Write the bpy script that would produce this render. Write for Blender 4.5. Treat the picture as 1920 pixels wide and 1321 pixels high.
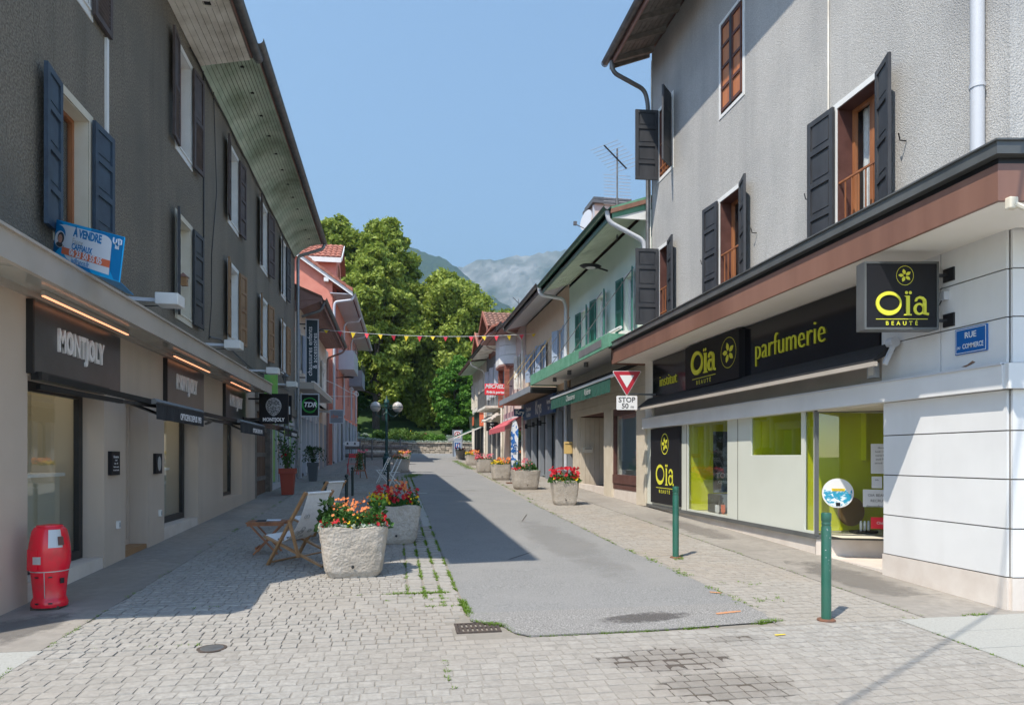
import bpy, bmesh, math, random
import numpy as np
from mathutils import Vector, Matrix
random.seed(7); RNG = np.random.default_rng(7)
SC = bpy.context.scene
C = SC.collection
for _o in list(bpy.data.objects): bpy.data.objects.remove(_o)

# ------------------------------------------------------------------ camera
cam_d = bpy.data.cameras.new('camera'); cam = bpy.data.objects.new('camera', cam_d); C.objects.link(cam)
cam.location = (0, 0, 1.65)
cam.rotation_euler = (math.pi/2, 0, -math.atan(222/1280))
cam_d.sensor_width = 36; cam_d.lens = 24; cam_d.shift_y = (856-660.5)/1920
cam_d.clip_start = .05; cam_d.clip_end = 30000
SC.camera = cam
# ------------------------------------------------------------------ sky, sun, exposure
SUN_DIR = Vector((.49, .43, -1.0)).normalized()          # light travels this way
SUN_EL = math.asin(-SUN_DIR.z)
w = bpy.data.worlds.new('World'); SC.world = w; w.use_nodes = True
nt = w.node_tree; nt.nodes.clear()
sky = nt.nodes.new('ShaderNodeTexSky'); sky.sky_type = 'NISHITA'; sky.sun_disc = False
sky.sun_elevation = SUN_EL; sky.sun_rotation = math.atan2(-SUN_DIR.x, -SUN_DIR.y)
sky.air_density = 1.0; sky.dust_density = .35; sky.ozone_density = 1.3; sky.altitude = 500
bg = nt.nodes.new('ShaderNodeBackground'); bg.inputs['Strength'].default_value = .148
wo = nt.nodes.new('ShaderNodeOutputWorld')
nt.links.new(sky.outputs[0], bg.inputs[0]); nt.links.new(bg.outputs[0], wo.inputs[0])
sd = bpy.data.lights.new('sun', 'SUN'); sd.energy = 3.6; sd.angle = math.radians(.53); sd.color = (1, .92, .80)
sun = bpy.data.objects.new('sun', sd); C.objects.link(sun)
sun.rotation_euler = (-SUN_DIR).to_track_quat('Z', 'Y').to_euler()
SC.view_settings.view_transform = 'Standard'; SC.view_settings.look = 'None'
SC.view_settings.exposure = .95; SC.view_settings.gamma = 1; SC.view_settings.use_curve_mapping = False
HAZE = 2.0e-4

# ------------------------------------------------------------------ helpers
def G(y): return .0316*min(y, 64)
ORG = {}
V = Vector
class MB:
    def __init__(s): s.v = []; s.f = []; s.mi = []; s.m = 0
    def poly(s, pts):
        n = len(s.v); s.v += [tuple(p) for p in pts]; s.f.append(tuple(range(n, n+len(pts)))); s.mi.append(s.m); return s
    def hexa(s, p):     # p = 8 points, bottom 4 then top 4
        n = len(s.v); s.v += [tuple(q) for q in p]
        for f in ((0,3,2,1),(4,5,6,7),(0,1,5,4),(1,2,6,5),(2,3,7,6),(3,0,4,7)):
            s.f.append(tuple(n+i for i in f)); s.mi.append(s.m)
        return s
    def box(s, x0, x1, y0, y1, z0, z1):
        return s.hexa([(x0,y0,z0),(x1,y0,z0),(x1,y1,z0),(x0,y1,z0),(x0,y0,z1),(x1,y0,z1),(x1,y1,z1),(x0,y1,z1)])
    def gbox(s, x0, x1, y0, y1, h0, h1):    # box that follows the sloping street
        a, b = G(y0), G(y1)
        return s.hexa([(x0,y0,a+h0),(x1,y0,a+h0),(x1,y1,b+h0),(x0,y1,b+h0),(x0,y0,a+h1),(x1,y0,a+h1),(x1,y1,b+h1),(x0,y1,b+h1)])
    def bar(s, p, q, w, h=None, up=(0,0,1)):
        p, q = V(p), V(q); h = h or w; d = (q-p).normalized(); u = V(up)
        if abs(d.dot(u)) > .98: u = V((0,1,0)) if abs(d.y) < .9 else V((1,0,0))
        a = d.cross(u).normalized(); b = a.cross(d).normalized(); a = a*w/2; b = b*h/2
        return s.hexa([p-a-b, p+a-b, p+a+b, p-a+b, q-a-b, q+a-b, q+a+b, q-a+b])
    def tube(s, pts, r, n=8, r2=None):
        pts = [V(p) for p in pts]; m = len(pts); rings = []; pa = None
        for i, p in enumerate(pts):
            d = (pts[min(i+1, m-1)]-pts[max(i-1, 0)]).normalized()
            if pa is None: u = V((0,0,1)) if abs(d.z) < .9 else V((1,0,0)); a = d.cross(u).normalized()
            else: a = (pa-d*pa.dot(d)).normalized()
            pa = a; b = d.cross(a)
            rr = r if r2 is None else r+(r2-r)*i/max(1, m-1)
            n0 = len(s.v); rings.append(n0)
            for k in range(n):
                t = 2*math.pi*k/n; s.v.append(tuple(p+a*math.cos(t)*rr+b*math.sin(t)*rr))
        for i in range(m-1):
            for k in range(n):
                s.f.append((rings[i]+k, rings[i]+(k+1)%n, rings[i+1]+(k+1)%n, rings[i+1]+k)); s.mi.append(s.m)
        s.f.append(tuple(rings[0]+k for k in range(n))[::-1]); s.mi.append(s.m)
        s.f.append(tuple(rings[-1]+k for k in range(n))); s.mi.append(s.m)
        return s
    def lathe(s, prof, c=(0,0,0), n=20, sx=1, sy=1):
        c = V(c); r0 = len(s.v); m = len(prof)
        for (r, z) in prof:
            for k in range(n):
                t = 2*math.pi*k/n; s.v.append((c.x+r*sx*math.cos(t), c.y+r*sy*math.sin(t), c.z+z))
        for i in range(m-1):
            for k in range(n):
                s.f.append((r0+i*n+k, r0+i*n+(k+1)%n, r0+(i+1)*n+(k+1)%n, r0+(i+1)*n+k)); s.mi.append(s.m)
        s.f.append(tuple(r0+k for k in range(n))[::-1]); s.mi.append(s.m)
        s.f.append(tuple(r0+(m-1)*n+k for k in range(n))); s.mi.append(s.m)
        return s
    def prism(s, pts, ext):
        pts = [V(p) for p in pts]; e = V(ext); n = len(s.v); m = len(pts)
        s.v += [tuple(p) for p in pts]+[tuple(p+e) for p in pts]
        s.f.append(tuple(range(n, n+m))[::-1]); s.mi.append(s.m); s.f.append(tuple(range(n+m, n+2*m))); s.mi.append(s.m)
        for i in range(m): j = (i+1) % m; s.f.append((n+i, n+j, n+m+j, n+m+i)); s.mi.append(s.m)
        return s
    def disc(s, c, r, nrm, n=16, ru=None):
        c = V(c); nrm = V(nrm).normalized(); u = V((0,0,1)); a = u.cross(nrm)
        a = a.normalized() if a.length > .01 else V((1,0,0)); b = nrm.cross(a); ru = ru or r
        return s.poly([c+a*r*math.cos(2*math.pi*k/n)+b*ru*math.sin(2*math.pi*k/n) for k in range(n)])
    def build(s, name, mat, parent=None, smooth=False, bevel=0, recalc=True):
        me = bpy.data.meshes.new(name)
        o0 = ORG.get(parent.name, V((0,0,0))) if parent else V((0,0,0))
        me.from_pydata([(x-o0.x, y-o0.y, z-o0.z) for x, y, z in s.v], [], s.f)
        mats = mat if isinstance(mat, (list, tuple)) else [mat]
        for m in mats: me.materials.append(m)
        if len(mats) > 1: me.polygons.foreach_set('material_index', s.mi)
        if recalc and len(s.f) < 20000:
            bm = bmesh.new(); bm.from_mesh(me); bmesh.ops.recalc_face_normals(bm, faces=bm.faces); bm.to_mesh(me); bm.free()
        if smooth:
            me.polygons.foreach_set('use_smooth', [True]*len(me.polygons))
        ob = bpy.data.objects.new(name, me); C.objects.link(ob)
        if smooth == 'auto':
            me.polygons.foreach_set('use_smooth', [True]*len(me.polygons)); me.set_sharp_from_angle(angle=math.radians(38))
        if bevel:
            md = ob.modifiers.new('bevel', 'BEVEL'); md.width = bevel; md.segments = 2; md.limit_method = 'ANGLE'; md.angle_limit = .6
        if parent: ob.parent = parent; ORG[ob.name] = o0
        return ob

def bars(parent, name, m, specs):
    for a in specs: MB().bar(*a).build(name, m, parent)
def tag(o, label, cat, group=None, kind=None):
    if label: o['label'] = label
    if cat: o['category'] = cat
    if group: o['group'] = group
    if kind: o['kind'] = kind
    return o
def thing(name, label, cat, loc=(0,0,0), group=None):
    o = bpy.data.objects.new(name, None); C.objects.link(o); o.location = loc; o.empty_display_size = .2
    ORG[o.name] = V(loc); return tag(o, label, cat, group)
def struct(o): o['kind'] = 'structure'; return o
def copy_tree(o, loc=None, rz=None, label=None):
    def rec(a, par):
        c = a.copy(); C.objects.link(c)
        if par: c.parent = par
        for ch in kids.get(a.name, []): rec(ch, c)
        return c
    kids = {}
    for x in bpy.data.objects:
        if x.parent: kids.setdefault(x.parent.name, []).append(x)
    c = rec(o, None)
    if loc is not None: c.location = loc
    if rz is not None: c.rotation_euler = (0,0,rz)
    if label: c['label'] = label
    return c
def smesh(name, arr_v, arr_f, mat, parent=None, smooth=False, loc=None):
    """mesh from numpy arrays; arr_f (n,k)"""
    me = bpy.data.meshes.new(name); v = np.asarray(arr_v, dtype=np.float32); f = np.asarray(arr_f, dtype=np.int32)
    if parent is not None:
        o0 = ORG.get(parent.name, V((0,0,0))); v = v-np.array(o0, dtype=np.float32)
    k = f.shape[1]
    me.vertices.add(len(v)); me.vertices.foreach_set('co', v.ravel())
    me.loops.add(f.size); me.loops.foreach_set('vertex_index', f.ravel())
    me.polygons.add(len(f)); me.polygons.foreach_set('loop_start', np.arange(0, f.size, k, dtype=np.int32))
    me.polygons.foreach_set('loop_total', np.full(len(f), k, dtype=np.int32))
    me.materials.append(mat); me.update(calc_edges=True)
    me.polygons.foreach_set('use_smooth', np.full(len(f), bool(smooth)))
    ob = bpy.data.objects.new(name, me); C.objects.link(ob)
    if parent is not None: ob.parent = parent; ORG[ob.name] = ORG.get(parent.name, V((0,0,0)))
    return ob

# facade frame: s along the wall, z up, n out of the wall
class Fr:
    def __init__(s, O, D, N): s.O = V(O); s.D = V(D).normalized(); s.N = V(N).normalized()
    def p(s, a, z, n=0): q = s.O+s.D*a+s.N*n; return V((q.x, q.y, q.z+z))
    def box(s, mb, s0, s1, z0, z1, n0, n1):
        P = s.p; return mb.hexa([P(s0,z0,n0),P(s1,z0,n0),P(s1,z0,n1),P(s0,z0,n1),P(s0,z1,n0),P(s1,z1,n0),P(s1,z1,n1),P(s0,z1,n1)])
FL = Fr((-3.5,0,0), (0,1,0), (1,0,0)); FR = Fr((5.85,0,0), (0,1,0), (-1,0,0))
def wall(fr, s0, s1, z0, z1, holes, rev, mb=None):
    mb = mb or MB(); ss = sorted({s0, s1, *[h[0] for h in holes], *[h[1] for h in holes]}); zz = sorted({z0, z1, *[h[2] for h in holes], *[h[3] for h in holes]})
    ss = [a for a in ss if s0 <= a <= s1]; zz = [a for a in zz if z0 <= a <= z1]
    for i in range(len(ss)-1):
        for j in range(len(zz)-1):
            cs, cz = (ss[i]+ss[i+1])/2, (zz[j]+zz[j+1])/2
            if any(h[0] < cs < h[1] and h[2] < cz < h[3] for h in holes): continue
            mb.poly([fr.p(ss[i],zz[j]), fr.p(ss[i+1],zz[j]), fr.p(ss[i+1],zz[j+1]), fr.p(ss[i],zz[j+1])])
    for h in holes:
        a, b, c, d = h[:4]; r = -(h[4] if len(h) > 4 else rev)
        mb.poly([fr.p(a,c), fr.p(a,d), fr.p(a,d,r), fr.p(a,c,r)]); mb.poly([fr.p(b,c), fr.p(b,d), fr.p(b,d,r), fr.p(b,c,r)])
        mb.poly([fr.p(a,d), fr.p(b,d), fr.p(b,d,r), fr.p(a,d,r)]); mb.poly([fr.p(a,c), fr.p(b,c), fr.p(b,c,r), fr.p(a,c,r)])
    return mb
def ring(mb, fr, s0, s1, z0, z1, w, n0, n1, bottom=True):
    fr.box(mb, s0, s0+w, z0, z1, n0, n1); fr.box(mb, s1-w, s1, z0, z1, n0, n1)
    fr.box(mb, s0+w, s1-w, z1-w, z1, n0, n1)
    if bottom: fr.box(mb, s0+w, s1-w, z0, z0+w, n0, n1)
    return mb

# ------------------------------------------------------------------ materials
def _nodes(name):
    m = bpy.data.materials.new(name); m.use_nodes = True; t = m.node_tree
    return m, t, t.nodes['Principled BSDF']
def mat(name, c, c2=None, drip=None, dripc=None, rough=.7, metal=0, scale=3, bump=0, bscale=40, spec=.5, c3=None, s3=.7, streak=False, mapz=1, detail=4, bdist=.01, island=0, sheen=0, ramp=(.35,.65)):
    m, t, b = _nodes(name); N = t.nodes; L = t.links
    b.inputs['Base Color'].default_value = (*c, 1); b.inputs['Roughness'].default_value = rough; b.inputs['Metallic'].default_value = metal
    b.inputs['Specular IOR Level'].default_value = spec
    geo = N.new('ShaderNodeNewGeometry'); mp = N.new('ShaderNodeMapping'); L.new(geo.outputs['Position'], mp.inputs['Vector'])
    mp.inputs['Scale'].default_value = (1, 1, .12 if streak else mapz)
    col = None
    if c2:
        no = N.new('ShaderNodeTexNoise'); no.inputs['Scale'].default_value = scale; no.inputs['Detail'].default_value = detail; no.inputs['Roughness'].default_value = .6
        L.new(mp.outputs[0], no.inputs['Vector'])
        r = N.new('ShaderNodeValToRGB'); r.color_ramp.elements[0].position = ramp[0]; r.color_ramp.elements[1].position = ramp[1]
        r.color_ramp.elements[0].color = (*c, 1); r.color_ramp.elements[1].color = (*c2, 1)
        L.new(no.outputs['Fac'], r.inputs[0]); col = r.outputs[0]
    if c3:
        n3 = N.new('ShaderNodeTexNoise'); n3.inputs['Scale'].default_value = s3; n3.inputs['Detail'].default_value = 5
        L.new(mp.outputs[0], n3.inputs['Vector'])
        r3 = N.new('ShaderNodeValToRGB'); r3.color_ramp.elements[0].position = .45; r3.color_ramp.elements[1].position = .7
        L.new(n3.outputs['Fac'], r3.inputs[0])
        mx = N.new('ShaderNodeMix'); mx.data_type = 'RGBA'; L.new(r3.outputs[0], mx.inputs['Factor'])
        if col: L.new(col, mx.inputs['A'])
        else: mx.inputs['A'].default_value = (*c, 1)
        mx.inputs['B'].default_value = (*c3, 1); col = mx.outputs['Result']
    if drip:
        for k_, (cc_, sc_, am_) in enumerate(((dripc or (.02,.02,.02), 1.1, drip), (tuple(min(1, q*1.35) for q in (c2 or c)), 0.6, drip*.6))):
            m2 = N.new('ShaderNodeMapping'); m2.inputs['Scale'].default_value = (1,1,.10); m2.inputs['Location'].default_value = (k_*3.7, k_*1.9, 0); L.new(geo.outputs['Position'], m2.inputs['Vector'])
            n4 = N.new('ShaderNodeTexNoise'); n4.inputs['Scale'].default_value = sc_; n4.inputs['Detail'].default_value = 7; n4.inputs['Roughness'].default_value = .65; L.new(m2.outputs[0], n4.inputs['Vector'])
            r4 = N.new('ShaderNodeMapRange'); r4.inputs['From Min'].default_value = .50; r4.inputs['From Max'].default_value = .72; r4.inputs['To Max'].default_value = am_; L.new(n4.outputs['Fac'], r4.inputs['Value'])
            x4 = N.new('ShaderNodeMix'); x4.data_type = 'RGBA'; L.new(r4.outputs[0], x4.inputs['Factor']); 
            if col: L.new(col, x4.inputs['A'])
            else: x4.inputs['A'].default_value = (*c, 1)
            x4.inputs['B'].default_value = (*cc_, 1); col = x4.outputs['Result']
    if island:
        hs = N.new('ShaderNodeHueSaturation')
        oi = N.new('ShaderNodeObjectInfo'); ad = N.new('ShaderNodeMath'); ad.operation = 'ADD'; L.new(geo.outputs['Random Per Island'], ad.inputs[0]); L.new(oi.outputs['Random'], ad.inputs[1])
        fr = N.new('ShaderNodeMath'); fr.operation = 'FRACT'; L.new(ad.outputs[0], fr.inputs[0])
        mr = N.new('ShaderNodeMapRange'); mr.inputs['To Min'].default_value = 1-island; mr.inputs['To Max'].default_value = 1+island
        L.new(fr.outputs[0], mr.inputs['Value']); L.new(mr.outputs[0], hs.inputs['Value'])
        if col: L.new(col, hs.inputs['Color'])
        else: hs.inputs['Color'].default_value = (*c, 1)
        col = hs.outputs[0]
    if col: L.new(col, b.inputs['Base Color'])
    if bump:
        nb = N.new('ShaderNodeTexNoise'); nb.inputs['Scale'].default_value = bscale; nb.inputs['Detail'].default_value = 3
        L.new(geo.outputs['Position'], nb.inputs['Vector'])
        bp = N.new('ShaderNodeBump'); bp.inputs['Strength'].default_value = bump; bp.inputs['Distance'].default_value = bdist
        L.new(nb.outputs['Fac'], bp.inputs['Height']); L.new(bp.outputs[0], b.inputs['Normal'])
    return m
def glass(name, tint=(.97,.985,.98), rough=.01, base=.03):
    m = bpy.data.materials.new(name); m.use_nodes = True; t = m.node_tree; N = t.nodes; N.clear(); L = t.links
    o = N.new('ShaderNodeOutputMaterial'); tr = N.new('ShaderNodeBsdfTransparent'); tr.inputs[0].default_value = (*tint, 1)
    g = N.new('ShaderNodeBsdfGlossy'); g.inputs['Roughness'].default_value = rough; g.inputs['Color'].default_value = (.95,.97,1,1)
    lw = N.new('ShaderNodeLayerWeight'); fr = N.new('ShaderNodeMath'); fr.operation = 'POWER'; fr.inputs[1].default_value = 4.5; L.new(lw.outputs['Facing'], fr.inputs[0])     # symmetric Schlick: same from inside and outside
    mu = N.new('ShaderNodeMath'); mu.operation = 'MULTIPLY_ADD'; mu.inputs[1].default_value = .8; mu.inputs[2].default_value = base
    L.new(fr.outputs[0], mu.inputs[0]); mx = N.new('ShaderNodeMixShader'); L.new(mu.outputs[0], mx.inputs[0]); L.new(tr.outputs[0], mx.inputs[1]); L.new(g.outputs[0], mx.inputs[2]); L.new(mx.outputs[0], o.inputs[0])
    return m
def leafmat(name, c, c2, trans=.35, island=.35):
    m, t, b = _nodes(name); N = t.nodes; L = t.links
    geo = N.new('ShaderNodeNewGeometry'); r = N.new('ShaderNodeValToRGB'); r.color_ramp.elements[0].color = (*c, 1); r.color_ramp.elements[1].color = (*c2, 1)
    no = N.new('ShaderNodeTexNoise'); no.inputs['Scale'].default_value = .35; L.new(geo.outputs['Position'], no.inputs['Vector'])
    ad = N.new('ShaderNodeMath'); ad.operation = 'MULTIPLY_ADD'; ad.inputs[1].default_value = .55; L.new(geo.outputs['Random Per Island'], ad.inputs[0])
    m2 = N.new('ShaderNodeMath'); m2.operation = 'MULTIPLY'; m2.inputs[1].default_value = .5; L.new(no.outputs['Fac'], m2.inputs[0]); L.new(m2.outputs[0], ad.inputs[2])
    L.new(ad.outputs[0], r.inputs[0]); L.new(r.outputs[0], b.inputs['Base Color'])
    b.inputs['Roughness'].default_value = .55; b.inputs['Specular IOR Level'].default_value = .35
    tl = N.new('ShaderNodeBsdfTranslucent'); L.new(r.outputs[0], tl.inputs[0]); mx = N.new('ShaderNodeMixShader'); mx.inputs[0].default_value = trans
    o = N['Material Output']; L.new(b.outputs[0], mx.inputs[1]); L.new(tl.outputs[0], mx.inputs[2]); L.new(mx.outputs[0], o.inputs[0])
    return m
def emit(name, c, s):
    m, t, b = _nodes(name); b.inputs['Base Color'].default_value = (*c, 1); b.inputs['Emission Color'].default_value = (*c, 1); b.inputs['Emission Strength'].default_value = s; return m

K = {}
K['dark_render'] = mat('dark_render', (.125,.108,.084), (.31,.275,.22), rough=.95, scale=42, bump=1, bscale=38, bdist=.03, c3=(.16,.147,.122), s3=.6, drip=.42, dripc=(.06,.056,.048))
K['grey_render'] = mat('grey_render', (.36,.352,.34), (.53,.522,.505), rough=.95, scale=55, bump=.8, bscale=60, bdist=.015, c3=(.29,.292,.296), s3=.45, drip=.38, dripc=(.24,.24,.245))
K['taupe'] = mat('taupe_paint', (.52,.43,.35), (.57,.475,.39), rough=.75, scale=.6, bump=.15, bscale=30, drip=.25, dripc=(.25,.21,.18))
K['taupe_edge'] = mat('beige_metal_fascia', (.40,.36,.31), (.46,.41,.36), rough=.5, scale=2)
K['gloss_panel'] = mat('glossy_soffit_panel', (.42,.42,.38), (.5,.5,.45), rough=.16, scale=1.2)
K['black'] = mat('black_paint', (.013,.013,.015), rough=.4)
K['blackfab'] = mat('black_fabric', (.016,.016,.018), (.026,.026,.03), rough=.85, scale=20)
K['white'] = mat('white_paint', (.72,.72,.70), (.8,.8,.78), rough=.5, scale=3)
K['whitewin'] = mat('white_frame', (.7,.72,.72), rough=.4)
K['cream'] = mat('cream_paint', (.62,.57,.46), (.7,.65,.54), rough=.7, scale=2)
K['sgrey'] = mat('brushed_grey_sign', (.10,.10,.105), (.13,.13,.135), rough=.28, metal=.6, scale=2)
K['letter'] = mat('white_letter', (.85,.85,.87), rough=.4)
K['bluesh'] = mat('blue_grey_shutter', (.045,.075,.115), (.03,.045,.07), rough=.6, scale=4)
K['darksh'] = mat('charcoal_shutter', (.028,.03,.036), (.05,.052,.058), rough=.55, scale=4, mapz=.3)
K['brownsh'] = mat('brown_shutter', (.06,.045,.042), (.10,.075,.07), rough=.65, scale=5)
K['woodsh'] = mat('ochre_wood_shutter', (.22,.125,.06), (.30,.18,.09), rough=.6, scale=8, mapz=.2)
K['wood'] = mat('brown_wood', (.25,.09,.035), (.38,.15,.06), rough=.5, scale=9, mapz=.15)
K['orangewood'] = mat('orange_wood_panel', (.55,.2,.07), (.42,.14,.05), rough=.5, scale=9, mapz=.15)
K['deckwood'] = mat('oiled_beech', (.42,.24,.11), (.33,.175,.08), rough=.45, scale=14)
K['zinc'] = mat('zinc', (.26,.28,.30), (.34,.36,.38), rough=.4, metal=.6, scale=6)
K['zincdark'] = mat('weathered_zinc', (.13,.135,.14), (.2,.2,.2), rough=.5, metal=.5, scale=6)
K['lightgrey'] = mat('grey_plastic_pipe', (.52,.54,.58), rough=.4)
K['whiteboard'] = mat('peeling_cream_board', (.76,.72,.64), (.84,.81,.74), rough=.75, scale=2.5, mapz=1, c3=(.48,.44,.37), s3=2.2)
K['greenboard'] = mat('faded_green_board', (.42,.54,.42), (.6,.68,.56), rough=.8, scale=1.6, c3=(.20,.25,.17), s3=.9)
K['palegreenboard'] = mat('pale_green_board', (.5,.58,.46), (.42,.49,.38), rough=.8, scale=3)
K['greywood'] = mat('weathered_grey_wood', (.16,.14,.12), (.25,.22,.19), rough=.85, scale=6)
K['darkin'] = mat('dark_interior', (.02,.02,.022), rough=.9)
K['curtain'] = mat('lace_curtain', (.62,.64,.66), (.75,.76,.77), rough=.9, scale=18)
K['interior'] = mat('shop_interior_wall', (.52,.46,.34), rough=.85)
K['glass'] = glass('window_glass')
K['dglass'] = glass('dark_shop_glass', tint=(.95,.97,.965), base=.05)
K['asphalt'] = mat('asphalt', (.15,.15,.148), (.30,.298,.29), rough=.95, scale=75, bump=.6, bscale=90, bdist=.006, c3=(.25,.246,.238), s3=1.3, detail=2)
K['asphalt2'] = mat('coarse_asphalt', (.15,.145,.14), (.40,.39,.37), rough=.95, scale=95, bump=.6, bscale=110, bdist=.006, detail=2, ramp=(.42,.66))
K['concrete'] = mat('pavement_concrete', (.25,.23,.205), (.32,.295,.26), rough=.95, scale=9, bump=.3, bscale=120, bdist=.004, c3=(.23,.21,.185), s3=.8, detail=8)
K['slab'] = mat('pale_slab', (.32,.32,.295), (.39,.39,.365), rough=.9, scale=60, bump=.2, bscale=150, bdist=.003)
K['sett'] = mat('granite_sett', (.275,.26,.236), (.365,.348,.318), rough=.9, scale=26, bump=.6, bscale=70, bdist=.005, island=.07, c3=(.31,.275,.235), s3=.25)
K['mortar'] = mat('joint_sand', (.22,.20,.17), (.30,.27,.23), rough=1, scale=18, c3=(.24,.22,.19), s3=.5)
K['stonebase'] = mat('pink_beige_stone', (.60,.53,.47), (.68,.62,.56), rough=.7, scale=3)
K['whitepanel'] = mat('white_wall_panel', (.67,.67,.665), (.72,.72,.715), rough=.45, scale=1.5, drip=.22, dripc=(.40,.38,.35))
K['brownmetal'] = mat('brown_metal_fascia', (.18,.088,.06), (.24,.125,.09), rough=.42, scale=1.2, mapz=.2, streak=True, drip=.5, dripc=(.12,.055,.04))
K['darkmetal'] = mat('dark_grey_flashing', (.075,.08,.08), (.11,.115,.115), rough=.4, scale=2)
K['soffitw'] = mat('cream_white_soffit', (.80,.76,.69), (.86,.82,.76), rough=.7, scale=1)
K['blacksign'] = mat('gloss_black_sign', (.010,.010,.014), rough=.16)
K['blackmatte'] = mat('matte_black_sign', (.012,.012,.015), rough=.55, spec=.25)
K['yel'] = mat('chartreuse', (.60,.64,.02), rough=.5)
K['yel2'] = mat('olive_chartreuse_wall', (.66,.68,.015), rough=.6)
K['yelsign'] = mat('yellow_print', (.72,.70,.05), rough=.5)
K['offwhite'] = mat('off_white_panel', (.58,.60,.53), (.62,.64,.57), rough=.35, scale=1)
K['green'] = mat('bottle_green_metal', (.015,.09,.06), (.022,.12,.08), rough=.35, scale=3, c3=(.03,.10,.07), s3=6)
K['greensh'] = mat('teal_green_shutter', (.02,.14,.11), rough=.5)
K['greenfascia'] = mat('faded_green_fascia', (.09,.27,.17), (.16,.36,.25), rough=.6, scale=4)
K['palegreen'] = mat('pale_green_render', (.60,.70,.62), (.66,.75,.67), rough=.9, scale=1.3, bump=.2)
K['peach'] = mat('peach_render', (.66,.48,.33), (.70,.53,.38), rough=.9, scale=1.1, bump=.2)
K['bluegrey'] = mat('blue_grey_paint', (.30,.37,.48), (.35,.42,.52), rough=.6, scale=3)
K['slategrey'] = mat('grey_shopfront', (.22,.24,.27), (.26,.28,.31), rough=.6, scale=2)
K['pink'] = mat('salmon_render', (.62,.22,.16), (.68,.27,.20), rough=.9, scale=1.4, bump=.15)
K['tile'] = mat('clay_roof_tile', (.30,.105,.07), (.40,.16,.11), rough=.8, scale=5, island=.18)
K['tilebrown'] = mat('brown_roof_tile', (.17,.09,.065), (.26,.14,.1), rough=.85, scale=5, island=.2)
K['creamwall'] = mat('cream_render', (.60,.55,.46), (.68,.63,.54), rough=.9, scale=1.2, bump=.15)
K['pinkwall'] = mat('pale_pink_render', (.60,.48,.42), (.66,.55,.49), rough=.9, scale=1.2)
K['darkgreywall'] = mat('grey_blue_render', (.17,.185,.20), (.2,.215,.23), rough=.9, scale=1.4)
K['brick'] = mat('red_brick', (.28,.09,.06), (.36,.14,.1), rough=.9, scale=6, island=.25)
K['pinkbrown'] = mat('pinkish_brown_wood', (.26,.15,.13), (.33,.2,.17), rough=.8, scale=3)
K['red'] = mat('red_plastic', (.86,.006,.03), (.78,.01,.03), rough=.22, scale=3, spec=.6, c3=(.62,.03,.04), s3=7)
K['redprint'] = mat('red_print', (.75,.03,.05), rough=.5)
K['silver'] = mat('silver_label', (.5,.5,.5), rough=.35, metal=.3)
K['rust'] = mat('rusty_iron', (.20,.085,.045), (.13,.07,.05), rough=.9, scale=30)
K['iron'] = mat('cast_iron', (.05,.04,.035), (.09,.065,.05), rough=.8, scale=25)
K['planter'] = mat('washed_concrete', (.42,.37,.31), (.52,.47,.41), rough=.95, scale=22, bump=.8, bscale=34, bdist=.02, c3=(.34,.30,.25), s3=2.2, detail=8)
K['settsand'] = mat('sandy_sett', (.29,.265,.23), (.36,.335,.30), rough=.95, scale=22, bump=.5, bscale=70, bdist=.005, island=.05, c3=(.33,.285,.235), s3=.6)
K['fill'] = mat('filled_joint_sand', (.23,.215,.19), (.30,.28,.25), rough=1, scale=30)
K['soil'] = mat('soil', (.06,.04,.03), rough=1)
K['terracotta'] = mat('terracotta_plastic', (.33,.055,.03), rough=.6)
K['greypot'] = mat('dark_grey_pot', (.08,.09,.10), rough=.6)
K['canvas'] = mat('white_canvas', (.68,.67,.66), (.75,.74,.73), rough=.9, scale=30)
K['ink'] = mat('dark_print', (.05,.05,.055), rough=.7)
K['greyprint'] = mat('pale_grey_print', (.42,.42,.42), rough=.8)
K['bluesky'] = mat('bright_blue_card', (.0,.38,.78), rough=.45)
K['bluemid'] = mat('deep_blue_card', (.0,.19,.46), rough=.45)
K['cardwhite'] = mat('white_card', (.68,.72,.78), rough=.5)
K['orangecard'] = mat('orange_strip', (.72,.17,.08), rough=.5)
K['signblue'] = mat('enamel_blue', (.01,.11,.36), rough=.3)
K['krysblue'] = mat('navy_sign', (.02,.075,.19), rough=.35)
K['signwhite'] = mat('sign_white', (.74,.74,.74), rough=.4)
K['signred'] = mat('sign_red', (.42,.012,.03), rough=.4)
K['flagred'] = mat('red_pennant', (.80,.05,.08), rough=.6)
K['flagyel'] = mat('yellow_pennant', (.85,.62,.02), rough=.6)
K['pinkred'] = mat('faded_red_awning', (.50,.10,.12), rough=.8)
K['greenfab'] = mat('dark_green_fabric', (.012,.07,.05), (.02,.09,.065), rough=.8, scale=12)
K['beigeboard'] = mat('beige_shopfront_board', (.56,.49,.38), (.62,.55,.44), rough=.6, scale=2.5)
K['olddoor'] = mat('weathered_door_wood', (.14,.085,.055), (.24,.15,.10), rough=.9, scale=10, mapz=.12)
K['stone'] = mat('rubble_stone', (.33,.28,.22), (.46,.40,.32), rough=.95, scale=4, island=.3, bump=.5, bscale=12)
K['lawn'] = mat('lawn', (.035,.075,.012), (.055,.11,.02), rough=1, scale=1.5, bump=.8, bscale=30, bdist=.05)
K['bark'] = mat('bark', (.07,.055,.045), (.12,.1,.08), rough=.95, scale=9, mapz=.3, bump=.8, bscale=12, bdist=.03)
K['leafA'] = leafmat('linden_leaf', (.115,.17,.02), (.42,.50,.085))
K['leafB'] = leafmat('bright_green_leaf', (.05,.15,.016), (.16,.33,.04))
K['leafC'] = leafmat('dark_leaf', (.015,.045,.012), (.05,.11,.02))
K['leafD'] = leafmat('shrub_leaf', (.06,.13,.02), (.16,.26,.05))
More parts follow.
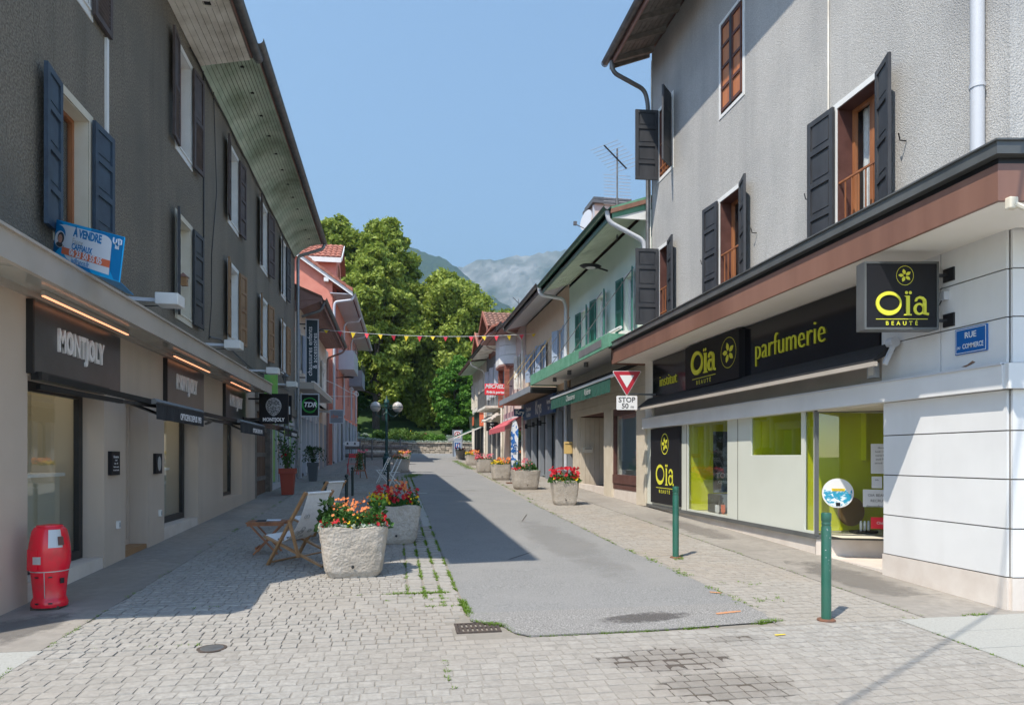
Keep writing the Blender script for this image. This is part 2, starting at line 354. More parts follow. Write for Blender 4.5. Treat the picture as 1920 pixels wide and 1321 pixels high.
K['leafP'] = leafmat('bedding_plant_leaf', (.02,.09,.02), (.09,.2,.035))
K['leafS'] = leafmat('silver_leaf', (.3,.38,.3), (.5,.55,.48))
K['grass'] = leafmat('joint_grass', (.07,.16,.012), (.22,.34,.04))
K['fred'] = leafmat('red_petal', (.38,.003,.01), (.6,.01,.03), trans=.2)
K['forange'] = leafmat('orange_petal', (.65,.14,.04), (.8,.3,.1), trans=.2)
K['fyel'] = leafmat('yellow_petal', (.75,.48,.01), (.85,.62,.02), trans=.2)
K['fpink'] = leafmat('pink_petal', (.6,.08,.12), (.75,.2,.25), trans=.2)
K['globe'] = mat('opal_globe', (.48,.46,.43), rough=.25)
K['lampgreen'] = mat('dark_green_iron', (.008,.05,.05), (.012,.065,.06), rough=.4, scale=5)
K['warmlight'] = emit('warm_strip_light', (1,.42,.22), .8)
K['coldlight'] = emit('white_led', (1,.95,.9), 4.0)
K['shoplight'] = emit('shop_ceiling_light', (1,.86,.66), 5.0)
K['oak'] = mat('oak_floor', (.36,.2,.09), rough=.5)
K['rock'] = mat('mountain_rock', (.20,.20,.19), (.38,.37,.35), rough=1, scale=.011, detail=10, c3=(.06,.08,.05), s3=.004)
K['snow'] = mat('snow', (.85,.87,.9), rough=.8)
K['forest'] = mat('forest_hill', (.02,.045,.018), (.045,.08,.03), rough=1, scale=.06, bump=1, bscale=.12, bdist=6)

# lettering -----------------------------------------------------------------
def text(s, parent, p, xd, up, size, m, name='lettering', bold=0, ext=.004, align='CENTER', sx=1, shear=0, space=1):
    cu = bpy.data.curves.new('t', 'FONT'); cu.body = s; cu.size = size; cu.offset = bold; cu.extrude = ext; cu.align_x = align; cu.align_y = 'CENTER'; cu.shear = shear
    cu.space_character = space; cu.resolution_u = 3
    to = bpy.data.objects.new('t', cu); C.objects.link(to); dg = bpy.context.evaluated_depsgraph_get(); dg.update()
    me = bpy.data.meshes.new_from_object(to.evaluated_get(dg)); bpy.data.objects.remove(to); bpy.data.curves.remove(cu)
    xd, up = V(xd).normalized(), V(up).normalized(); nz = xd.cross(up); o0 = ORG.get(parent.name, V((0,0,0))) if parent else V((0,0,0)); p = V(p)-o0
    M = Matrix(((xd.x*sx,up.x,nz.x,p.x),(xd.y*sx,up.y,nz.y,p.y),(xd.z*sx,up.z,nz.z,p.z),(0,0,0,1)))
    me.transform(M); me.materials.clear(); me.materials.append(m)
    ob = bpy.data.objects.new(name, me); C.objects.link(ob)
    if parent: ob.parent = parent; ORG[ob.name] = o0
    return ob

# windows & shutters ----------------------------------------------------------
def shutter(fr, parent, sh, sgn, w, z0, z1, ang, m, style='panel', n0=.03):
    d = V(fr.D)*sgn*math.cos(ang)+V(fr.N)*math.sin(ang); f2 = Fr(fr.p(sh, 0, n0), d, d.cross(V((0,0,1))))
    if f2.N.dot(fr.N) < 0: f2.N = -f2.N
    if ang > 1.2: f2.N = V((0,-1,0))
    mb = MB(); t = .038; st = .07
    f2.box(mb, 0, st, z0, z1, 0, t); f2.box(mb, w-st, w, z0, z1, 0, t)
    n = 4 if style in ('panel', 'plain3') else 2
    if style == 'plain3': n = 3
    zs = [z0+(z1-z0)*i/n for i in range(n+1)]
    for i, z in enumerate(zs):
        a = max(z0, z-st/2); b = min(z1, z+st/2)
        if i == 0: b = z+st
        if i == n: a = z-st
        f2.box(mb, st, w-st, a, b, 0, t)
    for i in range(n):
        a, b = zs[i]+st*.5, zs[i+1]-st*.5
        if style == 'louver' or (style == 'half' and i == 0):
            k = int((b-a)/.05)
            for j in range(k):
                z = a+(j+.5)*(b-a)/k
                mb.hexa([f2.p(st,z-.022,.006),f2.p(w-st,z-.022,.006),f2.p(w-st,z-.016,.006),f2.p(st,z-.016,.006),f2.p(st,z+.012,.034),f2.p(w-st,z+.012,.034),f2.p(w-st,z+.018,.034),f2.p(st,z+.018,.034)])
        else:
            f2.box(mb, st, w-st, a, b, .006, .016)
            if w > .4: f2.box(mb, st+.03, w-st-.03, a+.04, b-.04, .016, .024)
    return mb.build('shutter', m, parent)
def window(fr, parent, s0, s1, z0, z1, rev=.2, fm='wood', band='cream', sh=None, sw=None, shm='darksh', style='panel', angs=(0,0), curtain=True, bw=.09, leaves=2, sill=True, fw=.055, rail=None, curt='curtain', lin=None):
    mb = MB(); n = -rev
    ring(mb, fr, s0+.004, s1-.004, z0+.004, z1-.004, fw, n, n+.05); c = (s0+s1)/2
    if leaves == 2: fr.box(mb, c-.04, c+.04, z0+fw, z1-fw, n+.005, n+.055)
    mb.m = 1; mb.poly([fr.p(s0,z0,n-.3), fr.p(s1,z0,n-.3), fr.p(s1,z1,n-.3), fr.p(s0,z1,n-.3)])
    for a, b in ((s0,s0),(s1,s1)): mb.poly([fr.p(a,z0,n), fr.p(a,z1,n), fr.p(a,z1,n-.3), fr.p(a,z0,n-.3)])
    for a in (z0,z1): mb.poly([fr.p(s0,a,n), fr.p(s1,a,n), fr.p(s1,a,n-.3), fr.p(s0,a,n-.3)])
    wn = mb.build('window', [K[fm], K['darkin']], parent)
    p = MB(); fr.box(p, s0+fw, s1-fw, z0+fw, z1-fw, n+.015, n+.022); p.build('pane', K['glass'], wn)
    if curtain:
        cu = MB(); k = 14
        for i in range(k):
            a = s0+fw+(s1-s0-2*fw)*i/k; b = s0+fw+(s1-s0-2*fw)*(i+1)/k; za, zb = (.02*(i%2)-.08, .02*((i+1)%2)-.08)
            cu.poly([fr.p(a,z0+.03,n+za), fr.p(b,z0+.03,n+zb), fr.p(b,z1-.03,n+zb), fr.p(a,z1-.03,n+za)])
        cu.build('curtain', K[curt], wn, recalc=False)
    if band:
        b = MB(); e = .012
        fr.box(b, s0-bw, s0, z0-bw, z1+bw, -.01, e); fr.box(b, s1, s1+bw, z0-bw, z1+bw, -.01, e); fr.box(b, s0, s1, z1, z1+bw, -.01, e); fr.box(b, s0, s1, z0-bw, z0, -.01, e)
        b.build('surround', K[band], wn)
    if band and rev > .15:
        b = MB(); e = .004
        for q in ((s0+e,s0+.012,z0+e,z1-e),(s1-.012,s1-e,z0+e,z1-e),(s0+.012,s1-.012,z1-.012,z1-e)): fr.box(b, *q, n+.002, -.002)
        b.build('reveal_lining', K[lin or band], wn)
    if sill:
        b = MB(); fr.box(b, s0+.002, s1-.002, z0, z0+.03, n+.05, .03); b.build('sill', K[band or 'cream'], wn)
    if rail:
        b = MB()
        for z in (.1, .22, .75): b.bar(fr.p(s0,z0+z,-.02), fr.p(s1,z0+z,-.02), .025, .025)
        k = max(4, int((s1-s0)/.12))
        for i in range(1, k): a = s0+(s1-s0)*i/k; b.bar(fr.p(a,z0+.04,-.02), fr.p(a,z0+.75,-.02), .014, .014)
        b.build('railing', K[rail], wn)
    if sw:
        l, r = sw if isinstance(sw, tuple) else (sw, sw)
        zz0, zz1 = (z0-.03, z1+.03)
        if l: shutter(fr, wn, s0-.02, -1, l, zz0, zz1, angs[0], K[shm], style)
        if r: shutter(fr, wn, s1+.02, 1, r, zz0, zz1, angs[1], K[shm], style)
    return wn
def gutter(parent, pts, r, m, name='gutter'):
    mb = MB(); p0, p1 = V(pts[0]), V(pts[1]); d = (p1-p0).normalized(); a = V((0,0,1)).cross(d).normalized(); n = 8
    prof = [(math.cos(math.pi+math.pi*k/n)*r, math.sin(math.pi+math.pi*k/n)*r) for k in range(n+1)]
    for k in range(n):
        q = [p0+a*prof[k][0]+V((0,0,prof[k][1])), p0+a*prof[k+1][0]+V((0,0,prof[k+1][1]))]
        mb.poly([q[0], q[1], q[1]+(p1-p0), q[0]+(p1-p0)])
    L = (p1-p0).length; k = max(2, int(L/2)); e = r+.006
    for i in range(k+1):
        c = p0+d*(L*i/k)
        pts2 = [c+a*math.cos(math.pi+math.pi*j/n)*e+V((0,0,math.sin(math.pi+math.pi*j/n)*e)) for j in range(n+1)]
        for j in range(n): mb.poly([pts2[j], pts2[j+1], pts2[j+1]+d*.04, pts2[j]+d*.04])
    mb.tube([p0+a*r, p1+a*r], .01, 6); mb.tube([p0-a*r, p1-a*r], .01, 6)
    return mb.build(name, m, parent, smooth='auto')
def pipe(parent, pts, r, m, name='downpipe', rings=True):
    P = [V(p) for p in pts]; out = [P[0]]
    for i in range(1, len(P)-1):       # round the bends
        a, b, c = P[i-1], P[i], P[i+1]; q = min(.14, (b-a).length/2, (c-b).length/2)
        s, e = b+(a-b).normalized()*q, b+(c-b).normalized()*q
        for t in (0, .25, .5, .75, 1): out.append(s*(1-t)**2+b*2*t*(1-t)+e*t*t)
    out.append(P[-1]); mb = MB(); mb.tube(out, r, 10)
    if rings:
        for i in range(len(P)-1):
            a, b = P[i], P[i+1]; L = (b-a).length; k = int(L/1.8)
            for j in range(k): c = a+(b-a)*((j+.5)/k); mb.tube([c, c+(b-a).normalized()*.04], r*1.13, 10)
    return mb.build(name, m, parent, smooth='auto')
# ================================================================== GROUND
def sheet(name, x0, x1, ys, h, m, label=None):
    mb = MB()
    for a, b in zip(ys[:-1], ys[1:]): mb.poly([(x0,a,G(a)+h),(x1,a,G(a)+h),(x1,b,G(b)+h),(x0,b,G(b)+h)])
    return struct(mb.build(name, m))
sheet('ground', -220, 260, [-80, -2, 64, 70], -.03, K['mortar'])
struct(sheet('paved_square', -2.75, 4.9, [-6, 0, 64], -.010, K['mortar'])); square = bpy.data.objects['paved_square']
sheet('joint_filling', -2.62, 4.5, [2.0, 5.5], -.0035, K['fill']); sheet('joint_filling', 3.34, 4.81, [5.5, 46], -.0045, K['fill'])
# asphalt road with its rounded near corner
pts = [(.68,64),(.70,27),(.70,20),(.66,12),(.67,8.6),(.68,6.7),(.68,6.05),(.80,5.93),(.93,5.86),(1.0,5.62),(1.12,5.5),(2.2,5.53),(3.3,5.6),(3.42,5.9),(3.42,7.4),(3.32,10),(3.32,16.5),(3.5,26),(3.72,33),(3.72,39),(5.5,52),(6.5,64)]
mb = MB(); ctr = [(2.0, y) for y in (5.9,)]
# strip triangulation along y
def lerp_poly(ps, y):
    for (xa,ya),(xb,yb) in zip(ps[:-1], ps[1:]):
        if min(ya,yb) <= y <= max(ya,yb) and ya != yb: return xa+(xb-xa)*(y-ya)/(yb-ya)
    return ps[-1][0]
Ls = [(1.12,5.5),(1.0,5.62),(.93,5.86),(.80,5.93),(.68,6.05),(.67,8.6),(.66,12),(.70,20),(.70,27),(.68,64)]
Rs = [(2.2,5.52),(3.36,5.62),(3.42,5.9),(3.42,7.4),(3.32,10),(3.32,16.5),(3.5,26),(3.72,33),(3.72,39),(5.5,52),(7.5,64)]
ys = sorted({5.53,5.58,5.62,5.7,5.86,5.93,6.05,6.3,7.4,8.6,10,12,16.5,20,26,27,33,39,45,52,64})
prev = [(1.12,5.5),(2.2,5.52)]
def rowpts(y): return (lerp_poly(Ls, y), y), (lerp_poly(Rs, y) if y > 5.62 else min(3.36, 2.2+(y-5.52)*11.6), y)
for y in ys:
    a, b = rowpts(y); (pa, pb) = prev
    mb.poly([(pa[0],pa[1],G(pa[1])),(pb[0],pb[1],G(pb[1])),(b[0],b[1],G(b[1])),(a[0],a[1],G(a[1]))]); prev = [a, b]
struct(mb.build('asphalt_road', K['asphalt']))
mb = MB(); prev = [(1.14,5.515),(2.2,5.53)]
for y in [5.56,5.62,5.7,5.86,5.95,6.08,6.2,6.3]:
    a, b = rowpts(y); a = (a[0]+.012, y); b = (b[0]-.012, y)
    mb.poly([(prev[0][0],prev[0][1],G(prev[0][1])+.004),(prev[1][0],prev[1][1],G(prev[1][1])+.004),(b[0],y,G(y)+.004),(a[0],y,G(y)+.004)]); prev = [a, b]
struct(mb.build('asphalt_patch', K['asphalt2']))
mb = MB(); mb.poly([(-.75,12.6,G(12.6)-.002),(.5,12.55,G(12.55)-.002),(.5,19.4,G(19.4)-.002),(-.75,19.3,G(19.3)-.002)]); struct(mb.build('smooth_asphalt_strip', K['asphalt']))
# concrete pavements, laid in bays
def bays(name, x0, x1, ys, m, child, h=0.0, gap=.006):
    root = MB().gbox(x0, x1, ys[0], ys[-1], -.06, -.02+h).build(name, K['mortar']); struct(root)
    ORG[root.name] = V((0,0,0))
    for a, b in zip(ys[:-1], ys[1:]):
        k = MB(); k.gbox(x0+gap*.5, x1-gap*.5, a+gap*.5, b-gap*.5, -.05, h+random.uniform(-.0015,.0015)); k.build(child, m, root)
    return root
bays('left_pavement', -3.62, -2.64, [5.72,7.4,9.4,11.6,14,16.6,19.4,22.4,25.6,29,33,38,44,52,60], K['concrete'], 'concrete_bay')
bays('right_pavement', 4.82, 5.97, [5.53,6.35,7.6,9.2,11,13,15.2,17.7,20.6,24,28,33,39,46,54], K['concrete'], 'concrete_bay')
r = bays('corner_pavement_left', -4.6, -2.62, [2.0,2.65,3.3,4.0,4.6,5.2,5.72], K['slab'], 'paving_slab')
r = bays('corner_pavement_right', 4.52, 7.6, [1.6,2.4,3.2,3.7,4.2,4.66,5.1,5.53], K['slab'], 'paving_slab')
bays('side_street_pavement', 5.97, 9.0, [5.53,6.6], K['concrete'], 'concrete_bay', h=-.004)

# granite setts -----------------------------------------------------------------
def setts_rows(x0, x1, y0, y1, w=.112, l=.112, skip=None, along=False):
    out = []; y = y0
    while y < y1-.02:
        rl = l*random.uniform(.92,1.1); x = x0-random.uniform(0, w)
        while x < x1:
            ww = w*random.uniform(.82,1.3); a, b = max(x, x0), min(x+ww, x1)
            if b-a > .03:
                cy = y+rl/2
                if not skip or not skip((a+b)/2, cy): out.append(((a+b)/2, cy, b-a, min(rl, y1-y)) if not along else ((a+b)/2, cy, b-a, rl))
            x += ww
        y += rl
    return out
def sk_road(x, y): return (y > 5.47 and .62 < x < 3.4 and (x > .98 or y > 5.98)) or (.50 < x < .94 and 5.64 < y < 6.02)
S = setts_rows(-2.62, 4.5, 2.0, 5.5, skip=sk_road)
S += setts_rows(-2.64, 4.8, 5.5, 6.5, skip=lambda x, y: sk_road(x, y) or (x > .6 and x < 3.42))
S += setts_rows(-2.64, .66, 6.5, 7.2, .15, .14)
S += setts_rows(-2.64, .14, 7.2, 12.55, .10, .105)
S += setts_rows(-2.70, -.78, 12.55, 19.4, .105, .11)
S += setts_rows(-2.74, .45, 19.8, 46, .125, .13)
S += setts_rows(3.44, 4.8, 6.5, 9.0, .13, .12)
S += setts_rows(3.36, 4.8, 9.0, 17, .14, .13)
S += setts_rows(3.56, 4.8, 17, 33, .15, .15)
S += setts_rows(3.8, 4.8, 33, 46, .2, .2)
for cx in (.15, .32, .49):      # three long courses beside the road, grass in their joints
    y = 7.2
    while y < 45:
        l = random.uniform(.16,.24)
        if not (12.5 < y < 19.6 and cx < .45): S.append((cx+.085, y+l/2, .155, l-.01))
        y += l
th = math.atan(222/1280)
def vis(x, y):
    d = x*math.sin(th)+y*math.cos(th); u = 960+1280*(x*math.cos(th)-y*math.sin(th))/d; v = 856+1280*(1.65-G(y))/d; return d, u, v
near = []; rest = []
for s in S:
    d, u, v = vis(s[0], s[1])
    (near if (d > 3 and 5 < u < 1915 and v < 1319) else rest).append((d, s))
near.sort(key=lambda q: q[0]); rest += near[300:]; near = near[:300]
def sett_mesh(k):
    rr = random.Random(k); v = []
    for (sx, sy) in ((-1,-1),(1,-1),(1,1),(-1,1)): v.append((sx*.5, sy*.5, -.016))
    for (sx, sy) in ((-1,-1),(1,-1),(1,1),(-1,1)): v.append((sx*(.478+rr.uniform(-.03,.018)), sy*(.478+rr.uniform(-.03,.018)), rr.uniform(-.002,.0015)))
    v.append((rr.uniform(-.1,.1), rr.uniform(-.1,.1), .0012))
    me = bpy.data.meshes.new('sett'); me.from_pydata(v, [], [(0,1,5,4),(1,2,6,5),(2,3,7,6),(3,0,4,7),(4,5,8),(5,6,8),(6,7,8),(7,4,8)]); me.materials.append(K['sett']); return me
SM = [sett_mesh(k) for k in range(12)]; ORG[square.name] = V((0,0,0))
for d, (x, y, a, l) in near:
    o = bpy.data.objects.new('sett', random.choice(SM)); C.objects.link(o); o.parent = square
    o.location = (x, y, G(y)+random.uniform(-.002,.002)); o.scale = (a-.005, l-.005, 1)
rest_all = rest
def sett_block(rest, m_):
  n = len(rest); vv = np.zeros((n, 9, 3)); T = np.array([(-1,-1),(1,-1),(1,1),(-1,1)])
  cx = np.array([r_[1][0] for r_ in rest]); cy = np.array([r_[1][1] for r_ in rest]); ww = np.array([r_[1][2] for r_ in rest])-.005; ll = np.array([r_[1][3] for r_ in rest])-.005
  gz = .0316*cy+RNG.uniform(-.0035,.002,n)
  for k in range(4):
    vv[:,k,0] = cx+T[k,0]*.5*ww; vv[:,k,1] = cy+T[k,1]*.5*ll; vv[:,k,2] = gz-.016
    vv[:,4+k,0] = cx+T[k,0]*ww*(.478+RNG.uniform(-.03,.02,n)); vv[:,4+k,1] = cy+T[k,1]*ll*(.478+RNG.uniform(-.03,.02,n)); vv[:,4+k,2] = gz+RNG.uniform(-.002,.0015,n)
  vv[:,8,0] = cx; vv[:,8,1] = cy; vv[:,8,2] = gz+.0012
  F = np.array([(0,1,5,5),(0,5,4,4)])
  tri = np.array([(0,1,5),(0,5,4),(1,2,6),(1,6,5),(2,3,7),(2,7,6),(3,0,4),(3,4,7),(4,5,8),(5,6,8),(6,7,8),(7,4,8)])
  fa = (tri[None]+(np.arange(n)*9)[:,None,None]).reshape(-1,3)
  o = smesh('setts', vv.reshape(-1,3), fa, m_, square); o['kind'] = 'stuff'
sett_block([q for q in rest_all if q[1][0] < 3.3 or q[1][1] < 5.5], K['sett']); sett_block([q for q in rest_all if not (q[1][0] < 3.3 or q[1][1] < 5.5)], K['settsand'])
# kerb line of pale stones beside the smooth strip
kr = thing('kerb_line', 'flush pale kerb stones between smooth asphalt strip and the road', 'kerb', (.7,12.5,G(12.5)))
y = 12.5
while y < 19.6: MB().gbox(.53, .67, y+.004, min(y+.8,19.7)-.004, -.05, .004).build('kerb_stone', K['slab'], kr); y += .8
kr = thing('gutter_line', 'shallow cross gutter of pale stones at the end of the smooth strip', 'gutter', (-.7,19.6,G(19.6)))
x = -.72
while x < .95: MB().gbox(x+.004, min(x+.42,.95)-.004, 19.45, 19.72, -.05, .004).build('gutter_stone', K['slab'], kr); x += .42
# orange and yellow survey marks, dark damp stain, wear
def spot(name, pts, m, h=.006):
    return struct(MB().poly([(x, y, G(y)+h) for x, y in pts]).build(name, m))
K['orangepaint'] = mat('orange_spray_paint', (.62,.24,.08), (.40,.26,.18), rough=.9, scale=60)
spot('painted_mark', [(2.95,5.90),(3.22,5.96),(3.24,6.00),(3.08,5.98),(2.96,5.95)], K['orangepaint'], .0085)
spot('painted_mark', [(3.30,6.74),(3.41,6.70),(3.40,6.75),(3.31,6.80)], K['orangepaint'])
spot('painted_mark', [(3.12,5.20),(3.22,5.21),(3.22,5.23),(3.12,5.225)], K['flagyel'], .009)

def stain(name, x, y, rx, ry, rot, c, seed, h=.0105, thr=.5, sc=9, amt=.8):
    m = bpy.data.materials.new(name); m.use_nodes = True; t = m.node_tree; N = t.nodes; L = t.links; b = N['Principled BSDF']; b.inputs['Base Color'].default_value = (*c, 1); b.inputs['Roughness'].default_value = .95
    tc = N.new('ShaderNodeTexCoord'); vm = N.new('ShaderNodeVectorMath'); vm.operation = 'SUBTRACT'; vm.inputs[1].default_value = (.5,.5,.5); L.new(tc.outputs['Generated'], vm.inputs[0])
    mp = N.new('ShaderNodeMapping'); mp.inputs['Scale'].default_value = (2,2,0); L.new(vm.outputs[0], mp.inputs[0]); ln = N.new('ShaderNodeVectorMath'); ln.operation = 'LENGTH'; L.new(mp.outputs[0], ln.inputs[0])
    ge = N.new('ShaderNodeNewGeometry'); no = N.new('ShaderNodeTexNoise'); no.inputs['Scale'].default_value = sc; no.inputs['Detail'].default_value = 8; no.inputs['Roughness'].default_value = .7; L.new(ge.outputs['Position'], no.inputs[0])
    ma = N.new('ShaderNodeMath'); ma.operation = 'MULTIPLY_ADD'; ma.inputs[1].default_value = -.55; L.new(ln.outputs['Value'], ma.inputs[0]); L.new(no.outputs['Fac'], ma.inputs[2])
    mr = N.new('ShaderNodeMapRange'); mr.inputs['From Min'].default_value = .5-thr+.02; mr.inputs['From Max'].default_value = .5-thr+.22; mr.inputs['To Max'].default_value = amt; L.new(ma.outputs[0], mr.inputs[0])
    tr = N.new('ShaderNodeBsdfTransparent'); mx = N.new('ShaderNodeMixShader'); L.new(mr.outputs[0], mx.inputs[0]); L.new(tr.outputs[0], mx.inputs[1]); L.new(b.outputs[0], mx.inputs[2]); L.new(mx.outputs[0], N['Material Output'].inputs[0])
    pts = []
    for i in range(24):
        a = 6.2832*i/24; u, v = rx*math.cos(a), ry*math.sin(a); px_, py_ = x+u*math.cos(rot)-v*math.sin(rot), y+u*math.sin(rot)+v*math.cos(rot); pts.append((px_, py_, G(py_)+h))
    return struct(MB().poly(pts).build(name, m))
stain('dark_stain', 2.25, 5.9, .62, .15, .25, (.09,.08,.075), 1, thr=.50, sc=16, amt=.55)
for h_, a_ in ((-.003,.95), (.007,.16)):
    stain('worn_joint_stain', 2.0, 4.78, .6, .30, -.2, (.11,.09,.075), 2, h=h_, thr=.56, sc=7, amt=a_); stain('worn_joint_stain', 2.15, 4.2, .55, .32, .1, (.12,.10,.08), 3, h=h_, thr=.56, sc=7, amt=a_); stain('worn_joint_stain', 2.75, 5.18, .35, .09, 0, (.15,.13,.11), 4, h=h_, thr=.56, sc=9, amt=a_)


for (x_, y_, rx_, ry_, ro_) in ((1.9,20.3,.9,.03,.15),(2.6,20.2,.7,.02,-.05),(2.0,27.5,.6,.05,.1),(2.7,29.0,.7,.03,-.1),(1.7,9.2,.5,.012,.9),(2.6,13.5,.9,.012,1.3)):
    stain('sealed_crack', x_, y_, rx_, ry_, ro_, (.09,.07,.06), 1, h=.004, thr=.62, sc=6, amt=.7)
stain('worn_light_patch', 2.6, 10.5, .5, 3.5, 0, (.26,.255,.245), 1, h=.003, thr=.52, sc=1.3, amt=.3)
stain('pavement_stain', 5.3, 7.2, .4, 1.3, 0, (.20,.185,.165), 1, h=.004, thr=.52, sc=2.6, amt=.55); stain('pavement_stain', -3.1, 6.4, .35, .6, 0, (.16,.15,.14), 1, h=.004, thr=.5, sc=4, amt=.5); stain('pavement_stain', 5.3, 11.5, .4, 2.0, 0, (.22,.2,.18), 1, h=.004, thr=.5, sc=2, amt=.5)
# ================================================================== JOINT GRASS
def tufts(lines, name='joint_grass', parent=None):
    vs = []; fs = []
    for (pts, dens, spread, h) in lines:
        for (a, b) in zip(pts[:-1], pts[1:]):
            L = math.dist(a, b); n = int(L*dens)
            for _ in range(n):
                t = random.random(); cx = a[0]+(b[0]-a[0])*t+random.gauss(0,spread); cy = a[1]+(b[1]-a[1])*t+random.gauss(0,spread)
                if math.sin(cx*9+cy*5.1)+math.sin(cx*3.3-cy*7.7)+random.uniform(-.9,.9) < -.15: continue
                for _b in range(random.randint(5, 10)):
                    an = random.uniform(0, 6.283); r = random.uniform(.004,.016); hh = h*random.uniform(.4,1.1); w_ = random.uniform(.003,.006)
                    x, y = cx+math.cos(an)*r, cy+math.sin(an)*r; z = G(y)-.008; k = len(vs); lx, ly = math.cos(an)*hh*.9, math.sin(an)*hh*.9
                    vs += [(x-w_*math.sin(an), y+w_*math.cos(an), z), (x+w_*math.sin(an), y-w_*math.cos(an), z), (x+lx, y+ly, z+hh*.8+.006)]; fs.append((k, k+1, k+2))
    o = smesh(name, np.array(vs), np.array(fs), K['grass']); return tag(o, 'small tufts of grass and moss growing in the paving joints', 'grass', kind='stuff')
lines = []
for x in (.145, .315, .485, .65): lines.append(([(x,6.6),(x,12.5)], 75 if x > .2 else 30, .008, .022)); lines.append(([(x,19.8),(x,27)], 60, .012, .03))
lines += [([(x,12.5),(x,19.5)], 12, .01, .02) for x in (.49,.66)]
lines += [([(-.1,7.2),(.66,7.18)], 160, .012, .03), ([(-.1,6.92),(.66,6.9)], 50, .012, .02), ([(.2,6.64),(.68,6.62)], 60, .012, .02), ([(-1.2,7.2),(-.1,7.2)], 18, .01, .02), ([(-2.0,6.9),(-1.3,6.95)], 26, .015, .02)]
lines += [([(.68,6.9),(.69,6.05),(.8,5.94),(.95,5.85)], 230, .014, .028), ([(.95,5.85),(1.02,5.6),(1.12,5.5),(2.2,5.52),(3.3,5.6)], 85, .008, .016), ([(3.2,5.61),(3.5,5.68)], 260, .02, .03), ([(.7,6.3),(1.6,6.3)], 22, .008, .012), ([(.7,6.3),(1.0,6.2)], 90, .03, .014)]
for y0 in (3.6, 3.95, 4.25, 4.6, 4.9, 5.2): lines.append(([(.36+.02*math.sin(y0*9),y0),(.38,y0+.22)], 45, .006, .022))
lines += [([(-2.62,4.9),(-2.64,6.9)], 42, .009, .018), ([(-2.65,6.9),(-2.7,12)], 10, .012, .018), ([(-2.68,12),(-2.74,19)], 14, .012, .025), ([(-2.3,5.7),(-1.4,5.68)], 14, .008, .016)]
lines += [([(3.42,6.1),(3.4,9.2)], 60, .04, .026), ([(3.36,9.2),(3.36,17)], 26, .03, .022), ([(3.5,17),(3.7,30)], 22, .03, .03), ([(3.7,7.2),(4.4,7.0)], 30, .06, .02), ([(3.6,6.3),(3.9,6.5)], 55, .05, .026), ([(3.75,8.6),(3.9,8.9)], 140, .035, .03)]
lines += [([(4.83,5.6),(4.84,14)], 30, .008, .015), ([(4.5,3.4),(4.52,5.5)], 30, .007, .012), ([(4.55,5.54),(5.5,5.54)], 20, .01, .018), ([(5.2,5.54),(5.5,5.54)], 90, .014, .022)]
lines += [([(.55,27),(.9,29)], 380, .16, .05), ([(3.75,33),(3.9,44)], 100, .12, .05), ([(-.1,31.5),(.6,31)], 90, .1, .05)]
tufts(lines)
# ================================================================== DRAIN, COVER
dr = thing('drain_grate', 'rusty iron drain grate with moss beside the asphalt corner', 'drain', (.70,5.84,G(5.84)))
mb = MB(); z = G(5.84)
for a, b, c, d in ((.52,.545,5.70,5.98),(.875,.90,5.70,5.98),(.545,.875,5.70,5.722),(.545,.875,5.958,5.98),(.545,.875,5.83,5.85)): mb.gbox(a, b, c, d, -.05, .004)
mb.build('frame', K['iron'], dr)
mb = MB(); mb.gbox(.53,.89,5.71,5.97,-.052,-.04); mb.build('pit', K['soil'], dr)
for row in ((5.722,5.83),(5.85,5.958)):
    for i in range(8): MB().gbox(.552+i*.0405, .572+i*.0405, row[0], row[1], -.03, .002).build('bar', K['iron'], dr)
cv = thing('valve_cover', 'small smooth grey metal cover set into the cobbles', 'cover', (-1.38,5.58,G(5.58)))
mb = MB(); mb.lathe([(.085,-.02),(.085,.004),(.07,.009)], (-1.38,5.58,G(5.58)), 24, sx=1, sy=1.1); mb.build('lid', K['zincdark'], cv, smooth='auto')
mb = MB(); mb.lathe([(.11,-.02),(.11,.003),(.09,.004)], (-1.38,5.58,G(5.58)), 24); mb.build('frame', K['iron'], cv)
# ================================================================== LEFT ROUGHCAST HOUSE
hl = thing('roughcast_house', 'dark grey roughcast house with shuttered windows above the taupe optician shopfront', 'house', (-3.5,6,G(6)))
holesU = [(7.95,8.68,6.85,8.3),(7.92,8.68,4.0,5.55),(11.95,12.72,6.75,8.42),(11.95,12.72,4.0,5.6),(15.5,16.36,6.75,8.36),(15.5,16.36,4.24,5.8),
          (19.08,19.98,6.78,8.45),(19.08,19.98,4.36,5.88),(22.5,23.3,6.82,8.5),(22.5,23.3,4.4,5.9)]
mb = wall(FL, 6.0, 25.5, 3.3, 8.95, holesU, .2)
mb.poly([(-3.5,6,0),(-12,6,0),(-12,6,12.5),(-3.5,6,8.95)]); mb.poly([(-3.5,25.5,0),(-12,25.5,0),(-12,25.5,12.5),(-3.5,25.5,8.95)])
mb.poly([(-12,6,0),(-12,25.5,0),(-12,25.5,12.5),(-12,6,12.5)])
mb.build('wall', K['dark_render'], hl)
W = lambda *a, **k: window(FL, hl, *a, **k)
W(7.95,8.68,6.85,8.3, band='white', fm='whitewin', sw=.5, shm='brownsh', style='louver')
W(7.92,8.68,4.0,5.55, band='cream', fm='wood', sw=(.44,.5), shm='bluesh', angs=(.12,.05), curtain=False)
W(11.95,12.72,6.75,8.42, band='white', fm='wood', sw=(.43,.46), shm='brownsh', style='half', angs=(.1,.1))
W(11.95,12.72,4.0,5.6, band='cream', fm='whitewin', sw=(.36,.5), shm='darksh', angs=(.25,.06))
W(15.5,16.36,6.75,8.36, band='white', fm='whitewin', sw=.46, shm='brownsh', angs=(.15,.08))
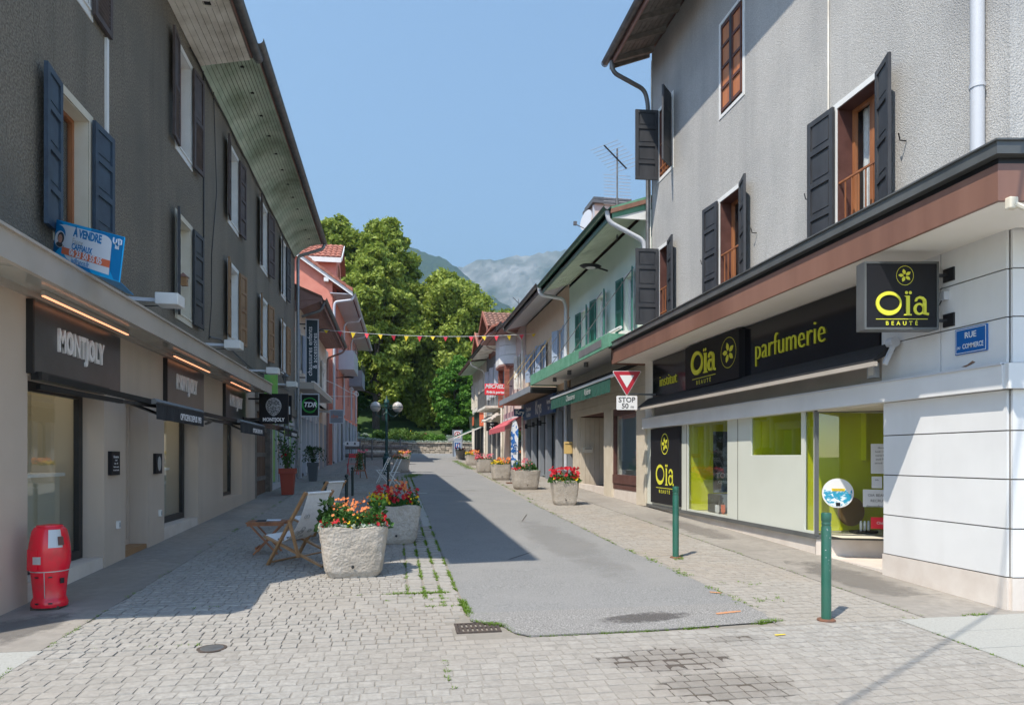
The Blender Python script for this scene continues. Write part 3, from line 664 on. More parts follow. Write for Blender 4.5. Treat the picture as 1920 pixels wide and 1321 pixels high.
W(15.5,16.36,4.24,5.8, band='white', fm='whitewin', sw=.46, shm='woodsh', angs=(.15,.12))
W(19.08,19.98,6.78,8.45, band='white', fm='whitewin', sw=.52, shm='brownsh', angs=(.15,.15))
W(19.08,19.98,4.36,5.88, band='white', fm='whitewin', sw=.48, shm='woodsh', angs=(.15,.15))
W(22.5,23.3,6.82,8.5, band='white', fm='whitewin', sw=.46, shm='darksh', angs=(.15,.1))
W(22.5,23.3,4.4,5.9, band='white', fm='whitewin', sw=.46, shm='woodsh', angs=(.15,.1))
# eaves: board soffits, first flat and cream, then a cove in faded green
P = [(-3.5,8.80),(-2.60,9.02)]
for i in range(9):
    t0, t1 = i/9, (i+1)/9; f = lambda t: (-3.5+.88*t, 8.80+.20*t)
    a, b = f(t0), f(t1); a = (a[0]+.010, a[1]); 
    MB().hexa([(a[0],5.1,a[1]),(b[0],5.1,b[1]),(b[0],13.3,b[1]),(a[0],13.3,a[1]),(a[0],5.1,a[1]+.02),(b[0],5.1,b[1]+.02),(b[0],13.3,b[1]+.02),(a[0],13.3,a[1]+.02)]).build('soffit_board', K['whiteboard'], hl)
NB = 14
def cove(t): an = t*math.pi/2; return (-3.5+.93*(1-math.cos(an))**.9, 8.80+.52*math.sin(an))
def cove(t): return (-3.5+.93*t, 8.80+.50*(1-(1-t)**2.2))
for i in range(NB):
    a, b = cove(i/NB), cove((i+1)/NB); dx, dz = b[0]-a[0], b[1]-a[1]; L_ = math.hypot(dx,dz); g = .013/L_
    a2 = (a[0]+dx*g, a[1]+dz*g)
    MB().hexa([(a2[0],13.3,a2[1]),(b[0],13.3,b[1]),(b[0],25.5,b[1]),(a2[0],25.5,a2[1]),(a2[0],13.3,a2[1]+.02),(b[0],13.3,b[1]+.02),(b[0],25.5,b[1]+.02),(a2[0],25.5,a2[1]+.02)]).build('soffit_board', K['greenboard'], hl)
mb = MB()       # solid behind the boards
mb.prism([(-3.5,5.1,8.83),(-2.6,5.1,9.04),(-2.6,5.1,9.10),(-3.5,5.1,9.25)], (0,8.2,0))
cv = [cove(i/NB) for i in range(NB+1)]
mb.prism([(x,13.3,z+.022) for x, z in cv]+[(-2.57,13.3,9.36),(-3.5,13.3,9.7)], (0,12.2,0))
mb.build('eaves', K['greywood'], hl)
for y in (9.9, 11.6): 
    v = MB(); ring(v, Fr((0,0,0),(0,1,0),(0,0,-1)), 0,0,0,0,0,0,0) if 0 else None
    x, z = -2.95, 8.925
    for a, b, c, d in ((-.11,-.06,-.11,.11),(.06,.11,-.11,.11),(-.06,.06,-.11,-.06),(-.06,.06,.06,.11)): v.box(x+a, x+b, y+c, y+d, z-.02+a*.22, z-.004+b*.22)
    v.m = 1; v.box(x-.06, x+.06, y-.06, y+.06, z-.012, z-.006); v.build('soffit_vent', [K['whiteboard'], K['darkin']], hl)
for k in range(12):
    y = 14+k*.97; x, z = cove(.62); MB().box(x-.05, x+.05, y-.03, y+.03, z-.008, z+.004).build('vent_slot', K['darkin'], hl)
MB().box(-2.60,-2.575,5.1,13.3,9.03,9.13).build('fascia_board', K['pinkbrown'], hl)
MB().box(-2.575,-2.55,13.3,25.5,9.30,9.42).build('fascia_board', K['pinkbrown'], hl)
gutter(hl, [(-2.495,5.1,9.08),(-2.495,13.35,9.08)], .08, K['zincdark']); gutter(hl, [(-2.465,13.25,9.38),(-2.465,25.55,9.38)], .088, K['zincdark'])
pipe(hl, [(-2.46,25.45,9.36),(-2.50,25.45,9.15),(-3.34,25.45,8.85),(-3.38,25.45,8.7),(-3.38,25.45,.9)], .055, K['zinc'])
for (ya_, yb_, z_) in ((5.1,13.28,9.14),(13.28,25.6,9.42)): MB().hexa([(-2.55,ya_,z_),(-12,ya_,z_+4),(-12,yb_,z_+4),(-2.55,yb_,z_),(-2.55,ya_,z_+.07),(-12,ya_,z_+4.1),(-12,yb_,z_+4.1),(-2.55,yb_,z_+.07)]).build('roof', K['tilebrown'], hl)
MB().box(-3.5,-3.47,9.12,9.18,5.6,6.8).build('cable_cover', K['white'], hl)
mb = MB(); mb.tube([(-3.49,13.5,8.85),(-3.48,13.5,6.5),(-3.49,13.52,4.0)], .012, 6); mb.tube([(-3.48,14.2,8.8),(-3.46,14.35,6.9),(-3.49,14.1,5.6),(-3.47,14.0,4.6),(-3.49,13.9,3.9)], .008, 6)
mb.tube([(-3.47,y,8.72+.03*math.sin(y*3)) for y in np.linspace(12.6,25.3,40)], .016, 6)
mb.tube([(-3.47,13.9,3.95),(-3.45,14.6,4.02),(-3.46,17.5,3.85),(-3.46,21,3.9),(-3.46,24,3.85)], .014, 6)
mb.build('cable', K['black'], hl)
# --- ground floor: taupe shopfront
R = .30
holesS = [(4.6,6.2,.2,2.42,R),(7.33,9.11,.2,2.44,R),(9.78,10.64,.3,2.44,R),(11.34,13.22,.3,2.46,R),(15.03,16.8,.78,2.46,R)]
mb = wall(FL, 2.6, 18.35, -.2, 3.3, holesS[1:], R)
mb.poly([(-3.5,18.35,0),(-3.75,18.35,0),(-3.75,18.35,3.3),(-3.5,18.35,3.3)])
mb = MB(); wall(FL, 6.0, 18.35, -.2, 3.3, holesS[1:], R, mb); mb.poly([(-3.5,18.35,0),(-3.8,18.35,0),(-3.8,18.35,3.3),(-3.5,18.35,3.3)])
mb.build('shop_wall', K['taupe'], hl)
def shopwin(s0, s1, z0, z1, post=None, low=False):
    f = MB(); ring(f, FL, s0+.005, s1-.005, z0+.005, z1, .07 if low else .10, -R, -R+.06)
    if post: FL.box(f, post, post+.07, z0+.1, z1-.1, -R+.004, -R+.056)
    w_ = f.build('shop_window', K['black'], hl); p = MB(); FL.box(p, s0+.08, s1-.08, z0+.08, z1-.08, -R+.02, -R+.028); p.build('pane', K['dglass'], w_); return w_
shopwin(7.33, 9.11, .42, 2.44, low=False); shopwin(11.34, 13.22, .55, 2.46); shopwin(15.03, 16.8, .78, 2.46, low=True)
for a, b, t in ((7.33,9.11,.42),(11.34,13.22,.55)):
    k = MB(); FL.box(k, a+.01, b-.01, 0, t, -R-.05, -.01); FL.box(k, a+.01, b+.25, 0, t-.06, -.01, .05) if 0 else None; k.build('stone_step', K['greywood'] if 0 else K['stonebase'], hl)
k = MB(); FL.box(k, 9.79, 10.63, 0, .4, -1.2, -.02); k.build('entrance_floor', K['oak'], hl)
k = MB(); ring(k, FL, 9.785, 10.635, .4, 2.44, .07, -R, -R+.05); FL.box(k, 9.855, 10.565, .41, 2.37, -R+.01, -R+.03); k.build('entrance_door', K['taupe'], hl)
# room behind the windows
k = MB(); k.poly([(-6,6.2,0.3),(-6,18.2,0.3),(-6,18.2,3.2),(-6,6.2,3.2)]); k.poly([(-6,18.2,.3),(-3.85,18.2,.3),(-3.85,18.2,3.2),(-6,18.2,3.2)]); k.poly([(-6,6.2,.3),(-3.85,6.2,.3),(-3.85,6.2,3.2),(-6,6.2,3.2)])
k.poly([(-6,6.2,.42),(-3.85,6.2,.42),(-3.85,18.2,.5),(-6,18.2,.5)]); k.poly([(-6,6.2,2.9),(-3.85,6.2,2.9),(-3.85,18.2,2.9),(-6,18.2,2.9)])
for y in (9.2,10.7,13.3,15.0): k.poly([(-6,y,.4),(-3.85,y,.4),(-3.85,y,3),(-6,y,3)])
for a, b in ((8.0,9.2),(12.2,13.3),(15.9,16.9)): k.poly([(-4.35,a,.4),(-4.35,b,.4),(-4.35,b,3),(-4.35,a,3)])
k.build('shop_interior', K['interior'], hl)
for k_, (ya_, yb_) in enumerate(((7.4,9.0),(11.4,13.1),(15.1,16.7))):
    cl_ = thing('ceiling_light', ['lit ceiling strip inside the nearest left shop window','lit ceiling strip inside the middle left shop window','lit ceiling strip inside the farthest left shop window'][k_], 'light', (-4.05,ya_,2.85)); MB().box(-4.1,-3.98,ya_,yb_,2.84,2.88).build('housing', K['white'], cl_); MB().box(-4.09,-3.99,ya_+.02,yb_-.02,2.832,2.84).build('tube', K['shoplight'], cl_)
for (y, n_) in ((8.5,2),(12.4,2),(16.0,1)):
    c_ = thing('display_counter', {8.5:'cream display counter with spectacles behind the nearest left shop window',12.4:'cream display counter behind the middle left shop window',16.0:'cream display ledge behind the farthest left shop window'}[y], 'counter', (-4.2,y,.45))
    MB().box(-4.5,-3.95,y-.55,y+.5,.43,1.42).build('body', K['interior'], c_); MB().box(-4.54,-3.91,y-.6,y+.55,1.42,1.46).build('top', K['white'], c_)
gl = thing('spectacles', 'pair of dark spectacles on the counter in the nearest left shop window', 'glasses', (-4.1,8.5,1.46))
mb = MB()
for s_ in (-.035,.035): mb.tube([(-4.1+.0*math.cos(t), 8.5+s_+.026*math.cos(t), 1.50+.02*math.sin(t)) for t in np.linspace(0,6.283,13)], .003, 5)
mb.tube([(-4.1,8.49,1.50),(-4.1,8.51,1.50)], .003, 5); mb.tube([(-4.1,8.437,1.505),(-4.22,8.437,1.49)], .003, 5); mb.tube([(-4.1,8.563,1.505),(-4.22,8.563,1.49)], .003, 5)
mb.build('frame', K['black'], gl)
# canopy over the shopfront
cn = thing('shop_canopy', 'beige metal canopy with glossy panels running over the taupe shopfront', 'canopy', (-3.2,5.4,3.2))
MB().box(-2.98,-2.93,5.4,17.4,3.17,3.40).build('fascia', K['taupe_edge'], cn)
MB().box(-2.99,-2.90,5.4,17.43,3.40,3.425).build('edge_strip', K['taupe_edge'], cn)
MB().box(-3.5,-2.99,5.4,17.4,3.33,3.40).build('deck', K['taupe_edge'], cn)
MB().box(-3.5,-2.93,17.4,17.45,3.22,3.40).build('end_cap', K['taupe_edge'], cn)
MB().box(-7.5,-2.935,5.35,5.995,3.18,3.405).build('return_canopy', K['taupe_edge'], cn)
y = 5.42
while y < 17.3: b = min(y+.945, 17.38); MB().box(-3.49,-2.985,y+.006,b-.006,3.255,3.275).build('soffit_panel', K['gloss_panel'], cn); y += .95
mb = MB(); mb.box(-3.50,-3.44,5.4,17.4,3.20,3.262); mb.build('wall_strip', K['taupe_edge'], cn)
# MONTJOLY plates, light bars
for i, (a, b, l_) in enumerate(((7.33,9.45,'brushed grey MONTJOLY plate nearest the camera above the first shop window'),(11.31,13.35,'brushed grey MONTJOLY plate above the second shop window'),(15.03,16.95,'brushed grey MONTJOLY plate above the farthest shop window'))):
    sg = thing('shop_sign', l_, 'sign', (-3.45,(a+b)/2,2.5), 'MONTJOLY plates over the shop windows')
    MB().box(-3.5,-3.44,a,b,2.47,3.17).build('plate', K['sgrey'], sg); MB().box(-3.5,-3.437,a-.03,a,2.46,3.18).build('edge', K['black'], sg)
    text('MONTJOLY', sg, (-3.435,(a+b)/2-.05+(0 if i else .0),2.85), (0,1,0), (0,0,1), .33, K['letter'], bold=.010, ext=.018, sx=.60, space=1.14)
    lb = thing('light_bar', ['glowing orange light bar over the nearest MONTJOLY plate','glowing orange light bar over the middle MONTJOLY plate','glowing orange light bar over the farthest MONTJOLY plate'][i], 'light', (-3.3,(a+b)/2,3.2), 'light bars under the canopy')
    MB().box(-3.335,-3.30,a-.1,b-.1,3.2,3.25).build('housing', K['taupe_edge'], lb); MB().box(-3.33,-3.305,a-.1,b-.1,3.188,3.20).build('tube', K['warmlight'], lb)
# awning bars and valances
for i, (y0, y1, ya) in enumerate(((9.15,11.3,7.35),(13.9,16.4,11.5),(19.4,21.9,16.6))):
    aw = thing('awning', ['folded black awning lettered OPTICIENS DEPUIS 1993 over the nearest windows','folded black lettered awning beside the owl hanging sign','folded black awning farthest along the left shopfronts'][i], 'awning', (-3.2,y0,2.3), 'folded black awnings')
    g = .0 if i < 2 else .1
    mb = MB(); mb.prism([(-3.04,y0,2.36+g),(-2.94,y0,2.38+g),(-2.90,y0,2.34+g),(-2.93,y0,2.31+g),(-3.04,y0,2.31+g)], (0,y1-y0,0)); mb.build('front_bar', K['zincdark'], aw)
    mb = MB(); n = 24
    for k in range(n):
        a, b = y0+(y1-y0)*k/n, y0+(y1-y0)*(k+1)/n; oa, ob_ = .012*math.sin(k*1.3), .012*math.sin((k+1)*1.3)
        mb.hexa([(-2.915+oa,a,2.12+g),(-2.911+oa,a,2.12+g),(-2.911+ob_,b,2.12+g),(-2.915+ob_,b,2.12+g),(-2.92,a,2.335+g),(-2.916,a,2.335+g),(-2.916,b,2.335+g),(-2.92,b,2.335+g)])
    vl = mb.build('valance', K['blackfab'], aw)
    text('OPTICIENS DEPUIS 1993', aw, (-2.895,(y0+y1)/2+.35,2.2+g), (0,1,0), (0,0,1), .125, K['letter'], bold=.002, ext=.001, sx=.78)
    mb = MB(); mb.box(-3.48,-3.38,ya,ya+1.6,2.40+g,2.48+g) if i < 2 else None; mb.build('roller', K['black'], aw) if i < 2 else None
    bars(aw, 'arm', K['black'], [((-3.44,ya,2.44+g),(-3.0,y0+.02,2.34+g),.06,.06), ((-3.46,ya+.1,2.34+g),(-3.1,y0-.6,2.29+g),.045,.05), ((-3.1,y0-.6,2.29+g),(-3.0,y0+.3,2.30+g),.04,.04), ((-3.1,y0-.35,2.29+g),(-3.02,y0+.5,2.2+g),.03,.03)]+([((-3.0,y1,2.30+g),(-3.1,y1+1.2,2.26+g),.035,.035), ((-3.1,y1+1.2,2.26+g),(-3.45,y1+2.2,2.26+g),.035,.035)] if i < 2 else []))
# plaques
for (y, z0, z1, l_, em) in ((9.36,1.42,1.72,'small dark opening-hours plaque on the first taupe column',0),(10.98,1.40,1.70,'small dark plaque with white owl oval on second taupe column',1)):
    pq = thing('plaque', l_, 'plaque', (-3.47,y,z0))
    MB().box(-3.5,-3.455,y-.14,y+.12,z0,z1).build('plate', K['blackmatte'], pq)
    if em: mb = MB(); mb.disc((-3.452,y-.01,(z0+z1)/2),.075,(1,0,0),20,ru=.11); mb.build('owl_print', K['greyprint'], pq)
    else:
        for k, (t, s_) in enumerate((('Horaires',.045),('Lundi',.03),('14h - 19h',.03),('Mardi au samedi',.025),('9h-12h / 14h-19h',.025))): text(t, pq, (-3.452,y-.01,z1-.07-k*.042), (0,1,0), (0,0,1), s_, K['letter'], ext=.0008)
for y, z in ((9.5,.78),(11.1,.80)):
    so = thing('doorbell_box', 'small white box low on the %s taupe column' % ('first' if y < 10 else 'second'), 'switch', (-3.5,y,z)); MB().box(-3.5,-3.465,y-.035,y+.035,z-.05,z+.05).build('case', K['white'], so, bevel=.006); MB().box(-3.465,-3.46,y-.02,y+.02,z-.03,z+.03).build('button', K['greyprint'], so)
# owl hanging sign
ow = thing('hanging_sign', 'black square hanging sign with white owl emblem and MONTJOLY lettering', 'sign', (-3.5,17.5,2.5))
MB().box(-3.24,-2.56,17.5,17.62,2.46,3.20).build('board', K['blackmatte'], ow)
for z_ in (3.05,2.56): MB().box(-3.5,-3.24,17.54,17.58,z_,z_+.04).build('bracket', K['black'], ow)
mb = MB(); cx, cz = -2.9, 2.90; yy = 17.494
mb.m = 0
def egg(t, k=1): x = math.cos(t)*.185*k; z = math.sin(t)*(.20 if math.sin(t) > 0 else .25)*k; return x*(1 if z > 0 else 1-.9*(z/-.25)**2*.35), z
mb.poly([(cx+egg(t)[0], yy, cz+egg(t)[1]) for t in np.linspace(0, 6.283, 33)[:-1]])
emb = mb.build('owl_emblem', K['greyprint'], ow)
mb = MB(); rr = random.Random(3)
for _ in range(210):
    t = rr.uniform(0,6.28); k = math.sqrt(rr.random())*.93; ex, ez = egg(t, k)
    if min(math.hypot(ex-.065, ez-.075), math.hypot(ex+.065, ez-.075)) < .055: continue
    a = rr.uniform(0, math.pi); l = .012; c, s_ = math.cos(a), math.sin(a); w_ = .0045
    mb.poly([(cx+ex+c*l-s_*w_, yy-.003, cz+ez+s_*l+c*w_), (cx+ex-c*l-s_*w_, yy-.003, cz+ez-s_*l+c*w_), (cx+ex-c*l+s_*w_, yy-.003, cz+ez-s_*l-c*w_), (cx+ex+c*l+s_*w_, yy-.003, cz+ez+s_*l-c*w_)])
for sx in (-.065,.065):
    for (ro, ri) in ((.05,.04),(.03,.018)):
        for k in range(20):
            a, b = 6.283*k/20, 6.283*(k+1)/20
            mb.poly([(cx+sx+ro*math.cos(a),yy-.004,cz+.075+ro*math.sin(a)),(cx+sx+ro*math.cos(b),yy-.004,cz+.075+ro*math.sin(b)),(cx+sx+ri*math.cos(b),yy-.004,cz+.075+ri*math.sin(b)),(cx+sx+ri*math.cos(a),yy-.004,cz+.075+ri*math.sin(a))])
mb.build('owl_strokes', K['blackmatte'], emb)
text('MONTJOLY', ow, (-2.9,17.49,2.56), (1,0,0), (0,0,1), .12, K['letter'], bold=.005, ext=.001, sx=.82)
# floodlights on arms above the canopy
def flood(y, z, yaw=0, lab=''):
    t = thing('floodlight', lab, 'floodlight', (-3.5,y,z), 'floodlights on the dark facade')
    MB().box(-3.5,-3.46,y-.03,y+.03,z-.08,z+.13).build('wall_plate', K['white'], t)
    MB().bar((-3.47,y,z+.05),(-2.98,y+.12,z+.06),.04,.045).build('arm', K['lightgrey'], t)
    MB().box(-3.0,-2.72,y-.06,y+.24,z-.02,z+.13).build('housing', K['white'], t, bevel=.012)
    MB().box(-3.49,-3.42,y+.05,y+.13,z-.12,z-.02).build('junction_box', K['cream'], t)
    MB().tube([(-3.45,y+.1,z-.05),(-3.3,y+.1,z-.06),(-3.15,y+.11,z-.02),(-2.95,y+.15,z)], .007, 6).build('cable', K['black'], t)
flood(9.4, 3.62, lab='white floodlight on an arm nearest the for-sale sign'); flood(13.0, 3.62, lab='white floodlight on an arm between two window bays'); flood(17.1, 3.66, lab='white floodlight on an arm above the canopy end')
flood(20.2, 3.66, lab='farthest white floodlight on the dark facade beside the drainpipe')
bh = thing('bird_house', 'tiny pinkish wooden bird house on a left window reveal', 'bird house', (-3.52,12.3,4.55))
MB().box(-3.56,-3.46,12.35,12.45,4.56,4.70).build('body', K['deckwood'], bh); MB().prism([(-3.58,12.33,4.70),(-3.51,12.33,4.77),(-3.44,12.33,4.70)], (0,.14,0)).build('roof', K['pinkbrown'], bh); MB().disc((-3.457,12.40,4.64),.018,(1,0,0),12).build('hole', K['black'], bh)
# for-sale board -------------------------------------------------------------
fs = thing('for_sale_sign', 'bright blue A VENDRE for-sale board tilted above the canopy', 'sign', (-3.3,7.75,3.55))
A0 = V((-3.12,6.98,3.86)); A1 = V((-2.98,8.32,4.13)); B1 = V((-2.98,8.20,3.53)); 
xd = (V((-2.96,8.35,4.12))-V((-2.96,6.87,3.80)))
O_ = V((-3.40,7.69,4.08)); X_ = V((-2.49,6.93,3.71))-O_; Wd = X_.length; X_.normalize(); U_ = O_-V((-3.45,7.70,3.66)); U_ = U_.normalized(); Nn = X_.cross(U_).normalized()
Hh = .425
def q(a, b, n=0): return O_+X_*(a*Wd)+U_*((b-1)*Hh)+Nn*n
def fpoly(pts, m, n, name='print'): return MB().poly([q(a, b, n) for a, b in pts]).build(name, m, fs, recalc=False)
MB().prism([q(0,0,0),q(1,0,0),q(1,1,0),q(0,1,0)], -Nn*.012).build('board', K['bluesky'], fs)
arc = lambda cx, cy, rx, ry, a0, a1, n=10: [(cx+rx*math.cos(a0+(a1-a0)*i/n), cy+ry*math.sin(a0+(a1-a0)*i/n)) for i in range(n+1)]
hp = math.pi/2
fpoly([(0,.12)]+arc(0,.0,.30,.42,hp,0,8)[::-1][::-1]+[(.62,0)]+[(.55,.12),(.24,.3),(.17,.55)]+arc(.0,.72,.17,.28,0,hp,8)+[(0,.98)], K['bluemid'], .002)
fpoly([(.56,.99),(.999,.99),(.999,.02),(.93,.02)]+[(.86,.2),(.84,.5),(.84,.75),(.75,.86),(.5,.86)], K['bluemid'], .0025)
fpoly([(.15,.93),(.72,.93)]+arc(.72,.78,.13,.15,hp,0,8)+[(.86,.08),(.36,.10)]+arc(.36,.36,.20,.26,-hp,-math.pi,8)+arc(.05,.70,.12,.2,0,hp,5), K['cardwhite'], .004)
text('À VENDRE', fs, q(.50,.80,.006), X_, U_, .11, K['bluemid'], bold=.004, ext=.001)
text('Fanny', fs, q(.285,.60,.006), X_, U_, .085, K['greyprint'], ext=.0008, align='LEFT')
text('CAFFIAUX', fs, q(.285,.475,.006), X_, U_, .082, K['bluemid'], bold=.002, ext=.0008, align='LEFT')
fpoly([(.14,.40),(.86,.40),(.86,.24),(.14,.24)], K['orangecard'], .006, 'phone_strip')
text('06 23 50 55 05', fs, q(.505,.318,.008), X_, U_, .082, K['cardwhite'], bold=.002, ext=.0008, sx=1.22)
text('iadfrance.fr', fs, q(.30,.16,.006), X_, U_, .075, K['bluemid'], ext=.0008, align='LEFT')
text('iad', fs, q(.93,.74,.006), X_, U_, .06, K['cardwhite'], bold=.002, ext=.0008)
mb = MB(); mb.tube([q(.875,.93,.008),q(.875,.84,.008),q(.895,.80,.008),q(.92,.84,.008),q(.92,.90,.008),q(.945,.92,.008),q(.955,.80,.008),q(.985,.82,.008),q(.985,.9,.008),q(.955,.92,.008)], .007, 6); mb.build('logo', K['cardwhite'], fs)
cx, cy = .10, .56
pc = MB().poly([q(cx+.098*math.cos(t)*.85, cy+.21*math.sin(t)*.95, .008) for t in np.linspace(0,6.283,25)[:-1]]).build('portrait_ground', K['cardwhite'], fs, recalc=False)
def el(rx, ry, ox, oy, m, n): return MB().poly([q(cx+ox+rx*math.cos(t), cy+oy+ry*math.sin(t), n) for t in np.linspace(0,6.283,21)[:-1]]).build('portrait_print', m, fs, recalc=False)
el(.052,.135,.012,.04,K['ink'],.0095); el(.052,.06,.0,-.125,K['ink'],.0095); K['skinp'] = mat('skin_print', (.55,.29,.21), rough=.6); el(.034,.10,.006,.015,K['skinp'],.011); el(.012,.006,.006,-.035,K['redprint'],.0125); el(.006,.006,-.008,.035,K['ink'],.0125); el(.006,.006,.02,.035,K['ink'],.0125)
MB().prism([q(0,1,-.012),q(0,0,-.012),q(.0,.06,-.22),q(.0,.94,-.22)], X_*.012).build('side_panel', K['bluesky'], fs)
MB().hexa([q(.60,.0,-.012),q(1,.0,-.012),q(.80,-.22,-.30),q(.68,-.22,-.30),q(.60,.02,-.012),q(1,.02,-.012),q(.80,-.20,-.30),q(.68,-.20,-.30)]).build('under_panel', K['bluemid'], fs)
bars(fs, 'bracket', K['zincdark'], [(q(.3,.5,-.012),(-3.5,7.9,3.75),.03,.03), (q(.8,.3,-.012),(-3.5,8.1,3.6),.03,.03)])
# ================================================================== LEFT: door, florist, low house, pink building
MB().box(-3.52,-3.42,18.35,25.5,3.05,3.32).build('lintel', K['dark_render'], hl)
mb = MB(); FL.box(mb, 18.35, 18.6, 0, 3.05, -.2, 0); FL.box(mb, 20.55, 20.9, 0, 3.05, -.2, 0); FL.box(mb, 18.6, 20.55, 2.85, 3.05, -.2, 0); mb.build('stone_jamb', K['greywood'], hl)
dd = MB(); FL.box(dd, 18.6, 20.55, .5, 2.85, -.2, -.16); dd = dd.build('old_door', K['olddoor'], hl)
for i in range(10): mb = MB(); FL.box(mb, 18.61+i*.194, 18.61+i*.194+.183, .56, 2.84, -.16, -.14+random.uniform(0,.012)); mb.build('plank', K['olddoor'], dd)
for z in (1.0, 1.65, 2.4):
    mb = MB(); FL.box(mb, 18.62, 20.53, z, z+.12, -.135, -.10); mb.build('door_rail', K['greywood'], dd)
fr = MB()
for y in (20.9, 21.75, 22.9, 24.2, 25.4): FL.box(fr, y, y+.09, .5, 3.05, -.12, 0)
FL.box(fr, 20.99, 25.4, 2.75, 3.05, -.10, -.01); FL.box(fr, 20.99, 25.4, .5, .85, -.10, -.01)
fl = fr.build('florist_front', K['lightgrey'], hl)
for a, b in ((20.99,21.75),(21.84,22.9),(22.99,24.2),(24.29,25.4)): mb = MB(); FL.box(mb, a, b, .85, 2.75, -.07, -.06); mb.build('pane', K['dglass'], fl)
mb = MB(); FL.box(mb, 21.05, 21.7, .9, 2.7, -.055, -.052); K['limefilm'] = mat('lime_window_film', (.16,.5,.12), (.3,.55,.1), rough=.4, scale=2); mb.build('window_film', K['limefilm'], fl)
mb = MB(); FL.box(mb, 24.35, 24.9, 1.5, 2.7, -.055, -.052); mb.build('window_film', K['limefilm'], fl)
mb = MB(); FL.box(mb, 20.95, 25.45, 0, .5, -.12, -.02); mb.build('plinth', K['greywood'], hl)
mb = MB(); mb.poly([(-5.5,20.9,.5),(-5.5,25.4,.5),(-5.5,25.4,3),(-5.5,20.9,3)]); mb.poly([(-5.5,25.4,.5),(-3.6,25.4,.5),(-3.6,25.4,3),(-5.5,25.4,3)]); mb.poly([(-5.5,20.9,.5),(-3.6,20.9,.5),(-3.6,25.4,.5),(-5.5,25.4,.5)]); mb.build('florist_interior', K['whiteboard'], hl)
# small signs near the florist
sg = thing('hanging_sign', 'small narrow black and white sign beside the drainpipe of the dark house', 'sign', (-3.4,24.6,3.0))
MB().box(-3.42,-3.2,22.6,22.66,2.75,3.6).build('board', K['blackmatte'], sg); MB().box(-3.38,-3.24,22.59,22.595,3.0,3.25).build('print', K['signwhite'], sg)
sg = thing('hanging_sign', 'green leafy florist sign hanging under the wall lantern', 'sign', (-3.4,19.2,3.5))
MB().box(-3.42,-3.08,19.2,19.25,3.35,3.86).build('board', K['limefilm'], sg); MB().box(-3.5,-3.42,19.2,19.24,3.7,3.74).build('bracket', K['black'], sg)
text('fleurs', sg, (-3.25,19.19,3.6), (1,0,0), (0,0,1), .11, K['signwhite'], ext=.001) if 0 else None
ln = thing('wall_lantern', 'small black iron wall lantern near the end of the dark house', 'lantern', (-3.5,21,4.0))
MB().tube([(-3.5,21,4.1),(-3.3,21,4.2),(-3.15,21,4.12)], .012, 6).build('arm', K['black'], ln); MB().lathe([(.03,0),(.09,.18),(.11,.2),(.02,.3)], (-3.15,21,3.82), 6).build('lamp_glass', K['zincdark'], ln)
# --- low house
lh = thing('low_house', 'low cream house with pinkish board eaves and pale shop canopy left of the street', 'house', (-3.5,25.6,G(25.6)))
hs = [(26.3,27.3,4.9,6.3),(29.2,30.0,4.9,6.3),(31.6,32.3,4.9,6.3),(34.3,35.0,4.9,6.3)]
mb = wall(FL, 25.55, 38.4, 4.0, 7.3, hs, .15); mb.poly([(-3.5,38.4,0),(-3.5,38.4,7.3),(-10,38.4,9),(-10,38.4,0)]); mb.poly([(-10,25.55,0),(-10,38.4,0),(-10,38.4,9),(-10,25.55,9)]); mb.build('wall', K['creamwall'], lh)
for h in hs: window(FL, lh, *h, rev=.12, fm='bluegrey', band='whiteboard', sw=(.35,.35), shm='bluegrey' if h[0] < 28 else 'whiteboard', style='plain3', angs=(.2,.2))
for i in range(8):
    a, b = -3.5+i*.115, -3.5+(i+1)*.115-.008; za, zb = 7.28+(i)*.01, 7.28+(i+1)*.01
    MB().hexa([(a,25.6,za),(b,25.6,zb),(b,36.8,zb),(a,36.8,za),(a,25.6,za+.02),(b,25.6,zb+.02),(b,36.8,zb+.02),(a,36.8,za+.02)]).build('soffit_board', K['pinkbrown'], lh)
MB().hexa([(-2.57,25.6,7.4),(-10,25.6,10.4),(-10,38.4,10.4),(-2.57,36.8,7.4),(-2.57,25.6,7.5),(-10,25.6,10.55),(-10,38.4,10.55),(-2.57,36.8,7.5)]).build('roof', K['tilebrown'], lh)
MB().box(-2.6,-2.56,25.6,36.8,7.22,7.42).build('fascia_board', K['pinkbrown'], lh)
MB().prism([(-3.5,25.62,6.9),(-2.6,25.62,7.3),(-2.6,25.62,7.45),(-3.5,25.62,7.9)], (0,.05,0)).build('gable_board', K['pinkbrown'], lh)
gutter(lh, [(-2.48,25.6,7.42),(-2.48,36.9,7.42)], .08, K['zincdark'])
pipe(lh, [(-2.48,36.7,7.35),(-2.6,36.7,7.1),(-3.36,36.7,6.8),(-3.40,36.7,6.6),(-3.40,36.7,1.2)], .05, K['pinkbrown']); pipe(lh, [(-2.5,25.8,7.3),(-2.6,25.8,7.0),(-3.3,25.8,6.75)], .05, K['zincdark'])
MB().hexa([(-3.5,25.7,4.12),(-2.85,25.7,4.12),(-2.85,33.2,4.18),(-3.5,33.2,4.18),(-3.5,25.7,4.36),(-2.85,25.7,4.36),(-2.85,33.2,4.42),(-3.5,33.2,4.42)]).build('shop_canopy', K['taupe_edge'], lh)
MB().box(-2.95,-2.84,25.69,33.3,4.36,4.40).build('canopy_edge', K['white'], lh)
mb = MB()
for y in (25.6,26.9,28.4,29.6,31.0,31.6,33.0): FL.box(mb, y, y+.22, .7, 4.1, -.2, .04)
FL.box(mb, 25.82, 33.0, 3.2, 4.1, -.2, -.02); mb.build('shopfront', K['lightgrey'], lh)
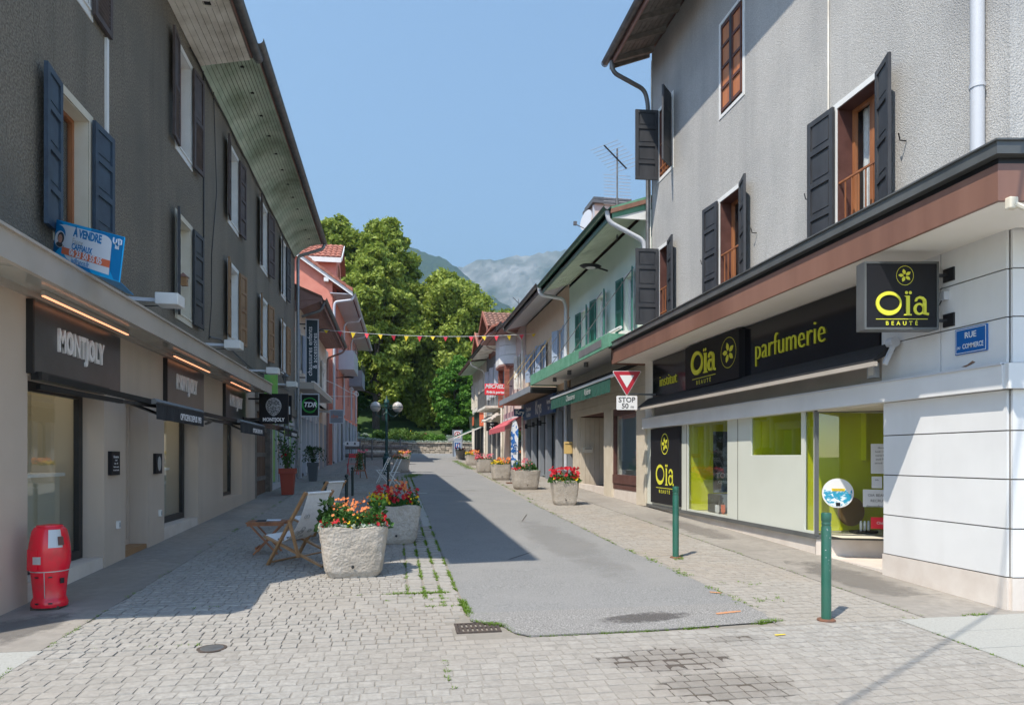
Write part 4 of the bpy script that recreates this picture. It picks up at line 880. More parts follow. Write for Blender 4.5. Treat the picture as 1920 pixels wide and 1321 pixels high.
for i, (a, b) in enumerate(((25.82,26.9),(27.12,28.4),(28.62,29.6),(29.82,31.0),(31.82,33.0))):
    mb = MB(); FL.box(mb, a, b, 1.0, 3.2, -.12, -.11); mb.build('pane', K['dglass'], lh); mb = MB(); FL.box(mb, a, b, .7, 1.0, -.15, -.05); mb.build('plinth', K['greypot'], lh)
mb = MB(); FL.box(mb, 33.22, 38.4, .8, 4.15, -.15, 0); mb.build('side_wall', K['taupe'], lh)
mb = MB(); FL.box(mb, 34.0, 35.2, .9, 3.3, -.05, .01); FL.box(mb, 35.8, 37.3, .9, 3.3, -.05, .01); mb.build('doorway', K['slategrey'], lh)
mb = MB(); mb.poly([(-5.2,25.7,.6),(-5.2,38,.6),(-5.2,38,4),(-5.2,25.7,4)]); mb.build('shop_interior', K['darkin'], lh)
MB().hexa([(-3.5,33.3,3.9),(-2.85,33.3,3.75),(-2.85,35.2,3.75),(-3.5,35.2,3.9),(-3.5,33.3,3.95),(-2.85,33.3,3.8),(-2.85,35.2,3.8),(-3.5,35.2,3.95)]).build('small_awning', K['whiteboard'], lh)
def hang(lab, x0, x1, y, z0, z1, m, frm=None, th_=.08, yaw=0):
    t = thing('hanging_sign', lab, 'sign', (x0, y, z0)); 
    MB().box(x0, x1, y, y+th_, z0, z1).build('board', K[m], t)
    if frm: mb = MB(); ring(mb, Fr((0,y,0),(1,0,0),(0,-1,0)), x0-.03, x1+.03, z0-.03, z1+.03, .04, -.02, .02); mb.build('frame', K[frm], t)
    return t
t = hang('tall dark vertical sign reading chaussures enfants & accessoires', -3.22, -2.80, 26.5, 4.42, 6.78, 'greypot', 'lightgrey', .1)
K['tealdark'] = mat('dark_teal_sign', (.012,.03,.045), rough=.4); t.children[0].data.materials[0] = K['tealdark']
text('chaussures enfants', t, (-3.08,26.475,5.6), (0,0,1), (-1,0,0), .235, K['letter'], ext=.001, sx=1.04); text('& accessoires', t, (-2.90,26.475,5.62), (0,0,1), (-1,0,0), .235, K['letter'], ext=.001, sx=1.04)
for z_ in (6.6,4.6): MB().box(-3.5,-3.25,26.53,26.57,z_,z_+.04).build('bracket', K['black'], t)
t = hang('square black hanging sign with green ring and TDR letters', -3.30, -2.70, 25.75, 3.14, 3.92, 'blackmatte', 'lightgrey', .1)
mb = MB(); mb.tube([(-3.0+.25*math.cos(a), 25.735, 3.54+.25*math.sin(a)) for a in np.linspace(0,6.283,33)], .014, 6); K['neongreen'] = mat('vivid_green', (.03,.5,.06), rough=.4); mb.build('ring', K['neongreen'], t)
mb = MB(); mb.tube([(-3.0+.275*math.cos(a), 25.735, 3.54+.29*math.sin(a)) for a in np.linspace(2.2,5.4,20)], .008, 5); mb.build('ring', K['neongreen'], t)
text('TDR', t, (-3.0,25.74,3.54), (1,0,0), (0,0,1), .24, K['letter'], bold=.008, ext=.001, shear=.25)
MB().box(-3.5,-3.33,25.78,25.82,3.7,3.74).build('bracket', K['black'], t)
t = hang('grey framed hanging sign with orange letters on the low house', -2.95, -2.35, 33.2, 3.25, 3.85, 'slategrey', 'lightgrey', .08)
text('dm', t, (-2.74,33.18,3.56), (1,0,0), (0,0,1), .26, K['orangecard'], ext=.001); text('coiffure', t, (-2.5,33.18,3.52), (1,0,0), (0,0,1), .06, K['letter'], ext=.001); MB().box(-3.5,-2.98,33.22,33.26,3.75,3.8).build('bracket', K['lightgrey'], t)
sb = thing('scroll_bracket', 'white wrought iron scroll bracket projecting from the low house', 'bracket', (-3.5,36,4.9))
mb = MB(); mb.tube([(-3.5,36,5.6),(-2.9,36,5.35),(-2.3,36,5.0),(-1.9,36,4.86)], .018, 6); mb.tube([(-3.5,36,4.75),(-2.0,36,4.75)], .015, 6)
mb.tube([(-1.9+.12*math.cos(t)*(1-t/12), 36, 4.86+.02+.12*math.sin(t)*(1-t/12)) for t in np.linspace(-1.5,6,22)], .016, 6); mb.tube([(-2.15+.1*math.cos(t)*(1-t/12), 36, 5.12+.1*math.sin(t)*(1-t/12)) for t in np.linspace(-1.5,6,22)], .016, 6); mb.build('scroll', K['white'], sb)
def armlamp(p, q, lab):
    t = thing('street_luminaire', lab, 'street lamp', p); p, q = V(p), V(q); d = (q-p).normalized()
    MB().tube([p, q], .025, 6).build('arm', K['black'], t); mb = MB(); mb.lathe([(.02,.05),(.16,.02),(.2,-.02),(.15,-.07)], q+d*.2, 16, sx=1.6, sy=.8); mb.build('head', K['blackmatte'], t, smooth='auto'); MB().disc(q+d*.2+V((0,0,-.072)), .14, (0,0,-1), 14).build('lens', K['globe'], t)
armlamp((-3.45,28.6,6.75), (-3.05,28.6,6.78), 'flat black luminaire behind the tall chaussures sign'); armlamp((-3.3,40.5,6.2), (-2.75,40.5,6.25), 'flat black luminaire beside the grey balcony box')
# --- pink building
pk = thing('pink_building', 'salmon pink building with clay tile roof and dormer behind the low house', 'building', (-3.3,38.5,G(38.5)))
FP = Fr((-3.3,38.5,0), (.3,20,0), (1,-.015,0))
hs = [(2.2,3.1,5.0,6.8),(2.2,3.1,7.6,9.4),(6.2,7.1,5.0,6.8),(6.2,7.1,7.6,9.4),(10.2,11.1,5.2,7.0),(10.2,11.1,7.7,9.5),(14.2,15.1,5.3,7.1),(14.2,15.1,7.8,9.6)]
mb = wall(FP, 0, 20, 4.2, 11.0, hs, .15)
zr = lambda x: 10.62+(-2.35-x)*.69
mb.poly([(-3.3,38.5,0),(-3.3,38.5,zr(-3.3)),(-9.5,38.5,zr(-9.5)),(-9.5,38.5,0)]); mb.poly([(-3.0,58.5,0),(-3.0,58.5,11),(-9.5,58.5,15.5),(-9.5,58.5,0)]); mb.build('wall', K['pink'], pk)
for h in hs: window(FP, pk, *h, rev=.12, fm='slategrey', band=None, sw=None, curtain=False, sill=False)
mb = MB(); FP.box(mb, 0, 20, 0, 4.2, -.3, -.12); mb.build('ground_floor', K['slategrey'], pk)
for s in (0.0, 2.4, 5.0, 8.0, 11.0, 14.0, 17.0, 19.6): mb = MB(); FP.box(mb, s, s+.4, 0, 4.2, -.12, -.02); mb.build('pilaster', K['lightgrey'], pk)
mb = MB()
for s in (.4, 5.5, 11.4, 17.4): FP.box(mb, s+.1, s+1.8, 1.2, 3.8, -.115, -.10)
mb.build('shop_glazing', K['greypot'], pk)
# roof slab, barge board, rake tiles
MB().hexa([(-2.25,38.2,zr(-2.25)+.1),(-9.5,38.2,zr(-9.5)+.1),(-9.5,58.9,zr(-9.5)+.3),(-1.95,58.9,zr(-2.25)+.2),(-2.25,38.2,zr(-2.25)+.18),(-9.5,38.2,zr(-9.5)+.2),(-9.5,58.9,zr(-9.5)+.4),(-1.95,58.9,zr(-2.25)+.3)]).build('roof', K['tile'], pk)
MB().hexa([(-2.3,38.22,zr(-2.3)-.08),(-3.4,38.22,zr(-2.3)-.05),(-3.1,58.8,zr(-2.3)+.02),(-2.0,58.8,zr(-2.3)-.02),(-2.3,38.22,zr(-2.3)-.04),(-3.4,38.22,zr(-2.3)-.01),(-3.1,58.8,zr(-2.3)+.06),(-2.0,58.8,zr(-2.3)+.02)]).build('soffit', K['lightgrey'], pk)
MB().prism([(-2.2,38.14,zr(-2.2)-.1),(-9.5,38.14,zr(-9.5)-.1),(-9.5,38.14,zr(-9.5)+.12),(-2.2,38.14,zr(-2.2)+.12)], (0,.06,0)).build('barge_board', K['white'], pk)
for x in (-3.6,-5.6): MB().box(x-.12,x+.12,38.15,38.5,zr(x)-.32,zr(x)-.11).build('purlin_end', K['white'], pk)
for i in range(15):
    x0 = -2.2-i*.36; x1 = x0-.36; MB().hexa([(x0,38.05,zr(x0)+.13),(x0,38.42,zr(x0)+.2),(x1,38.42,zr(x1)+.18),(x1,38.05,zr(x1)+.11),(x0,38.05,zr(x0)+.33),(x0,38.42,zr(x0)+.33),(x1,38.42,zr(x1)+.26),(x1,38.05,zr(x1)+.26)]).build('rake_tile', K['tile'], pk)
def tilefield(parent, P00, P10, P01, nu, nv, m, th_=.05, name='roof_tile'):
    """P00 lower left, P10 lower right, P01 upper left; tiles as own objects"""
    P00, P10, P01 = V(P00), V(P10), V(P01); du, dv = (P10-P00)/nu, (P01-P00)/nv; n = du.cross(dv).normalized()
    if n.z < 0: n = -n
    me = MB(); w, l = du.length, dv.length
    for k in range(6):
        a, b = k/6, (k+1)/6; f = lambda t: math.sin(t*math.pi)*w*.22
        me.hexa([du*a*.98-dv*.06, du*b*.98-dv*.06, du*b*.98+dv*.98, du*a*.98+dv*.98, du*a*.98-dv*.06+n*(f(a)+th_), du*b*.98-dv*.06+n*(f(b)+th_), du*b*.98+dv*.98+n*(f(b)+.01), du*a*.98+dv*.98+n*(f(a)+.01)])
    first = None
    for j in range(nv):
        for i in range(nu):
            p = P00+du*i+dv*j
            if first is None: first = me.build(name, m, None); o = first
            else: o = bpy.data.objects.new(name, first.data); C.objects.link(o)
            o.parent = parent; o.location = p-ORG[parent.name]; ORG[o.name] = ORG[parent.name]
# dormer (wall dormer, ridge square to the street)
y0, y1 = 40.9, 44.4; xf = -3.28; ym = (y0+y1)/2
mb = MB(); mb.poly([(xf,y0,10.5),(-8.5,y0,10.5),(-8.5,y0,13.25),(xf,y0,13.25)]); mb.poly([(xf,y0,10.5),(xf,y1,10.5),(xf,y1,13.25),(xf,ym,14.4),(xf,y0,13.25)]); mb.poly([(xf,y1,10.5),(-8.5,y1,10.5),(-8.5,y1,13.25),(xf,y1,13.25)]); mb.build('dormer', K['pink'], pk)
fd = Fr((xf,0,0),(0,1,0),(1,0,0)); window(fd, pk, 42.0, 43.2, 11.5, 13.1, rev=.02, fm='wood', band=None, curtain=False, sill=False)
tilefield(pk, (-8.2,y0-.35,13.15), (-3.0,y0-.35,13.15), (-8.2,ym,14.45), 18, 5, K['tile'])
MB().hexa([(-8.4,ym,14.42),(-3.0,ym,14.42),(-3.0,y1+.35,13.12),(-8.4,y1+.35,13.12),(-8.4,ym,14.5),(-3.0,ym,14.5),(-3.0,y1+.35,13.2),(-8.4,y1+.35,13.2)]).build('dormer_roof', K['tile'], pk)
MB().hexa([(-8.4,y0-.3,13.08),(-3.02,y0-.3,13.08),(-3.02,ym,14.38),(-8.4,ym,14.38),(-8.4,y0-.3,13.13),(-3.02,y0-.3,13.13),(-3.02,ym,14.43),(-8.4,ym,14.43)]).build('dormer_roof', K['whiteboard'], pk)
MB().box(-8.2,-2.98,y0-.39,y0-.35,12.86,13.14).build('dormer_fascia', K['white'], pk); MB().prism([(-2.97,y0-.35,12.95),(-2.97,ym,14.25),(-2.97,ym,14.45),(-2.97,y0-.35,13.15)], (.04,0,0)).build('dormer_fascia', K['white'], pk)
gutter(pk, [(-2.15,38.2,zr(-2.25)+.05),(-1.85,58.9,zr(-2.25)+.12)], .1, K['lightgrey'])
z1 = zr(-2.25)
pipe(pk, [(-2.15,38.35,z1),(-2.2,38.35,z1-.3),(-3.15,38.4,z1-.45),(-3.2,38.4,z1-.7),(-3.2,38.4,1.4)], .07, K['lightgrey'])
pipe(pk, [(-2.05,44.5,z1),(-2.2,44.5,z1-.3),(-3.0,44.5,z1-.4),(-3.1,44.5,z1-.7),(-3.1,44.5,4.3)], .06, K['lightgrey']); pipe(pk, [(-2.0,50.5,z1),(-2.1,50.5,z1-.3),(-2.9,50.5,z1-.4),(-3.0,50.5,z1-.7),(-3.0,50.5,4.3)], .06, K['lightgrey'])
pipe(pk, [(-2.95,55.5,z1-.4),(-2.95,55.5,4.3)], .06, K['lightgrey'])
def balc(s0, s1, z, lab):
    mb = MB(); FP.box(mb, s0, s1, z, z+1.15, 0.0, .9); b = mb.build('balcony', K['lightgrey'] if lab else K['slategrey'], pk)
    mb = MB()
    for h in (1.3, 1.5, 1.75): mb.bar(FP.p(s0,z+h,.88), FP.p(s1,z+h,.88), .02, .02)
    for s in (s0, (s0+s1)/2, s1): mb.bar(FP.p(s,z+1.1,.88), FP.p(s,z+1.8,.88), .025, .025)
    mb.build('railing', K['zincdark'], b)
balc(3.6, 7.2, 6.9, 1); balc(11.5, 15, 6.7, 0)
K['lining'] = mat('dark_red_brown_paint', (.085,.032,.025), (.12,.05,.04), rough=.6, scale=5)
# ================================================================== RIGHT CORNER HOUSE
rh = thing('grey_corner_house', 'grey roughcast corner house with charcoal shutters over the Oia perfume shop', 'house', (5.85,5.7,G(5.7)))
RD = V((.985,-.171,0)).normalized(); RNn = V((-.171,-.985,0)).normalized()
FC = Fr((5.85,5.66,0), RD, RNn)       # return facade round the corner
hU = [(7.46,8.25,4.55,6.30),(10.8,11.58,4.55,6.27),(13.9,14.44,4.62,6.25),(13.75,14.46,7.85,9.34),(10.76,11.55,7.83,9.45)]
mb = wall(FR, 5.66, 14.92, 4.1, 10.95, hU, .26); wall(FC, 0, 9, 4.1, 10.95, [], .2, mb); mb.poly([(5.85,14.92,0),(14,14.92,0),(14,14.92,13),(5.85,14.92,10.95)]); mb.poly([(14,14.92,0),(14,4.4,0),(14,4.4,13),(14,14.92,13)])
mb.build('wall', K['grey_render'], rh)
def rwin(s0, s1, z0, z1, **k):
    wn = window(FR, rh, s0, s1, z0, z1, rev=.26, fm='wood', band='white', bw=.075, shm='darksh', sill=False, rail='wood', lin='lining', **k)
rwin(7.46,8.25,4.55,6.30, sw=(.44,.52), angs=(.35,.06)); rwin(10.8,11.58,4.55,6.27, sw=(.42,.5), angs=(.3,.08)); rwin(13.9,14.44,4.62,6.25, sw=(.46,.52), angs=(.2,1.5)); rwin(13.75,14.46,7.85,9.34, sw=(.46,.52), angs=(.75,1.5))
# closed orange shutters window
wn = MB(); ring(wn, FR, 10.76, 11.55, 7.83, 9.45, .03, -.03, .0); FR.box(wn, 11.13, 11.18, 7.86, 9.42, -.02, .03); w_ = wn.build('window', K['darksh'], rh)
for a, b in ((10.80,11.13),(11.18,11.52)):
    m_ = MB(); FR.box(m_, a, b, 7.87, 9.41, -.02, .0); m_.build('shutter', K['orangewood'], w_)
    m_ = MB()
    for z in (7.87, 8.25, 8.62, 9.0, 9.36): FR.box(m_, a, b, z, z+.05, .001, .02)
    FR.box(m_, a, a+.035, 7.92, 9.36, .001, .018); FR.box(m_, b-.035, b, 7.92, 9.36, .001, .018); m_.build('shutter_rail', K['lining'], w_)
b = MB(); FR.box(b, 10.70, 10.76, 7.77, 9.51, -.01, .012); FR.box(b, 11.55, 11.61, 7.77, 9.51, -.01, .012); FR.box(b, 10.76, 11.55, 9.45, 9.51, -.01, .012); FR.box(b, 10.76, 11.55, 7.77, 7.83, -.01, .012); b.build('surround', K['white'], w_)
# shutter holdbacks
mb = MB()
for y in (8.83, 7.0, 10.3, 12.15):
    mb.tube([(5.84,y,5.3),(5.76,y,5.3),(5.74,y,5.38)], .008, 5)
mb.build('shutter_catch', K['black'], rh)
pipe(rh, [(5.77,5.95,10.8),(5.77,5.95,4.3)], .065, K['lightgrey'])
pipe(rh, [(4.86,14.85,10.6),(4.9,14.85,10.35),(5.7,14.98,10.1),(5.78,14.98,9.8),(5.78,14.98,4.4)], .05, K['zincdark'])
mb = MB(); mb.tube([(5.83,8.42,10.9),(5.83,8.42,4.3)], .012, 6); mb.tube([(5.82,14.85,10.7),(5.8,14.88,8),(5.8,14.86,4.4)], .012, 6); mb.build('cable', K['whiteboard'], rh)
# roof: slab, rafters, planks, gutter
zf = lambda x: 10.58+(x-4.92)*.38
for i in range(8):
    a, b = 4.92+i*.118, 4.92+(i+1)*.118-.01; MB().hexa([(a,1.5,zf(a)+.1),(b,1.5,zf(b)+.1),(b,15.05,zf(b)+.1),(a,15.05,zf(a)+.1),(a,1.5,zf(a)+.125),(b,1.5,zf(b)+.125),(b,15.05,zf(b)+.125),(a,15.05,zf(a)+.125)]).build('soffit_board', K['greywood'], rh)
y = 14.9
while y > 4: MB().hexa([(4.93,y-.1,zf(4.93)),(5.86,y-.1,zf(5.86)-.02),(5.86,y,zf(5.86)-.02),(4.93,y,zf(4.93)),(4.93,y-.1,zf(4.93)+.1),(5.86,y-.1,zf(5.86)+.1),(5.86,y,zf(5.86)+.1),(4.93,y,zf(4.93)+.1)]).build('rafter', K['greywood'], rh); y -= .72
MB().hexa([(4.9,1.5,zf(4.9)+.127),(14,1.5,zf(14)+.127),(14,15.1,zf(14)+.127),(4.9,15.1,zf(4.9)+.127),(4.9,1.5,zf(4.9)+.2),(14,1.5,zf(14)+.2),(14,15.1,zf(14)+.2),(4.9,15.1,zf(4.9)+.2)]).build('roof', K['tilebrown'], rh)
MB().box(4.885,4.915,1.5,15.06,10.55,10.76).build('fascia_board', K['pinkbrown'], rh)
MB().prism([(4.9,15.06,10.55),(5.86,15.06,10.92),(5.86,15.06,11.1),(4.9,15.06,10.72)], (0,.04,0)).build('barge_board', K['greywood'], rh)
gutter(rh, [(4.80,1.5,10.72),(4.80,15.12,10.72)], .08, K['zincdark'])
mb = MB(); mb.tube([(5.83,8.3+.0,10.9),(5.84,8.3,10.6)], .01, 6); mb.build('hook', K['iron'], rh)
# --- shop level
mb = wall(FR, 5.66, 15.22, 2.35, 4.2, [], .1); wall(FC, 0, 9, 2.35, 4.2, [], .1, mb)
mb.poly([(5.87,5.66,0),(5.87,5.66,2.4),(5.87,7.35,2.4),(5.87,7.35,0)]); mb.build('shop_wall', K['taupe_edge'], rh)
def panel(fr, s0, s1, z0, z1, m='whitepanel', n=.0, t=.03, g=.006):
    k = MB(); fr.box(k, s0+g, s1-g, z0+g, z1-g, n-t+.03, n+.03); return k.build('wall_panel', K[m], rh)
K['joint'] = mat('dark_joint', (.10,.085,.07), rough=.9)
mb = MB(); FR.box(mb, 5.66, 7.36, -.1, 4.1, -.03, .0); FC.box(mb, 0, 9, -.1, 4.1, -.03, .0); mb.poly([(5.85,7.355,-.1),(7.2,7.355,-.1),(7.2,7.355,2.4),(5.85,7.355,2.4)]); mb.build('panel_backing', K['joint'], rh)
for z0, z1 in ((.49,.958),(.958,1.434),(1.434,1.904),(1.904,2.30)): panel(FR, 5.66, 7.35, z0, z1); panel(FC, .0, 2.4, z0, z1); panel(FC, 2.4, 4.8, z0, z1)
for z0, z1 in ((2.55,2.997),(2.997,3.46),(3.46,3.87)):
    panel(FR, 5.66, 6.47, z0, z1); panel(FR, 6.47, 7.38, z0, z1); panel(FC, 0, 2.4, z0, z1); panel(FC, 2.4, 4.8, z0, z1)
mb = MB(); FR.box(mb, 5.66, 7.36, -.1, .484, 0, .034); FC.box(mb, .0, 5, -.1, .484, 0, .034); mb.poly([(5.85,7.36,-.1),(7.1,7.36,-.1),(7.1,7.36,2.35),(5.85,7.36,2.35)]); mb.build('stone_plinth', K['stonebase'], rh)
# ledge / shutter box beam
mb = MB(); FR.box(mb, 5.62, 15.2, 2.30, 2.54, .0, .13); FC.box(mb, -.1, 5, 2.30, 2.54, 0, .12); mb.build('white_beam', K['whitepanel'], rh)
mb = MB(); FR.box(mb, 5.62, 15.2, 2.53, 2.55, .0, .15); mb.build('beam_cap', K['lightgrey'], rh)
k = MB(); FR.box(k, 7.36, 8.8, 2.28, 2.30, -1.3, .0); k.build('entrance_soffit', K['cream'], rh)
# shopfront panels and glazing
base = MB(); FR.box(base, 8.72, 15.22, -.1, .50, -.1, -.04); base.build('stone_plinth', K['stonebase'], rh)
k = MB(); FR.box(k, 8.70, 15.22, .50, .565, -.06, .02); k.build('dark_sill', K['darkmetal'], rh)
hS = [(8.78,9.0,.60,2.30),(9.08,10.5,1.68,2.30),(11.31,12.98,.60,2.30)]
mb = wall(FR, 8.72, 15.2, .565, 2.33, hS, .03); mb.build('shopfront_panel', K['offwhite'], rh)
k = MB()
for y in (13.02,10.93): FR.box(k, y, y+.012, .567, 2.30, .0, .004)
k.build('panel_joint', K['joint'], rh)
for h in hS:
    k = MB(); FR.box(k, h[0], h[1], h[2], h[3], -.028, -.02); k.build('shop_window', K['dglass'], rh)
FE = Fr((5.85,8.72,0), V((.68,-.31,0)), V((-.31,-.68,0)))   # angled pane beside the entrance
k = MB(); FE.box(k, .02, 1.25, .60, 2.27, -.02, -.012); k.build('shop_window', K['dglass'], rh)
k = MB(); FE.box(k, -.02, .03, .55, 2.30, -.03, .03); FE.box(k, .03, 1.25, 2.27, 2.30, -.03, .03); FE.box(k, 1.2, 1.25, .6, 2.27, -.03, .03); k.build('corner_post', K['darkmetal'], rh)
k = MB(); FE.box(k, 0, 1.25, .0, .50, -.1, .0); k.build('stone_plinth', K['stonebase'], rh); k = MB(); FE.box(k, 0, 1.25, .50, .565, -.08, .02); k.build('dark_sill', K['darkmetal'], rh)
k = MB(); k.box(5.9,7.4,7.37,8.75,.0,.27); k.build('entrance_step', K['stonebase'], rh)
# inside of the shop
k = MB(); k.poly([(7.6,8.3,.5),(7.6,15.1,.5),(7.6,15.1,2.6),(7.6,8.3,2.6)]); k.poly([(6.0,15.1,.5),(7.6,15.1,.5),(7.6,15.1,2.6),(6.0,15.1,2.6)]); k.poly([(5.95,8.3,.56),(8.6,7.3,.56),(8.6,15.1,.56),(5.95,15.1,.56)]); k.poly([(5.9,7.4,2.6),(8.6,7.4,2.6),(8.6,15.1,2.6),(5.9,15.1,2.6)]); k.poly([(7.6,8.3,.5),(7.6,7.3,.5),(8.6,7.3,.5),(8.6,7.3,2.6),(7.6,7.3,2.6),(7.6,8.3,2.6)]) if 0 else None
k.build('shop_interior', K['cream'], rh)
# chartreuse display backs
k = MB(); k.box(5.97,5.99,11.1,13.05,.57,2.4) if 0 else None
k.box(6.9,6.93,11.0,13.1,.57,2.45); k.box(5.88,6.9,13.05,13.08,.57,2.45); k.box(6.8,6.83,8.95,10.75,1.6,2.45); k.box(5.88,6.8,10.55,10.58,1.6,2.45); k.box(5.9,6.8,9.1,10.55,1.62,1.64); k.box(5.93,7.3,9.05,9.08,.57,2.45)
k.build('display_back', K['yel2'], rh)
K['brownvel'] = mat('brown_disc', (.16,.09,.03), rough=.8)
dsc = thing('display_disc', 'round brown display disc standing in the angled green shop window', 'disc', (6.3,8.9,.9)); MB().lathe([(.21,0),(.21,.02)], (0,0,0), 32).build('disc', K['brownvel'], dsc); dsc.rotation_euler = (math.pi/2,0,0); dsc.children[0].location = (0,0,0)
for v_ in dsc.children[0].data.vertices: pass
dsc.children[0].data.transform(Matrix.Translation(V((6.3,8.9,.9)))); dsc.location = (6.52,8.9,.86)
for i in range(3):
    tb = thing('cosmetic_tube', ['left','middle','right'][i]+'most of three small white cosmetic tubes in the angled window', 'tube', (6.52+i*.06,8.66,.6)); mb = MB(); mb.lathe([(.014,.0),(.018,.01),(.02,.1),(.012,.14)], (6.52+i*.06,8.68,.605), 10); mb.build('tube', K['signwhite'], tb, smooth='auto')
shf = thing('display_shelf', 'small dark shelf under the three cosmetic tubes', 'shelf', (6.6,8.68,.57)); MB().box(6.42,6.75,8.62,8.8,.575,.605).build('board', K['blackmatte'], shf); MB().box(6.43,6.74,8.63,8.79,.566,.576).build('foot', K['black'], shf)
po = thing('window_poster', 'dark perfume poster standing inside the tall green shop window', 'poster', (6.2,11.6,.6))
K['posterdark'] = mat('dark_poster_print', (.03,.035,.04), (.20,.24,.27), rough=.4, scale=3.5, ramp=(.5,.56))
MB().box(6.2,6.85,12.55,12.57,.95,2.15).build('panel', K['posterdark'], po); text('TOM F', po, (6.45,12.54,1.28), (1,0,0), (0,0,1), .14, K['letter'], ext=.001); text('OMBRÉ L', po, (6.45,12.54,1.15), (1,0,0), (0,0,1), .08, K['letter'], ext=.001)
pb = thing('display_box', 'dark grey display box with perfume bottles inside the tall green window', 'box', (6.15,11.7,.57)); MB().box(6.15,6.8,12.2,12.7,.57,.92).build('body', K['posterdark'], pb)
for i, yy in enumerate((11.75,11.95)):
    bt = thing('perfume_bottle', ['white','amber'][i]+' perfume bottle on the floor of the tall green window', 'bottle', (6.05+i*.12,12.1,.57)); MB().box(6.02+i*.12,6.08+i*.12,12.07,12.13,.60,.74).box(6.03+i*.12,6.07+i*.12,12.08,12.12,.568,.60).build('body', K[['signwhite','forange'][i]] if 0 else K[['signwhite','orangecard'][i]], bt, bevel=.004); MB().box(6.04+i*.12,6.06+i*.12,12.088,12.112,.74,.78).build('cap', K['black'], bt)
# poster panel with the logo on the shopfront
def leaf5(t, c, xd, up, r, m, nrm, oval=1.0, name='flower_logo', ringm=None, rw=.006):
    xd, up, nrm, c = V(xd), V(up), V(nrm), V(c); mb = MB()
    for k in range(5):
        a = math.pi/2+.25+k*2*math.pi/5; 
        pts = []
        for (rr_, ww) in ((.16,0),(.38,.2),(.62,.24),(.82,.13),(.97,0),(.82,-.13),(.62,-.24),(.38,-.2)):
            u_ = math.cos(a)*rr_-math.sin(a)*ww; v_ = math.sin(a)*rr_+math.cos(a)*ww; pts.append(c+xd*u_*r*.86*oval+up*v_*r*.86)
        mb.poly([p+nrm*.002 for p in pts])
    n = 28
    def rg(ro, w_):
        for i in range(n):
            a, b = 6.2832*i/n, 6.2832*(i+1)/n; mb.poly([c+xd*math.cos(a)*ro*oval+up*math.sin(a)*ro*1.12+nrm*.002, c+xd*math.cos(b)*ro*oval+up*math.sin(b)*ro*1.12+nrm*.002, c+xd*math.cos(b)*(ro-w_)*oval+up*math.sin(b)*(ro-w_)*1.12+nrm*.002, c+xd*math.cos(a)*(ro-w_)*oval+up*math.sin(a)*(ro-w_)*1.12+nrm*.002])
    rg(r*1.08, rw); rg(r*.26, rw)
    return mb.build(name, m, t, recalc=False)
def oia(t, c, xd, up, h, m, nrm, sub=True, extr=.002, nm='lettering'):
    """logo word: wide ring O, i with two dots, a"""
    xd, up, nrm, c = V(xd).normalized(), V(up), V(nrm).normalized(), V(c); mb = MB(); n = 36; P = lambda x, y, e=0: c+xd*x*h+up*y*h+nrm*e
    def ringy(cx, cy, rx, ry, ix, iy, ox, oy, n=36):
        for i in range(n):
            a, b = 6.2832*i/n, 6.2832*(i+1)/n
            mb.hexa([P(cx+rx*math.cos(a),cy+ry*math.sin(a)),P(cx+rx*math.cos(b),cy+ry*math.sin(b)),P(cx+ox+ix*math.cos(b),cy+oy+iy*math.sin(b)),P(cx+ox+ix*math.cos(a),cy+oy+iy*math.sin(a)),
                     P(cx+rx*math.cos(a),cy+ry*math.sin(a),extr),P(cx+rx*math.cos(b),cy+ry*math.sin(b),extr),P(cx+ox+ix*math.cos(b),cy+oy+iy*math.sin(b),extr),P(cx+ox+ix*math.cos(a),cy+oy+iy*math.sin(a),extr)])
    ringy(-.62,0,.60,.56,.49,.37,.04,.03)
    def bx(pts): mb.prism([P(x, y) for x, y in pts], nrm*extr)
    bx([(.20,-.5),(.20,.30),(.12,.36),(.36,.36),(.36,-.5)]); bx([(.10,-.56),(.46,-.56),(.44,-.5),(.12,-.5)])
    for dx in (.2,.38): mb.disc(P(dx,.5,extr), .075*h, nrm, 12)
    ringy(.80,-.26,.26,.28,.15,.19,.02,0,24); bx([(.98,-.5),(.98,.1),(1.14,.1),(1.14,-.5)])
    pts = [(.60+.0,.14),(.66,.27),(.82,.34),(1.0,.30),(1.12,.18),(1.14,.05),(1.0,.05),(.95,.17),(.84,.23),(.74,.2),(.70,.1),(.62,.08)]
    for i in range(6):
        a, b = pts[i], pts[i+1] if i < 5 else pts[6]; c_, d_ = pts[11-i], pts[10-i] if i < 5 else pts[6]
        try: mb.prism([P(*a), P(*b), P(*d_), P(*c_)], nrm*extr)
        except Exception: pass
    bx([(.98,-.5),(1.24,-.56),(1.26,-.46),(1.14,-.42)])
    o = mb.build(nm, m, t, recalc=False)
    if sub:
        MB().prism([P(-1.2,-.74), P(1.22,-.74), P(1.22,-.71), P(-1.2,-.71)], nrm*.002).build('underline', m, t)
        text('BEAUTÉ', t, P(.0,-.93,.002), xd, up, h*.26, m, ext=.0008, space=1.9, bold=.001)
    return o
wp = thing('shop_poster', 'black poster panel with yellow flower and Oia logo on the cream shopfront', 'poster', (5.84,14,.6))
MB().box(5.80,5.846,13.26,14.86,.62,2.28).build('panel', K['blackmatte'], wp)
leaf5(wp, (5.797,14.03,1.93), (0,-1,0), (0,0,1), .19, K['yelsign'], (-1,0,0), 1.0, rw=.018); oia(wp, (5.797,14.05,1.26), (0,-1,0), (0,0,1), .40, K['yelsign'], (-1,0,0))
